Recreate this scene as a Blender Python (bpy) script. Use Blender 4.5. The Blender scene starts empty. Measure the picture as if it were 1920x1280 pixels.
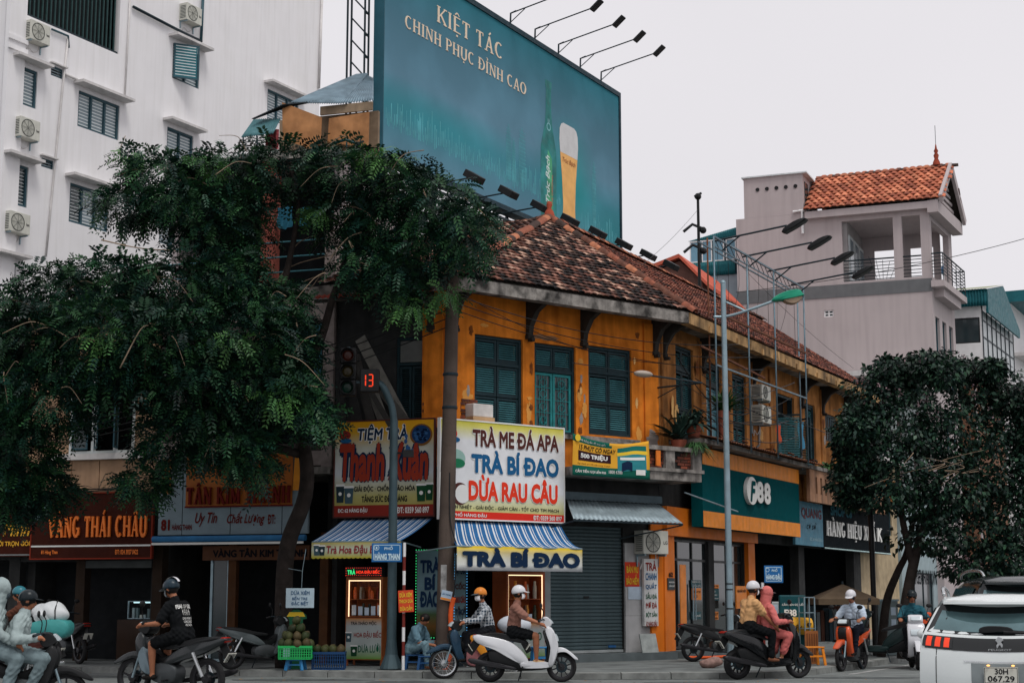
import bpy, bmesh, math, random
import numpy as np
from mathutils import Vector, Matrix
random.seed(7); np.random.seed(7)
SC = bpy.context.scene
COL = SC.collection
R = math.radians
# ------------------------------------------------------------------ camera
FPX = 3000.0                      # focal length in pixels of the 1920 px wide photograph
HORIZON = 1117.0
CAMZ = 1.6
PITCH = math.atan((HORIZON - 640) / FPX)
cam = bpy.data.cameras.new('camera'); camo = bpy.data.objects.new('camera', cam); COL.objects.link(camo)
cam.sensor_width = 36.0; cam.lens = FPX / 1920 * 36.0; cam.clip_start = 0.1; cam.clip_end = 3000
camo.location = (0, 0, CAMZ); camo.rotation_euler = (math.pi / 2 + PITCH, 0, 0)
SC.camera = camo
# ------------------------------------------------------------------ sky, sun, exposure (overcast)
SUN_EL, SUN_AZ = 62.0, 150.0      # azimuth clockwise from +Y: behind the camera, to the right
w = bpy.data.worlds.new('World'); SC.world = w; w.use_nodes = True
nt = w.node_tree; nt.nodes.clear()
wo = nt.nodes.new('ShaderNodeOutputWorld'); bg = nt.nodes.new('ShaderNodeBackground')
sky = nt.nodes.new('ShaderNodeTexSky'); sky.sky_type = 'NISHITA'; sky.sun_disc = False
sky.sun_elevation = R(SUN_EL); sky.sun_rotation = R(SUN_AZ); sky.air_density = 1.0; sky.dust_density = 3.0; sky.ozone_density = 1.0
bw = nt.nodes.new('ShaderNodeRGBToBW'); mx = nt.nodes.new('ShaderNodeMix'); mx.data_type = 'RGBA'
tc = nt.nodes.new('ShaderNodeTexCoord'); nz = nt.nodes.new('ShaderNodeTexNoise'); nz.inputs['Scale'].default_value = 2.2; nz.inputs['Detail'].default_value = 5
rp = nt.nodes.new('ShaderNodeMapRange'); rp.inputs[1].default_value = .3; rp.inputs[2].default_value = .7; rp.inputs[3].default_value = .97; rp.inputs[4].default_value = 1.03
cl = nt.nodes.new('ShaderNodeMix'); cl.data_type = 'RGBA'; cl.blend_type = 'MULTIPLY'; cl.inputs[0].default_value = 1.0
nt.links.new(sky.outputs[0], bw.inputs[0])
nt.links.new(bw.outputs[0], mx.inputs[6])
mx.inputs[7].default_value = (7.75, 7.55, 7.9, 1)      # an even layer of cloud over the sky
mx.inputs[0].default_value = 0.93
nt.links.new(tc.outputs['Generated'], nz.inputs['Vector']); nt.links.new(nz.outputs[0], rp.inputs[0])
nt.links.new(mx.outputs[2], cl.inputs[6]); nt.links.new(rp.outputs[0], cl.inputs[7])
nt.links.new(cl.outputs[2], bg.inputs[0]); nt.links.new(bg.outputs[0], wo.inputs[0])
bg.inputs[1].default_value = 0.1
sl = bpy.data.lights.new('sun', 'SUN'); slo = bpy.data.objects.new('sun', sl); COL.objects.link(slo)
sl.energy = 1.5; sl.angle = R(20); sl.color = (1.0, .97, .93)
_a, _e = R(SUN_AZ), R(SUN_EL)
slo.rotation_euler = Vector((math.sin(_a) * math.cos(_e), math.cos(_a) * math.cos(_e), math.sin(_e))).to_track_quat('Z', 'Y').to_euler()
SC.view_settings.view_transform = 'Standard'; SC.view_settings.look = 'None'; SC.view_settings.exposure = 0.12; SC.view_settings.gamma = 1.0
SC.view_settings.use_curve_mapping = False
SC.cycles.use_denoising = True; SC.cycles.max_bounces = 6
# ------------------------------------------------------------------ pixels to places
_cp, _sp = math.cos(PITCH), math.sin(PITCH)
def ray(px, py):
    u, v = (px - 960) / FPX, (640 - py) / FPX
    return Vector((u, _cp - v * _sp, _sp + v * _cp))
def at(px, py, Y):
    d = ray(px, py); t = Y / d.y
    return Vector((d.x * t, Y, CAMZ + d.z * t))
def ground(px, py, z=0.0):
    d = ray(px, py); t = (z - CAMZ) / d.z
    return Vector((d.x * t, d.y * t, z))
class Frame:
    """a vertical plane: x runs to the right along it, y into it, z up"""
    def __init__(s, o, deg):
        s.o = Vector((o[0], o[1], 0)); s.a = R(deg)
        s.dx = Vector((math.cos(s.a), math.sin(s.a), 0)); s.dy = Vector((-math.sin(s.a), math.cos(s.a), 0))
        s.M = Matrix.Translation(s.o) @ Matrix.Rotation(s.a, 4, 'Z')
    def sz(s, px, py, off=0.0):
        d = ray(px, py); o = s.o - s.dy * off
        t = (o - Vector((0, 0, CAMZ))).dot(s.dy) / d.dot(s.dy)
        p = Vector((0, 0, CAMZ)) + d * t
        return (p - s.o).dot(s.dx), p.z
    def R(s, l, r, t, b, x=None, off=0.0):
        x = (l + r) / 2 if x is None else x
        m = (t + b) / 2
        return s.sz(l, m if x != l else m, off)[0], s.sz(r, m, off)[0], s.sz(x, b, off)[1], s.sz(x, t, off)[1]
    def P(s, a, off=0.0, z=0.0):
        return s.o + s.dx * a - s.dy * off + Vector((0, 0, z))
# ------------------------------------------------------------------ materials
def lin(r, g, b):
    f = lambda c: (c / 255 / 12.92) if c / 255 <= .04045 else ((c / 255 + .055) / 1.055) ** 2.4
    return (f(r), f(g), f(b))
MATS = {}
def mat(name, col, rough=.75, metal=0., var=.18, scale=3., bump=.0, bscale=40., streak=0., dirt=0., dirtcol=(.02, .02, .02), emit=0., coat=0., spec=.22, vcol=False, dsc=.8):
    if name in MATS: return MATS[name]
    m = bpy.data.materials.new(name); m.use_nodes = True; MATS[name] = m
    n = m.node_tree.nodes; l = m.node_tree.links; b = n['Principled BSDF']
    b.inputs['Roughness'].default_value = rough; b.inputs['Metallic'].default_value = metal
    b.inputs['Specular IOR Level'].default_value = spec
    if coat: b.inputs['Coat Weight'].default_value = coat; b.inputs['Coat Roughness'].default_value = .08
    t = n.new('ShaderNodeTexCoord')
    def mixrgb(mode, f, a, c):
        x = n.new('ShaderNodeMix'); x.data_type = 'RGBA'; x.blend_type = mode
        for k, v in ((0, f), (6, a), (7, c)):
            if hasattr(v, 'links') or isinstance(v, bpy.types.NodeSocket): l.new(v, x.inputs[k])
            else: x.inputs[k].default_value = v if k == 0 else (*v, 1)
        return x.outputs[2]
    def noise(sc, det, mp=None):
        x = n.new('ShaderNodeTexNoise'); x.inputs['Scale'].default_value = sc; x.inputs['Detail'].default_value = det
        if mp:
            q = n.new('ShaderNodeMapping'); q.inputs['Scale'].default_value = mp; l.new(t.outputs['Object'], q.inputs[0]); l.new(q.outputs[0], x.inputs['Vector'])
        else: l.new(t.outputs['Object'], x.inputs['Vector'])
        return x.outputs[0]
    def ramp(s, a, b_, lo=0., hi=1.):
        x = n.new('ShaderNodeMapRange'); x.inputs[1].default_value = a; x.inputs[2].default_value = b_; x.inputs[3].default_value = lo; x.inputs[4].default_value = hi
        l.new(s, x.inputs[0]); return x.outputs[0]
    if vcol:
        vc = n.new('ShaderNodeVertexColor'); vc.layer_name = 'col'; c = vc.outputs[0]
    else:
        rgb = n.new('ShaderNodeRGB'); rgb.outputs[0].default_value = (*col, 1); c = rgb.outputs[0]
    if var:
        f = ramp(noise(scale, 6), .3, .7, 1 - var, 1 + var)
        c = mixrgb('MULTIPLY', 1.0, c, f)
    if streak:
        f = ramp(noise(1.0, 5, (4.5, 4.5, .3)), .45, .75, 0, streak)
        c = mixrgb('MIX', f, c, dirtcol)
    if dirt:
        f = ramp(noise(dsc, 8), .5, .68, 0, dirt)
        c = mixrgb('MIX', f, c, dirtcol)
    l.new(c, b.inputs['Base Color'])
    if bump:
        q = n.new('ShaderNodeBump'); q.inputs['Strength'].default_value = bump; q.inputs['Distance'].default_value = .02
        l.new(noise(bscale, 4), q.inputs['Height']); l.new(q.outputs[0], b.inputs['Normal'])
    if rough > .2 and var:
        l.new(ramp(noise(scale * 2.3, 3), .3, .7, max(.05, rough - .1), min(1, rough + .1)), b.inputs['Roughness'])
    if emit:
        b.inputs['Emission Color'].default_value = (*col, 1); b.inputs['Emission Strength'].default_value = emit
    return m
def S(name, r, g, b, **k): return mat(name, lin(r, g, b), **k)
# ------------------------------------------------------------------ objects
def setp(o, label=None, cat=None, group=None, kind=None):
    if label: o['label'] = label
    if cat: o['category'] = cat
    if group: o['group'] = group
    if kind: o['kind'] = kind
    return o
def empty(name, loc=(0, 0, 0), rz=0., label=None, cat=None, group=None, parent=None):
    o = bpy.data.objects.new(name, None); COL.objects.link(o); o.location = loc; o.rotation_euler = (0, 0, rz); o.empty_display_size = .1
    if parent: o.parent = parent
    return setp(o, label, cat, group)
def fthing(fr, name, label, cat, s=0., off=0., z=0., group=None):
    return empty(name, fr.P(s, off, z), fr.a, label, cat, group)
def link(name, me, parent=None, loc=None, T=None):
    o = bpy.data.objects.new(name, me); COL.objects.link(o)
    if isinstance(parent, tuple):                     # (thing, frame): the mesh is given in the frame's own axes
        o.parent = parent[0]; o.matrix_basis = parent[0].matrix_basis.inverted() @ parent[1].M @ (Matrix.Translation(T) if T else Matrix())
    elif parent: o.parent = parent
    if loc: o.location = loc
    return o
class MB:
    def __init__(s): s.v = []; s.f = []; s.m = []; s.cm = 0
    def add(s, vs, fs):
        b = len(s.v); s.v += [tuple(p) for p in vs]; s.f += [tuple(b + i for i in f) for f in fs]; s.m += [s.cm] * len(fs); return s
    def mi(s, i): s.cm = i; return s
    def box(s, x0, x1, y0, y1, z0, z1):
        return s.add([(x0, y0, z0), (x1, y0, z0), (x1, y1, z0), (x0, y1, z0), (x0, y0, z1), (x1, y0, z1), (x1, y1, z1), (x0, y1, z1)],
                     [(3, 2, 1, 0), (4, 5, 6, 7), (0, 1, 5, 4), (1, 2, 6, 5), (2, 3, 7, 6), (3, 0, 4, 7)])
    def beam(s, p, q, a, b=None, up=(0, 0, 1)):
        p, q = Vector(p), Vector(q); b = b or a; d = (q - p).normalized(); u = Vector(up)
        if abs(d.dot(u)) > .98: u = Vector((0, 1, 0))
        x = d.cross(u).normalized(); y = x.cross(d).normalized()
        vs = [c + x * i * a / 2 + y * j * b / 2 for c in (p, q) for i, j in ((-1, -1), (1, -1), (1, 1), (-1, 1))]
        return s.add(vs, [(0, 1, 2, 3), (7, 6, 5, 4), (0, 4, 5, 1), (1, 5, 6, 2), (2, 6, 7, 3), (3, 7, 4, 0)])
    def tube(s, pts, r, n=8, cap=True):
        pts = [Vector(p) for p in pts]; k = len(pts); rs = [r] * k if not hasattr(r, '__len__') else r
        vs = []; ref = None
        for i, p in enumerate(pts):
            d = (pts[min(i + 1, k - 1)] - pts[max(i - 1, 0)]).normalized()
            if ref is None: ref = Vector((0, 0, 1)) if abs(d.z) < .9 else Vector((1, 0, 0))
            x = (ref - d * ref.dot(d)).normalized(); y = d.cross(x); ref = x
            vs += [p + (x * math.cos(2 * math.pi * j / n) + y * math.sin(2 * math.pi * j / n)) * rs[i] for j in range(n)]
        fs = [(i * n + j, i * n + (j + 1) % n, (i + 1) * n + (j + 1) % n, (i + 1) * n + j) for i in range(k - 1) for j in range(n)]
        if cap: fs += [tuple(range(n))[::-1], tuple((k - 1) * n + j for j in range(n))]
        return s.add(vs, fs)
    def cyl(s, p, q, r0, r1=None, n=12): return s.tube([p, q], [r0, r0 if r1 is None else r1], n)
    def prism(s, poly, y0, y1, ax='y'):
        k = len(poly)
        if ax == 'y': vs = [(x, y0, z) for x, z in poly] + [(x, y1, z) for x, z in poly]
        elif ax == 'z': vs = [(x, z, y0) for x, z in poly] + [(x, z, y1) for x, z in poly]
        else: vs = [(y0, x, z) for x, z in poly] + [(y1, x, z) for x, z in poly]
        fs = [tuple(range(k)), tuple(range(2 * k - 1, k - 1, -1))] + [(i, k + i, k + (i + 1) % k, (i + 1) % k) for i in range(k)]
        return s.add(vs, fs)
    def lathe(s, prof, n=16, M=None, arc=1.0):
        M = M or Matrix(); k = len(prof); full = arc >= 1; nn = n if full else n + 1
        vs = [M @ Vector((r * math.cos(2 * math.pi * arc * j / n), r * math.sin(2 * math.pi * arc * j / n), z)) for r, z in prof for j in range(nn)]
        fs = [(i * nn + j, i * nn + (j + 1) % nn, (i + 1) * nn + (j + 1) % nn, (i + 1) * nn + j) for i in range(k - 1) for j in range(n)]
        return s.add(vs, fs)
    def ball(s, c, rx, ry=None, rz=None, n=12, m=8, M=None):
        ry = ry or rx; rz = rz or rx; T = Matrix.Translation(c) @ (M or Matrix())
        vs = [T @ Vector((rx * math.sin(math.pi * i / m) * math.cos(2 * math.pi * j / n), ry * math.sin(math.pi * i / m) * math.sin(2 * math.pi * j / n), rz * math.cos(math.pi * i / m))) for i in range(m + 1) for j in range(n)]
        return s.add(vs, [(i * n + j, (i + 1) * n + j, (i + 1) * n + (j + 1) % n, i * n + (j + 1) % n) for i in range(m) for j in range(n)])
    def panel(s, outl, w, y=0., sub=3, rings=((1.0, .0), (1.0, .6), (.965, .88), (.86, 1.0))):
        """rounded solid from a side outline (x, z), thickness w about y"""
        P = smooth(outl, sub); k = len(P); cx = sum(p[0] for p in P) / k; cz = sum(p[1] for p in P) / k
        seq = [(a, -b) for a, b in rings[::-1]] + [(a, b) for a, b in rings[1:]]
        vs = [(cx + (p[0] - cx) * a, y + b * w / 2, cz + (p[1] - cz) * a) for a, b in seq for p in P]
        fs = [(i * k + j, i * k + (j + 1) % k, (i + 1) * k + (j + 1) % k, (i + 1) * k + j) for i in range(len(seq) - 1) for j in range(k)]
        b0 = len(vs); vs += [(cx, y - w / 2, cz), (cx, y + w / 2, cz)]
        fs += [(b0, (j + 1) % k, j) for j in range(k)] + [(b0 + 1, (len(seq) - 1) * k + j, (len(seq) - 1) * k + (j + 1) % k) for j in range(k)]
        return s.add(vs, fs)
    def sheet(s, rows):
        """a grid of points"""
        n = len(rows[0]); return s.add([p for r in rows for p in r], [(i * n + j, i * n + j + 1, (i + 1) * n + j + 1, (i + 1) * n + j) for i in range(len(rows) - 1) for j in range(n - 1)])
    def mesh(s, name, mats, sm=False, fix=True):
        me = bpy.data.meshes.new(name); me.from_pydata(s.v, [], s.f)
        for m in (mats if isinstance(mats, (list, tuple)) else [mats]): me.materials.append(m)
        if any(s.m): me.polygons.foreach_set('material_index', s.m)
        if fix:
            b = bmesh.new(); b.from_mesh(me)
            if getattr(s, 'w', 0): bmesh.ops.remove_doubles(b, verts=b.verts, dist=s.w)
            bmesh.ops.recalc_face_normals(b, faces=b.faces); b.to_mesh(me); b.free()
        if sm:
            me.polygons.foreach_set('use_smooth', [True] * len(me.polygons))
            if sm is not True: me.set_sharp_from_angle(angle=R(sm))
        me.update(); return me
    def weld(s, d=1e-4):
        s.w = d; return s
    def build(s, name, mats, parent=None, sm=False, bev=0., fix=True):
        o = link(name, s.mesh(name, mats, sm, fix), parent)
        if bev:
            q = o.modifiers.new('bevel', 'BEVEL'); q.width = bev; q.segments = 2; q.limit_method = 'ANGLE'
        return o
def smooth(P, sub):
    if sub < 2: return list(P)
    k = len(P); out = []
    for i in range(k):
        p0, p1, p2, p3 = P[i - 1], P[i], P[(i + 1) % k], P[(i + 2) % k]
        for j in range(sub):
            t = j / sub; t2 = t * t; t3 = t2 * t
            out.append(tuple(.5 * (2 * b + (c - a) * t + (2 * a - 5 * b + 4 * c - d) * t2 + (3 * b - a - 3 * c + d) * t3) for a, b, c, d in zip(p0, p1, p2, p3)))
    return out
def spline(P, sub=6):
    Q = [Vector(p) for p in P]; out = []
    for i in range(len(Q) - 1):
        a, b, c, d = Q[max(i - 1, 0)], Q[i], Q[i + 1], Q[min(i + 2, len(Q) - 1)]
        for j in range(sub):
            t = j / sub; out.append(.5 * (2 * b + (c - a) * t + (2 * a - 5 * b + 4 * c - d) * t ** 2 + (3 * b - a - 3 * c + d) * t ** 3))
    return out + [Q[-1]]
def bx(name, m, parent, x0, x1, y0, y1, z0, z1, bev=0.):
    return MB().box(x0, x1, y0, y1, z0, z1).build(name, m, parent, bev=bev)
def wall(name, m, parent, s0, s1, z0, z1, y0, y1, holes=()):
    """a wall slab between y0 and y1 with rectangular openings (s0,s1,z0,z1)"""
    xs = sorted({s0, s1, *[h[0] for h in holes], *[h[1] for h in holes]}); zs = sorted({z0, z1, *[h[2] for h in holes], *[h[3] for h in holes]})
    xs = [x for x in xs if s0 <= x <= s1]; zs = [z for z in zs if z0 <= z <= z1]
    nx, nz_ = len(xs) - 1, len(zs) - 1
    sol = [[not any(h[0] - 1e-6 <= (xs[i] + xs[i + 1]) / 2 <= h[1] + 1e-6 and h[2] - 1e-6 <= (zs[j] + zs[j + 1]) / 2 <= h[3] + 1e-6 for h in holes) for j in range(nz_)] for i in range(nx)]
    g = lambda i, j: 0 <= i < nx and 0 <= j < nz_ and sol[i][j]
    b = MB()
    for i in range(nx):
        for j in range(nz_):
            if not sol[i][j]: continue
            x0, x1, a, c = xs[i], xs[i + 1], zs[j], zs[j + 1]
            b.add([(x0, y0, a), (x1, y0, a), (x1, y0, c), (x0, y0, c)], [(0, 1, 2, 3)]); b.add([(x0, y1, a), (x1, y1, a), (x1, y1, c), (x0, y1, c)], [(3, 2, 1, 0)])
            if not g(i - 1, j): b.add([(x0, y0, a), (x0, y0, c), (x0, y1, c), (x0, y1, a)], [(0, 1, 2, 3)])
            if not g(i + 1, j): b.add([(x1, y0, a), (x1, y1, a), (x1, y1, c), (x1, y0, c)], [(0, 1, 2, 3)])
            if not g(i, j - 1): b.add([(x0, y0, a), (x0, y1, a), (x1, y1, a), (x1, y0, a)], [(0, 1, 2, 3)])
            if not g(i, j + 1): b.add([(x0, y0, c), (x1, y0, c), (x1, y1, c), (x0, y1, c)], [(0, 1, 2, 3)])
    return b.build(name, m, parent, fix=False)
def copy_tree(o, parent=None):
    c = o.copy(); COL.objects.link(c); c.parent = parent
    for ch in [x for x in o.children]: copy_tree(ch, c)
    return c
# ------------------------------------------------------------------ lettering
def text(parent, body, m, rect, y, depth=.006, bold=.0, shear=0., name='lettering', arc=0., skew=0.):
    """letters fitted into rect (x0,x1,z0,z1) on the plane y (facing -y)"""
    c = bpy.data.curves.new('t', 'FONT'); c.body = body.replace('Đ', chr(208)); c.size = 1; c.resolution_u = 3; c.shear = shear; c.align_x = 'CENTER'
    o = bpy.data.objects.new('t', c); me = bpy.data.meshes.new_from_object(o); bpy.data.objects.remove(o); bpy.data.curves.remove(c)
    n = len(me.vertices); a = np.empty(n * 3, 'f'); me.vertices.foreach_get('co', a); a = a.reshape(-1, 3)
    F = [tuple(p.vertices) for p in me.polygons]; bpy.data.meshes.remove(me)
    k8 = 4 if bold < .04 else 8; sh = [(0, 0)] + ([(bold * math.cos(2 * math.pi * k / k8), bold * math.sin(2 * math.pi * k / k8)) for k in range(k8)] if bold else [])
    A = np.concatenate([a + np.array((dx, dz, 0)) for dx, dz in sh]); lay = np.repeat(np.arange(len(sh)), n); F = [tuple(i + n * k for i in f) for k in range(len(sh)) for f in F]
    lo, hi = A.min(0), A.max(0); x0, x1, z0, z1 = rect
    u = (A[:, 0] - lo[0]) / (hi[0] - lo[0]); t = (A[:, 1] - lo[1]) / (hi[1] - lo[1])
    out = np.stack([x0 + u * (x1 - x0), y - depth - lay * .0004, z0 + t * (z1 - z0) + arc * (1 - (2 * u - 1) ** 2) + skew * u], 1)
    me = bpy.data.meshes.new(name); me.from_pydata(out.tolist(), [], F); me.materials.append(m); me.update()
    return link(name, me, parent)
# upright serif capitals drawn as strokes: thick stems, thin bars, slab serifs; unit height 1
_SER = {'K': (.78, [('v', .14), ('d', .22, .42, .68, 1, .07), ('d', .33, .52, .72, 0, .13)], [(.14, 0), (.14, 1), (.68, 1), (.68, 0)]), 'I': (.36, [('v', .18)], [(.18, 0), (.18, 1)]),
 'E': (.66, [('v', .14), ('h', .1, .6, .96), ('h', .1, .5, .5), ('h', .1, .62, .04)], [(.14, 0), (.14, 1)]), 'T': (.68, [('v', .34), ('h', .04, .64, .96), ('d', .06, .98, .06, .78, .05), ('d', .62, .98, .62, .78, .05)], [(.34, 0)]),
 'A': (.8, [('d', .12, 0, .4, 1, .07), ('d', .4, 1, .66, 0, .14), ('h', .22, .56, .32)], [(.12, 0), (.66, 0)]), 'C': (.74, [('o', .4, .3, 50, 310)], []), 'H': (.82, [('v', .15), ('v', .67), ('h', .15, .67, .5)], [(.15, 0), (.15, 1), (.67, 0), (.67, 1)]),
 'N': (.84, [('v2', .14), ('v2', .7), ('d', .12, 1, .7, 0, .14)], [(.14, 0), (.12, 1), (.7, 1)]), 'P': (.68, [('v', .14), ('b', .14, .6, .44, 1)], [(.14, 0), (.14, 1)]), 'U': (.8, [('v3', .14), ('v3', .66), ('u', .4, .26)], [(.14, 1), (.66, 1)]),
 'D': (.8, [('v', .14), ('b', .14, .72, 0, 1)], [(.14, 0), (.14, 1)]), 'O': (.8, [('o', .4, .32, 0, 360)], []), 'V': (.8, [('d', .12, 1, .4, 0, .14), ('d', .4, 0, .68, 1, .07)], [(.12, 1), (.68, 1)]),
 'G': (.8, [('o', .4, .3, 50, 330), ('h', .44, .74, .42), ('d', .66, .42, .66, .1, .12)], []), 'X': (.78, [('d', .12, 1, .66, 0, .14), ('d', .12, 0, .66, 1, .07)], [(.12, 0), (.12, 1), (.66, 0), (.66, 1)])}
_SER['M'] = (.95, [('v2', .14), ('v', .8), ('d', .12, 1, .47, .1, .13), ('d', .47, .1, .8, 1, .07)], [(.14, 0), (.14, 1), (.8, 0), (.8, 1)])
_DIA = {'À': 'A`', 'Á': "A'", 'Â': 'A^', 'Ấ': "A^'", 'Ệ': 'E^.', 'Ụ': 'U.', 'Ỉ': 'I?', 'Đ': 'D-', 'Ư': 'U'}
def serif(parent, body, m, rect, y, depth=.02, fat=1.0, name='lettering'):
    quads = []; x = 0.
    def q(p, r, wd):
        p, r = Vector(p), Vector(r); d = (r - p).normalized(); nn = Vector((-d.y, d.x)) * wd / 2; quads.append((p + nn, r + nn, r - nn, p - nn))
    for ch in body:
        if ch == ' ': x += .42; continue
        full = _DIA.get(ch, ch); base = full[0]; wd, st, sf = _SER[base]
        ins = []
        n0 = len(quads)
        for t in st:
            if t[0] in ('v', 'v2', 'v3'): q((t[1], 0 if t[0] != 'v3' else .25), (t[1], 1), (.15 if t[0] != 'v2' else .07) * fat)
            elif t[0] == 'h': q((t[1], t[3]), (t[2], t[3]), .07 * fat)
            elif t[0] == 'd': q((t[1], t[2]), (t[3], t[4]), t[5] * fat)
            elif t[0] == 'u':
                for k in range(10):
                    a, b = math.pi + math.pi * k / 10, math.pi + math.pi * (k + 1) / 10
                    q((t[1] + t[2] * math.cos(a), .27 + .24 * math.sin(a)), (t[1] + t[2] * math.cos(b), .27 + .24 * math.sin(b)), .12 * fat)
            elif t[0] == 'b':
                for k in range(12):
                    a, b = -math.pi / 2 + math.pi * k / 12, -math.pi / 2 + math.pi * (k + 1) / 12
                    cx = t[1] + .12; rx = t[2] - cx; cz = (t[3] + t[4]) / 2; rz = (t[4] - t[3]) / 2 - .035
                    q((cx + rx * math.cos(a), cz + rz * math.sin(a)), (cx + rx * math.cos(b), cz + rz * math.sin(b)), (.07 + .08 * math.cos((a + b) / 2) ** 2) * fat)
                q((t[1], t[3] + .035), (t[1] + .13, t[3] + .035), .07 * fat); q((t[1], t[4] - .035), (t[1] + .13, t[4] - .035), .07 * fat)
            elif t[0] == 'o':
                for k in range(20):
                    a, b = R(t[3] + (t[4] - t[3]) * k / 20), R(t[3] + (t[4] - t[3]) * (k + 1) / 20)
                    q((t[1] + t[2] * math.cos(a), .5 + .47 * math.sin(a)), (t[1] + t[2] * math.cos(b), .5 + .47 * math.sin(b)), (.07 + .09 * abs(math.cos((a + b) / 2))) * fat)
        for sx, szz in sf: q((sx - .13, abs(szz - .03)), (sx + .13, abs(szz - .03)), .065)
        cx = wd / 2
        for dch in full[1:]:
            if dch == '`': q((cx - .13, 1.28), (cx + .03, 1.1), .09)
            elif dch == "'": o = .13 if '^' in full else 0; q((cx - .03 + o, 1.1 + o), (cx + .13 + o, 1.28 + o), .09)
            elif dch == '^': q((cx - .17, 1.09), (cx, 1.25), .07); q((cx, 1.25), (cx + .17, 1.09), .07)
            elif dch == '.': q((cx - .06, -.18), (cx + .06, -.18), .12)
            elif dch == '?': q((cx - .05, 1.3), (cx + .08, 1.22), .07); q((cx + .08, 1.22), (cx, 1.08), .07)
            elif dch == '-': q((.0, .5), (.36, .5), .07)
        for k in range(n0, len(quads)): quads[k] = tuple(p + Vector((x, 0)) for p in quads[k])
        x += wd + .1
    x0, x1, z0, z1 = rect; W = x - .1; b = MB()
    for k, qd in enumerate(quads):
        e = depth + .0006 * (k % 5)
        f = [(x0 + p.x / W * (x1 - x0), z0 + p.y * (z1 - z0)) for p in qd]
        b.add([(p[0], y - e, p[1]) for p in f] + [(p[0], y, p[1]) for p in f], [(0, 1, 2, 3), (0, 4, 5, 1), (1, 5, 6, 2), (2, 6, 7, 3), (3, 7, 4, 0)])
    return b.build(name, m, parent)
# ================================================================== frames of the facades
C0 = at(838, HORIZON, 34.9); FL = Frame(C0, -18); FF = Frame(C0, 39)
_t = FF.sz(1240, HORIZON)[0]; LFF = _t
C1 = FF.P(_t); FR = Frame(C1, 63)
FH = Frame(at(0, HORIZON, 55), 62)
FB = Frame(at(717, 288, 40), 61)
FG = Frame(at(1750, 600, 65.8), -22); FGF = Frame(at(1750, 600, 65.8), 63)
# ------------------------------------------------------------------ shared materials
ASPH = mat('asphalt', (.165, .18, .176), .9, var=.22, scale=1.2, bump=.5, bscale=90, dirt=.35, dirtcol=(.095, .108, .108))
PAVE = mat('paving', (.15, .165, .162), .9, var=.25, scale=2, bump=.3, dirt=.5, dirtcol=(.035, .04, .04))
KERB = mat('kerb_stone', (.2, .21, .2), .85, var=.3, scale=4, bump=.3, dirt=.5, dirtcol=(.06, .07, .07))
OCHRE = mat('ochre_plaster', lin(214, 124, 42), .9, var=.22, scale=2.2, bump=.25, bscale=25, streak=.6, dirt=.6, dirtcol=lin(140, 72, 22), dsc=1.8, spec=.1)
OCHREP = mat('pale_ochre_plaster', lin(172, 116, 66), .9, var=.25, scale=2.2, bump=.25, bscale=25, streak=.55, dirt=.65, dirtcol=lin(70, 46, 28), dsc=1.4, spec=.08)
ORANGEP = mat('orange_paint', lin(212, 112, 24), .6, var=.1, scale=2, streak=.12, dirtcol=lin(110, 60, 20))
SHUT = mat('shutter_paint', lin(66, 116, 122), .6, var=.2, scale=5, dirt=.3, dirtcol=lin(30, 55, 60))
SHUTD = mat('shutter_frame_paint', lin(24, 46, 52), .6, var=.2, scale=5)
TURQ = mat('turquoise_paint', lin(38, 128, 130), .55, var=.2, scale=6, dirt=.3, dirtcol=lin(22, 70, 74))
DARK = mat('interior_shade', (.012, .014, .016), .9, var=.2)  # near-black colour stands in for the shade inside rooms and shops
SOOT_SHADE = mat('sooty_shaded_plaster', (.032, .033, .033), .95, var=.35, scale=2, streak=.5, dirtcol=(.012, .012, .012), bump=.3)  # soot, plus the shade of soffits and shop interiors put into the colour
OLDC = mat('weathered_concrete', (.26, .24, .22), .9, var=.4, scale=5, bump=.5, bscale=20, streak=.6, dirt=.92, dirtcol=(.018, .017, .016), dsc=2.6)
WOODD = mat('dark_wood', (.03, .026, .022), .8, var=.3, scale=4, bump=.2)
HOTEL = mat('white_render', (.80, .79, .80), .9, var=.05, scale=.5, bump=.15, bscale=60, streak=.3, dirt=.25, dirtcol=(.56, .55, .53), dsc=.5)
SLAB = mat('pale_concrete', (.6, .58, .57), .9, var=.12, streak=.3, dirtcol=(.3, .3, .29))
BLUEF = mat('blue_grey_frame', lin(48, 78, 88), .5, var=.12)
GLASSD = mat('dark_glass', (.03, .045, .05), .08, var=.1, spec=.5)
GLASSP = mat('pale_glass', lin(116, 134, 142), .15, var=.1, spec=.5)
LOUV = mat('white_louvre', lin(215, 222, 222), .6, var=.05)
GREYW = mat('grey_render', lin(178, 168, 168), .9, var=.06, scale=.6, bump=.15, bscale=50, streak=.3, dirt=.2, dirtcol=lin(140, 132, 132), dsc=.6)
GREYB = mat('grey_band', lin(104, 106, 108), .9, var=.08, streak=.2, dirtcol=lin(70, 70, 72))
STEEL = mat('galvanised_steel', lin(140, 160, 168), .45, .6, var=.15, dirt=.3, dirtcol=lin(90, 80, 72))
STEELD = mat('dark_steel', lin(38, 50, 56), .5, .4, var=.2)
RUST = mat('rusty_steel', lin(104, 66, 48), .85, .2, var=.35, scale=6, bump=.2)
TEAL = mat('teal_sheet', lin(30, 96, 104), .5, .2, var=.15, streak=.2, dirtcol=lin(16, 50, 54))
BLK = mat('black_plastic', (.012, .013, .014), .45, var=.15)
WHT = mat('white_paint', (.75, .75, .75), .6, var=.06)
TILEV = mat('roof_tile', (.3, .12, .07), .85, var=.3, scale=12, bump=.3, bscale=60, vcol=True)
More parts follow.
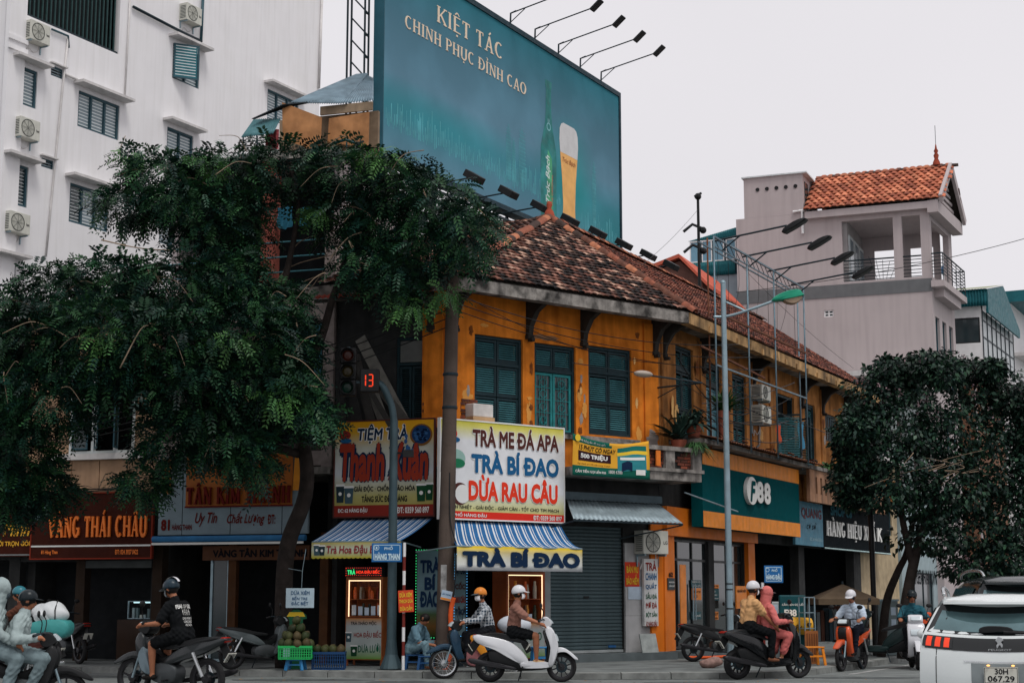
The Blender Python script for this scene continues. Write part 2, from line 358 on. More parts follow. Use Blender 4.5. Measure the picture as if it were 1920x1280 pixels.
# ================================================================== ground
KP = [(-46, 48), (-30, 42.5), (-14, 37), (-8.5, 34.4), (-4, 32.7), (0, 31.95), (2.4, 31.85), (4.2, 32.05), (5.5, 32.7)]
KP += [tuple(FR.P(t, 4.8)[:2]) for t in (-2.6, 4, 12, 25, 45, 80, 140)]
KS = [p for p in spline([(x, y, 0) for x, y in KP], 8)]
g = MB(); n = 60
g.add([(-400, -60, 0), (400, -60, 0), (400, 900, 0), (-400, 900, 0)], [(0, 1, 2, 3)])
o = g.build('road', ASPH); setp(o, kind='structure')
back = [FR.P(140, -30)[:2], (-60, 140), (-90, 60)]
poly = [(p.x, p.y) for p in KS] + [tuple(b) for b in back]
def offset_path(P, d):
    out = []
    for i, p in enumerate(P):
        t = (P[min(i + 1, len(P) - 1)] - P[max(i - 1, 0)]).normalized(); out.append(p + Vector((-t.y, t.x, 0)) * d)
    return out
KI = offset_path(KS, .2)
sw = MB().prism([(p.x, p.y) for p in KI] + [tuple(b) for b in back], -.05, .125, 'z').build('sidewalk', PAVE); setp(sw, kind='structure')
# kerb stones along the near stretch, one by one
acc = 0.; seg = []; cum = [0]
for i in range(len(KS) - 1): cum.append(cum[-1] + (KS[i + 1] - KS[i]).length)
def along(P, d):
    d = max(0, min(cum[-1] - 1e-4, d)); i = max(j for j in range(len(cum) - 1) if cum[j] <= d); t = (d - cum[i]) / (cum[i + 1] - cum[i]); return P[i].lerp(P[i + 1], t)
d = 0.
while d < 92:
    L = .98; a, b = along(KS, d), along(KS, d + L - .02); ai, bi = along(KI, d), along(KI, d + L - .02); h = .135 + random.uniform(-.006, .006)
    MB().add([(*a[:2], -.05), (*b[:2], -.05), (*bi[:2], -.05), (*ai[:2], -.05), (a.x * .998 + ai.x * .002, a.y, h - .015), (b.x, b.y, h - .015), (*bi[:2], h), (*ai[:2], h)],
             [(3, 2, 1, 0), (4, 5, 6, 7), (0, 1, 5, 4), (1, 2, 6, 5), (2, 3, 7, 6), (3, 0, 4, 7)]).build('kerb_stone', KERB, sw)
    d += L
# painted edge line on the right-hand road and a worn lane dash in front
ROADW = mat('road_paint', (.32, .33, .32), .8, var=.4, scale=8, dirt=.6, dirtcol=(.08, .09, .09))
b = MB()
for t0, t1 in ((-3, 3), (4.5, 10.5), (12, 18)):
    p = [FR.P(t0, 5.3), FR.P(t1, 5.3), FR.P(t1, 5.45), FR.P(t0, 5.45)]; b.add([(q.x, q.y, .004) for q in p], [(0, 1, 2, 3)])
o = b.build('lane_line', ROADW); setp(o, kind='structure')
b = MB()
rr = random.Random(3)
for k in range(150):
    p = ground(rr.uniform(0, 1700), rr.uniform(1256, 1300)); s = rr.uniform(.02, .05); a = rr.uniform(0, 6)
    b.add([(p.x + s * math.cos(a), p.y + s * math.sin(a), .004), (p.x + s * .4 * math.cos(a + 2), p.y + s * .4 * math.sin(a + 2), .012), (p.x - s * math.cos(a), p.y - s * math.sin(a), .004), (p.x - s * .4 * math.cos(a + 2), p.y - s * .4 * math.sin(a + 2), .006)], [(0, 1, 2, 3)])
APAT = mat('asphalt_patch', (.085, .095, .095), .9, var=.3, scale=3, bump=.4, bscale=70)
for k, (px_, py_, a_, c_) in enumerate(((560, 1274, 1.6, .5), (1150, 1272, 2.2, .35), (760, 1278, .7, .6), (1620, 1270, 1.2, .5), (150, 1268, 1.8, .5), (1290, 1279, 1.0, .3))):
    p = ground(px_, py_); q = MB().add([(p.x + a_ * rr.uniform(.8, 1.1) * math.cos(t * math.pi / 7), p.y + c_ * rr.uniform(.7, 1.1) * math.sin(t * math.pi / 7), .004) for t in range(14)], [tuple(range(14))]).build('asphalt_patch', APAT); setp(q, kind='structure')
o = b.build('fallen_leaves', mat('dry_leaf', lin(150, 110, 50), .8)); setp(o, 'dry yellow leaves scattered on the road and gutter', 'leaves', kind='stuff')

# ================================================================== builders shared by the houses
def shutter(parent, x0, x1, y, z0, z1, m=None, fm=None, gap=.05, sw_=.055, name='shutter', tilt=.018):
    m = m or SHUT; fm = fm or SHUTD
    b = MB().mi(1)
    b.box(x0, x0 + sw_, y, y + .04, z0, z1).box(x1 - sw_, x1, y, y + .04, z0, z1).box(x0 + sw_, x1 - sw_, y + .002, y + .038, z0, z0 + sw_ * 1.5).box(x0 + sw_, x1 - sw_, y + .002, y + .038, z1 - sw_, z1)
    b.mi(0); z = z0 + sw_ * 1.5 + gap * .5
    while z < z1 - sw_ - gap * .5:
        b.add([(x0 + sw_, y + .004, z - .012), (x1 - sw_, y + .004, z - .012), (x1 - sw_, y + .034, z + tilt), (x0 + sw_, y + .034, z + tilt), (x0 + sw_, y + .010, z - .018), (x1 - sw_, y + .010, z - .018)], [(0, 1, 2, 3), (0, 4, 5, 1)])
        z += gap
    return b.build(name, [m, fm], parent)
def frame_bars(x0, x1, z0, z1, y0, y1, t, mull=(), rails=()):
    b = MB().box(x0, x0 + t, y0, y1, z0, z1).box(x1 - t, x1, y0, y1, z0, z1).box(x0 + t, x1 - t, y0, y1, z1 - t, z1).box(x0 + t, x1 - t, y0, y1, z0, z0 + t)
    for q in mull: b.box(q - t / 2, q + t / 2, y0 + .002, y1 - .002, z0 + t, z1 - t)
    for q in rails: b.box(x0 + t, x1 - t, y0 + .004, y1 - .004, q - t / 2, q + t / 2)
    return b
def ac_unit(fr, s, z, off, w, h, dp, label, group=None, brandtxt=None, grille='round'):
    t = fthing(fr, 'air_conditioner', label, 'air conditioner', s, off, z, group)
    body = MB().box(-w / 2, w / 2, -dp, 0, 0, h).build('casing', mat('ac_casing', lin(196, 196, 186), .5, var=.08, streak=.25, dirtcol=lin(120, 116, 104)), t, bev=.012)
    r = h * .42
    cx = -w * .12
    MB().lathe([(r * 1.03, 0), (r * 1.03, .012), (r * .97, .012), (r * .97, -.03), (0, -.03)], 24, Matrix.Translation((cx, -dp - .003, h / 2)) @ Matrix.Rotation(math.pi / 2, 4, 'X')).build('fan_recess', mat('ac_grille', lin(70, 74, 70), .6), body)
    b = MB()
    for k in range(1, 7): b.lathe([(r * k / 6.6 - .004, 0), (r * k / 6.6 + .004, .004)], 24, Matrix.Translation((cx, -dp - .012, h / 2)) @ Matrix.Rotation(math.pi / 2, 4, 'X'))
    for k in range(8): a = k * math.pi / 4; b.beam((cx, -dp - .014, h / 2), (cx + r * math.cos(a), -dp - .014, h / 2 + r * math.sin(a)), .008)
    b.build('fan_guard', mat('ac_guard', lin(120, 122, 116), .5), body)
    b = MB()
    for k in range(9): b.box(-w / 2 - .004, -w / 2 + .001, -dp * .85, -dp * .15, h * (.12 + .085 * k), h * (.12 + .085 * k) + h * .04)
    b.build('side_vent', mat('ac_vent', lin(60, 66, 66), .6), body)
    for q in (-w / 2 + .05, w / 2 - .09): MB().box(q, q + .04, -dp * .95, .0, -.05, 0).box(q, q + .04, -.04, 0, -.3, -.05).build('bracket', STEEL, t)
    MB().tube(spline([(w * .3, -.05, 0), (w * .28, -.04, -.18), (w * .05, -.03, -.3), (-w * .2, -.03, -.2), (-w * .3, -.03, -.36)], 5), .014, 6).build('hose', SLAB, t)
    if brandtxt: text(t, brandtxt, mat('ac_print', lin(60, 60, 64), .6, var=0), (w * .3, w * .46, h * .42, h * .56), -dp, .004, .02)
    return t
def tiles(parent, poly, tw, tl, pal, name='roof_tiles', seed=1, lift=.03, th=.016, arch=.02, stuff=True):
    """overlapping tiles over a planar polygon; poly[0]->poly[1] is the eave"""
    P = [Vector(p) for p in poly]; u = (P[1] - P[0]).normalized(); nrm = u.cross(P[2] - P[0]).normalized()
    if nrm.z < 0: nrm = -nrm
    v = nrm.cross(u).normalized()
    if v.z < 0: v = -v
    Q = [((p - P[0]).dot(u), (p - P[0]).dot(v)) for p in P]
    def inside(a, b):
        c = False
        for i in range(len(Q)):
            (x1, y1), (x2, y2) = Q[i - 1], Q[i]
            if (y1 > b) != (y2 > b) and a < (x2 - x1) * (b - y1) / (y2 - y1) + x1: c = not c
        return c
    us = [q[0] for q in Q]; vs = [q[1] for q in Q]; r = random.Random(seed)
    V = []; F = []; C = []; row = 0; b = min(vs) + .02
    while b < max(vs):
        a = min(us) + (row % 2) * tw / 2
        while a < max(us):
            if inside(a + tw / 2, b + tl * .35) or inside(a + tw * .2, b + tl * .2):
                j = r.uniform(-.012, .012); w_ = tw * .96; k = len(V); dz = r.uniform(-.006, .01)
                L0, L1 = b - .03 + j, b + tl
                for (aa, hh) in ((0, 0), (.3, arch), (.7, arch), (1, 0)):
                    o_ = P[0] + u * (a + aa * w_); V += [o_ + v * L0 + nrm * (lift + hh + th + dz), o_ + v * L1 + nrm * (hh + th), o_ + v * L0 + nrm * (lift + hh * .6 - .004 + dz)]
                for i in range(3): F += [(k + 3 * i, k + 3 * i + 3, k + 3 * i + 4, k + 3 * i + 1), (k + 3 * i + 2, k + 3 * i + 5, k + 3 * i + 3, k + 3 * i)]
                F += [(k, k + 1, k + 2), (k + 9, k + 11, k + 10)]
                c = r.choice(pal); g_ = r.uniform(.7, 1.25); C += [(c[0] * g_, c[1] * g_, c[2] * g_, 1)] * 12
            a += tw
        b += tl * .72; row += 1
    me = bpy.data.meshes.new(name); me.from_pydata([tuple(p) for p in V], [], F); me.materials.append(TILEV)
    at_ = me.color_attributes.new('col', 'FLOAT_COLOR', 'POINT'); at_.data.foreach_set('color', [x for c in C for x in c])
    o = link(name, me, parent)
    if stuff: o['kind'] = 'stuff'
    return o
def ridge_tiles(parent, a, b, r_=.11, step=.3, pal=None, seed=2, name='ridge_tile'):
    a, b = Vector(a), Vector(b); L = (b - a).length; d = (b - a) / L; rr = random.Random(seed); k = 0
    side = d.cross(Vector((0, 0, 1))).normalized(); up = side.cross(d).normalized(); me_cache = []
    for q in range(4):
        vs = []; n = 7
        for t, rad in ((0, r_ * 1.1), (step * 1.12, r_ * .9)):
            for j in range(n): an = math.pi * j / (n - 1); vs.append((t, rad * math.cos(an), rad * math.sin(an) * .9))
        m_ = MB().add(vs, [(j, j + 1, n + j + 1, n + j) for j in range(n - 1)] + [tuple(range(n))]).mesh(name, mat('ridge_tile_%d' % q, [lin(168, 108, 80), lin(134, 80, 62), lin(98, 64, 52), lin(64, 50, 45)][q], .85, var=.3, scale=8, bump=.3), sm=50)
        me_cache.append(m_)
    x = 0.
    while x < L:
        o = link(name, rr.choice(me_cache), parent)
        M = Matrix((d, side, up)).transposed().to_4x4(); M.translation = a + d * x + up * rr.uniform(-.01, .015); o.matrix_basis = M
        x += step
def corrug(name, m, parent, P0, P1, P2, P3, n=40, amp=.02, th=None, sm=True):
    """corrugated sheet: ribs run from edge P0P1 to edge P3P2"""
    P0, P1, P2, P3 = map(Vector, (P0, P1, P2, P3)); nn = (P1 - P0).cross(P3 - P0).normalized(); rows = []
    for i in range(4):
        rows.append([P0.lerp(P1, j / (n * 4)).lerp(P3.lerp(P2, j / (n * 4)), i / 3) + nn * amp * math.sin(j * math.pi / 2) for j in range(n * 4 + 1)])
    o = MB().sheet(rows).build(name, m, parent, sm=sm, fix=False)
    q = o.modifiers.new('thick', 'SOLIDIFY'); q.thickness = .006
    return o

# ================================================================== the white hotel behind
h = fthing(FH, 'hotel', 'tall white rendered hotel with grey louvred windows behind the big tree', 'building')
HS1 = FH.sz(601, 80)[0]; HS0 = -.8
wins = []
for (l, r, t, bt, nm) in ((29, 71, 119, 191, 1), (12, 54, 301, 379, 1), (148, 225, 169, 237, 3), (132, 205, 342, 416, 3), (325, 375, 80, 147, 2), (314, 363, 237, 297, 2), (502, 560, 166, 222, 3), (-6, 30, 486, 560, 1), (300, 350, 395, 455, 2), (490, 548, 300, 352, 3)):
    s0, z1 = FH.sz(l, t); z0 = FH.sz(l, bt)[1]; s1 = FH.sz(r, t + (r - l) * .35)[0]; wins.append((s0, s1, z0, z1, nm))
bs0, bz = FH.sz(37, 22); bs1 = FH.sz(222, 103)[0]; bz = (bz + FH.sz(222, 103)[1]) / 2
vents = []
for (l, r, t, bt) in ((96, 113, 122, 141), (78, 95, 295, 312)):
    s0, z1 = FH.sz(l, t); vents.append((s0, s0 + .62, FH.sz(l, bt)[1], z1))
wall('wall', HOTEL, h, HS0, HS1, 0, 34, 0, .3, [w_[:4] for w_ in wins] + [(bs0, bs1, bz, 33)] + vents)
wall('side_wall', HOTEL, h, HS0, HS0 + .01, 0, 34, .31, 14); bx('side_wall', HOTEL, h, HS1 - .3, HS1, .31, 14, 0, 34)
bx('roof', SLAB, h, HS0, HS1, 0, 14, 34, 34.3)
MB().box(HS0 + .3, HS1 - .35, .9, 1.0, 0, 34).build('inner_wall', DARK, h)
bx('corner_pilaster', HOTEL, h, HS0 - .25, HS0 + .55, -.18, 0, 0, 34)
for k, zz in enumerate((bz - 1.2, bz - 1.55)): bx('moulding', HOTEL, h, HS0 - .3, HS0 + .6, -.26, -.18, zz, zz + .16)
for i, (s0, s1, z0, z1, nm) in enumerate(wins):
    wf = frame_bars(s0, s1, z0, z1, .05, .16, .085, [s0 + (s1 - s0) * (k + 1) / nm for k in range(nm - 1)]).build('window', BLUEF, h)
    for k in range(nm):
        a, c = s0 + (s1 - s0) * k / nm + .05, s0 + (s1 - s0) * (k + 1) / nm - .05
        dark = (i in (1, 3)) and k == 0 or i == 7
        bx('pane', GLASSD if dark else GLASSP, wf, a, c, .125, .135, z0 + .05, z1 - .05)
        b = MB(); z = z0 + .12
        while z < z1 - .08: b.box(a + .03, c - .03, .118, .124, z, z + (.025 if dark else .04)); z += .125
        b.build('louvres', LOUV, wf)
    bx('window_ledge', SLAB, h, s0 - .3, s1 + .3, -.5, 0, z1 + .18, z1 + .28)
s0, s1, z0, z1, nm = wins[4]          # the casement standing open
cs = frame_bars(0, (s1 - s0) * .62, z0 + .02, z1 - .02, -.04, .0, .06)
b = cs.build('casement', BLUEF, h); b.location = (s0 + .02, -.02, 0); b.rotation_euler = (0, 0, R(-38))
bx('pane', mat('teal_glass', lin(40, 100, 110), .15, var=.2), b, .05, (s1 - s0) * .57, -.024, -.016, z0 + .08, z1 - .08)
m_ = MB(); z = z0 + .15
while z < z1 - .1: m_.box(.08, (s1 - s0) * .54, -.03, -.026, z, z + .03); z += .12
m_.build('louvres', LOUV, b)
for v_ in vents:
    f = frame_bars(*v_, .05, .12, .05).build('vent', BLUEF, h); m_ = MB()
    for k in range(4): m_.box(v_[0] + .05, v_[1] - .05, .07, .1, v_[2] + .08 + k * .1, v_[2] + .12 + k * .1)
    m_.build('louvres', GLASSP, f)
    bx('vent_ledge', SLAB, h, v_[0] - .1, v_[1] + .1, -.15, 0, v_[3] + .05, v_[3] + .1)
k = bs0 + .1                           # barred balcony
b = MB().box(bs0, bs1, .05, .12, bz + .02, bz + .1).box(bs0, bs1, .05, .12, bz + 2.6, bz + 2.7)
b.build('balcony_rail', STEELD, h)
while k < bs1 - .05: MB().box(k, k + .055, .06, .11, bz + .1, 33).build('bar', mat('green_bar', lin(40, 66, 66), .6), h); k += .21
def pipe(fr, parent, pts, off, r, m, name='pipe'):
    Q = [];
    for p in pts: s, z = fr.sz(p[0], p[1], off); Q.append((s, -off, z))
    return MB().tube(Q, r, 8).build(name, m, parent, sm=True)
pipe(FH, h, [(244, 0), (234, 180)], .06, .035, SLAB); pipe(FH, h, [(128, 70), (118, 160), (96, 380), (86, 480)], .06, .04, SLAB)
pipe(FH, h, [(250, 13), (340, 60), (378, 78)], .1, .06, STEELD); pipe(FH, h, [(381, -10), (377, 76)], .12, .06, BLUEF); pipe(FH, h, [(124, 140), (145, 150)], .08, .05, SLAB)
pipe(FH, h, [(97, 55), (128, 68), (129, 90)], .08, .04, BLUEF); pipe(FH, h, [(604, -10), (598, 165)], .07, .06, SLAB)
for (l, r, t, bt, lb) in ((38, 98, 30, 78, 'air conditioner hung under the barred balcony of the white hotel'), (17, 80, 212, 256, 'air conditioner between two hotel windows, middle of the left-hand column'), (0, 59, 388, 432, 'lowest air conditioner of the left-hand column on the white hotel'), (338, 376, 2, 36, 'air conditioner high on the hotel above the open casement')):
    s, z = FH.sz((l + r) / 2, (t + bt) / 2 + 12, .2); ac_unit(FH, s, z - .3, .01, .95, .72, .4, lb, 'air conditioners on the hotel wall', 'Panasonic')

# ================================================================== billboard
bb = fthing(FB, 'billboard', 'huge teal beer billboard on a steel frame above the tiled roof', 'billboard')
BW_ = FB.sz(1160, 330)[0]; BZ0 = FB.sz(720, 290)[1]; BZ1 = FB.sz(1160, 183)[1]
def bm_gradient():
    m = bpy.data.materials.new('billboard_print'); m.use_nodes = True; n = m.node_tree.nodes; l = m.node_tree.links; b = n['Principled BSDF']; b.inputs['Roughness'].default_value = .8; b.inputs['Specular IOR Level'].default_value = .1
    t = n.new('ShaderNodeTexCoord'); s = n.new('ShaderNodeSeparateXYZ'); l.new(t.outputs['Object'], s.inputs[0])
    mr = n.new('ShaderNodeMapRange'); mr.inputs[1].default_value = BZ0; mr.inputs[2].default_value = BZ1; l.new(s.outputs[2], mr.inputs[0])
    cr = n.new('ShaderNodeValToRGB'); l.new(mr.outputs[0], cr.inputs[0])
    for p, c in ((0., lin(98, 136, 156)), (.25, lin(74, 138, 154)), (.42, lin(98, 138, 158)), (.7, lin(82, 124, 142)), (1., lin(46, 112, 126))):
        e = cr.color_ramp.elements[0] if p == 0 else cr.color_ramp.elements[-1] if p == 1 else cr.color_ramp.elements.new(p); e.color = (*c, 1)
    # printed glow round the bottle and clouds of lighter ink
    def glow(cx, cz, rx, rz, col, amt, prev):
        q = n.new('ShaderNodeMapping'); q.inputs['Location'].default_value = (-cx / rx, 0, -cz / rz); q.inputs['Scale'].default_value = (1 / rx, 0, 1 / rz); l.new(t.outputs['Object'], q.inputs[0])
        ln = n.new('ShaderNodeVectorMath'); ln.operation = 'LENGTH'; l.new(q.outputs[0], ln.inputs[0])
        f = n.new('ShaderNodeMapRange'); f.inputs[1].default_value = 0; f.inputs[2].default_value = 1; f.inputs[3].default_value = amt; f.inputs[4].default_value = 0; f.interpolation_type = 'SMOOTHSTEP'; l.new(ln.outputs[1], f.inputs[0])
        x = n.new('ShaderNodeMix'); x.data_type = 'RGBA'; l.new(f.outputs[0], x.inputs[0]); l.new(prev, x.inputs[6]); x.inputs[7].default_value = (*col, 1); return x.outputs[2]
    c = glow(BW_ * .74, BZ0 + 1.7, 2.6, 2.6, lin(26, 150, 148), .7, cr.outputs[0]); c = glow(BW_ * .18, BZ0 + 1.5, 5.5, 1.0, lin(40, 140, 148), .5, c)
    c = glow(BW_ * .95, BZ0 + .6, 3, 1.4, lin(20, 130, 132), .6, c)
    nz = n.new('ShaderNodeTexNoise'); nz.inputs['Scale'].default_value = .45; nz.inputs['Detail'].default_value = 4; l.new(t.outputs['Object'], nz.inputs['Vector'])
    f = n.new('ShaderNodeMapRange'); f.inputs[1].default_value = .4; f.inputs[2].default_value = .7; f.inputs[3].default_value = .88; f.inputs[4].default_value = 1.15; l.new(nz.outputs[0], f.inputs[0])
    x = n.new('ShaderNodeMix'); x.data_type = 'RGBA'; x.blend_type = 'MULTIPLY'; x.inputs[0].default_value = 1; l.new(c, x.inputs[6]); l.new(f.outputs[0], x.inputs[7])
    l.new(x.outputs[2], b.inputs['Base Color']); return m
pan = bx('panel', bm_gradient(), bb, 0, BW_, -.02, .04, BZ0, BZ1)
frm = mat('billboard_frame', lin(22, 50, 60), .5, .3, var=.15)
bx('side_panel', mat('billboard_side', lin(36, 84, 98), .5, .1, var=.12), bb, -.03, 0, -.02, .3, BZ0 - .05, BZ1 + .1)
MB().box(0, BW_ + .12, -.06, .3, BZ1, BZ1 + .16).box(BW_, BW_ + .12, -.06, .3, BZ0 - .1, BZ1).box(0, BW_ + .12, -.1, .3, BZ0 - .14, BZ0).build('frame', frm, bb)
bx('back_panel', STEELD, bb, 0.05, BW_ - .05, .24, .29, BZ0, BZ1)
def bpt(px, py): s, z = FB.sz(px, py, .02); return s, z
cream = mat('billboard_cream_ink', lin(226, 206, 182), .6, var=.05)
s0, z1 = bpt(819, 10); z0 = bpt(818, 40)[1]; s1 = bpt(942, 101)[0]; serif(pan, 'KIỆT TÁC', cream, (s0, s1, z0, z1), -.02, .012)
s0, z1 = bpt(759, 27); z0 = bpt(759, 51)[1]; s1 = bpt(986, 178)[0]; serif(pan, 'CHINH PHỤC ĐỈNH CAO', cream, (s0, s1, z0, z1), -.02, .012)
ink = mat('billboard_cyan_ink', lin(84, 164, 174), .6, var=.3, scale=2); ink2 = mat('billboard_pale_ink', lin(140, 196, 204), .6, var=.3)
rr = random.Random(11); b = MB(); sA, zA_ = bpt(722, 222); sB, zB_ = bpt(1005, 362); zbase = (zA_ + zB_) / 2
x = .1; k = 0
while x < BW_ * .70:
    f = x / BW_; hh = rr.uniform(.15, .75) * (.7 + .5 * math.sin(f * 9) ** 2); ww = rr.uniform(.008, .04); z_ = zbase - f * .25 + rr.uniform(-.12, .1)
    b.add([(x, -.0235, z_), (x + ww, -.0235, z_), (x + ww, -.0235, z_ + hh), (x, -.0235, z_ + hh)], [(0, 1, 2, 3)]); x += ww + rr.uniform(.01, .07)
for (l, t, bt, ww) in ((949, 225, 334, .32), (973, 232, 339, .42), (1110, 296, 416, .28), (960, 255, 336, .2)):
    s0, z1 = bpt(l, t); z0 = bpt(l, bt)[1]
    for j in range(6):
        xx = s0 + ww * j / 6; hh = (z1 - z0) * (1 - .25 * abs(j - 2.5) / 2.5); b.add([(xx, -.0245, z0), (xx + .016, -.0245, z0), (xx + .016, -.0245, z0 + hh), (xx, -.0245, z0 + hh)], [(0, 1, 2, 3)])
    for j in range(14): zz = z0 + (z1 - z0) * j / 15; b.add([(s0, -.0242, zz), (s0 + ww, -.0242, zz), (s0 + ww, -.0242, zz + .012), (s0, -.0242, zz + .012)], [(0, 1, 2, 3)])
x = BW_ * .80
while x < BW_ - .1:
    z_ = BZ0 + .35; hh = rr.uniform(.1, .8); ww = rr.uniform(.015, .05); b.add([(x, -.0235, z_), (x + ww, -.0235, z_), (x + ww, -.0235, z_ + hh), (x, -.0235, z_ + hh)], [(0, 1, 2, 3)]); x += ww + rr.uniform(.03, .14)
b.build('skyline_print', ink, pan)['kind'] = 'stuff'
# bottle and glass prints
sB0, zt = bpt(1028, 152); zb = bpt(1025, 440)[1]; Hb = zt - zb; cx = sB0
prof = [(.16, 0), (.17, .02), (.17, .5), (.165, .56), (.12, .64), (.075, .72), (.06, .8), (.055, .95), (.07, .96), (.07, 1)]
W2 = Hb * .62
def flat(poly, y, m, nm): return MB().add([(p[0], y, p[1]) for p in poly], [tuple(range(len(poly)))]).build(nm, m, pan)
flat([(cx + r_ * W2, zb + t * Hb) for r_, t in prof] + [(cx - r_ * W2, zb + t * Hb) for r_, t in prof[::-1]], -.026, mat('bottle_green_ink', lin(24, 118, 116), .5, var=.5, scale=1.5), 'bottle_print')
flat([(cx - .06 * W2, zb + .04 * Hb), (cx + .1 * W2, zb + .04 * Hb), (cx + .07 * W2, zb + .5 * Hb), (cx - .02 * W2, zb + .55 * Hb)], -.028, mat('bottle_glow_ink', lin(66, 156, 112), .5, var=.5, scale=2), 'bottle_glint')
tr = text(pan, 'Trúc Bạch', mat('billboard_white_ink', lin(206, 224, 222), .6, var=0), (-.75, .75, -.16, .16), 0, 0, .02, .3); tr.rotation_euler = (0, R(-90), 0); tr.location = (cx - .05, -.031, zb + .36 * Hb)
tr = text(pan, 'THE ORIGINAL', mat('billboard_red_ink', lin(190, 90, 80), .6, var=0), (-.5, .5, -.05, .05), 0, 0); tr.rotation_euler = (0, R(-90), 0); tr.location = (cx + .22, -.031, zb + .3 * Hb)
MB().lathe([(.1, 0), (.13, 0)], 18, Matrix.Translation((cx, -.03, zb + .7 * Hb)) @ Matrix.Rotation(math.pi / 2, 4, 'X'), ).build('neck_label', ink2, pan)
text(pan, 'BEER', ink2, (cx - .07, cx + .07, zb + .73 * Hb, zb + .75 * Hb), -.026, .004)
sg, zg1 = bpt(1066, 236); zg0 = bpt(1064, 424)[1]; Hg = zg1 - zg0
gs = (bpt(1084, 330)[0] - bpt(1049, 308)[0]) / 2 / .52; gp = [(r_ * gs, t_) for r_, t_ in ((.38, 0), (.36, .05), (.33, .2), (.38, .45), (.48, .7), (.52, .82), (.5, .93), (.42, .98), (.3, 1.0))]
amber = mat('beer_amber_ink', lin(232, 176, 104), .6, var=.12); foam = mat('beer_foam_ink', lin(204, 204, 204), .6, var=.08)
k = [p for p in gp if p[1] <= .72]
flat([(sg + r_, zg0 + t * Hg) for r_, t in k] + [(sg - r_, zg0 + t * Hg) for r_, t in k[::-1]], -.026, amber, 'glass_print')
k = [p for p in gp if p[1] >= .7]
flat([(sg + r_, zg0 + t * Hg) for r_, t in k] + [(sg - r_, zg0 + t * Hg) for r_, t in k[::-1]], -.0275, foam, 'foam_print')
text(pan, 'Trúc Bạch', mat('beer_brown_ink', lin(160, 90, 50), .6, var=0), (sg - .36 * gs, sg + .36 * gs, zg0 + .6 * Hg, zg0 + .66 * Hg), -.026, .006, .01, .3)
# lamp arms above and below
def lamp_arm(i, s, up):
    z = BZ1 + .16 if up else BZ0 - .72; L = 2.0 if up else 1.9; rise = .28 if up else .05
    a = MB().tube([(s, -.05, z), (s, -.06, z + .3), (s, -.25, z + .34)] if up else [(s, -.1, z + .04), (s, -.3, z + .06)], .028, 6)
    e = (s, -L, z + .34 + rise) if up else (s, -L, z + .12)
    a.tube([(s, -.06, z + (.3 if up else .04)), e], .022, 6).tube([(s, -.06, z + .02), (s, -.55, z + .36)] if up else [(s, -.06, z - .1), (s, -.7, z + .06)], .016, 6)
    arm = a.build('lamp_arm', STEELD, bb)
    tilt = R(-38) if up else R(32)
    M = Matrix.Translation((s, -L - .12, e[2] + .02)) @ Matrix.Rotation(tilt, 4, 'X')
    hd = MB(); 
    for q in (((-.13, -.28, -.04), (.13, .16, .04)) if up else ((-.2, -.26, -.1), (.2, .2, .09)),):
        v = [(x, y, z_) for z_ in (q[0][2], q[1][2]) for x, y in ((q[0][0], q[0][1]), (q[1][0], q[0][1]), (q[1][0], q[1][1]), (q[0][0], q[1][1]))]
        hd.add([M @ Vector(p) for p in v], [(3, 2, 1, 0), (4, 5, 6, 7), (0, 1, 5, 4), (1, 2, 6, 5), (2, 3, 7, 6), (3, 0, 4, 7)])
    hd.build('lamp_head', BLK, arm, bev=.02)
for i, px in enumerate((957, 1003, 1047, 1088, 1127)):
    s, z = FB.sz(px, 35 + (px - 957) * .7, .05); lamp_arm(i, s, True)
for i in range(8): lamp_arm(i, 1.2 + i * (BW_ - 1.6) / 7, False)
b = MB()                                # supporting truss under and behind the panel
for zz in (BZ0 - .5, BZ0 - 1.0): b.beam((-.4, .35, zz), (BW_, .35, zz), .09).beam((-.4, -.05, zz + .1), (BW_ * .9, -.05, zz + .1), .06)
k = 0.
while k < BW_ - 1: b.beam((k, .35, BZ0 - 1.0), (k + .8, .35, BZ0 - .1), .05).beam((k + .8, .35, BZ0 - .1), (k + 1.6, .35, BZ0 - 1.0), .05); k += 1.6
for k in (.2, 3.2, 6.2, 9.2, 12.2): b.beam((k, .45, 4.0), (k, .45, BZ0), .14)
b.build('truss', STEELD, bb)
b = MB()                                # ladder tower at the left end
for yy in (-.1, .45): b.beam((-.12, yy + .5, BZ0 - 4), (-.12, yy + .5, BZ1 + 1), .04).beam((-.3, yy + .5, BZ0 - 4), (-.3, yy + .5, BZ1 + 1), .04)
k = BZ0 - 4
while k < BZ1 + 1: b.beam((-.12, .4, k), (-.3, .4, k), .045).beam((-.12, .4, k), (-.12, .95, k + .6), .035); k += .6
b.build('ladder_tower', STEELD, bb)
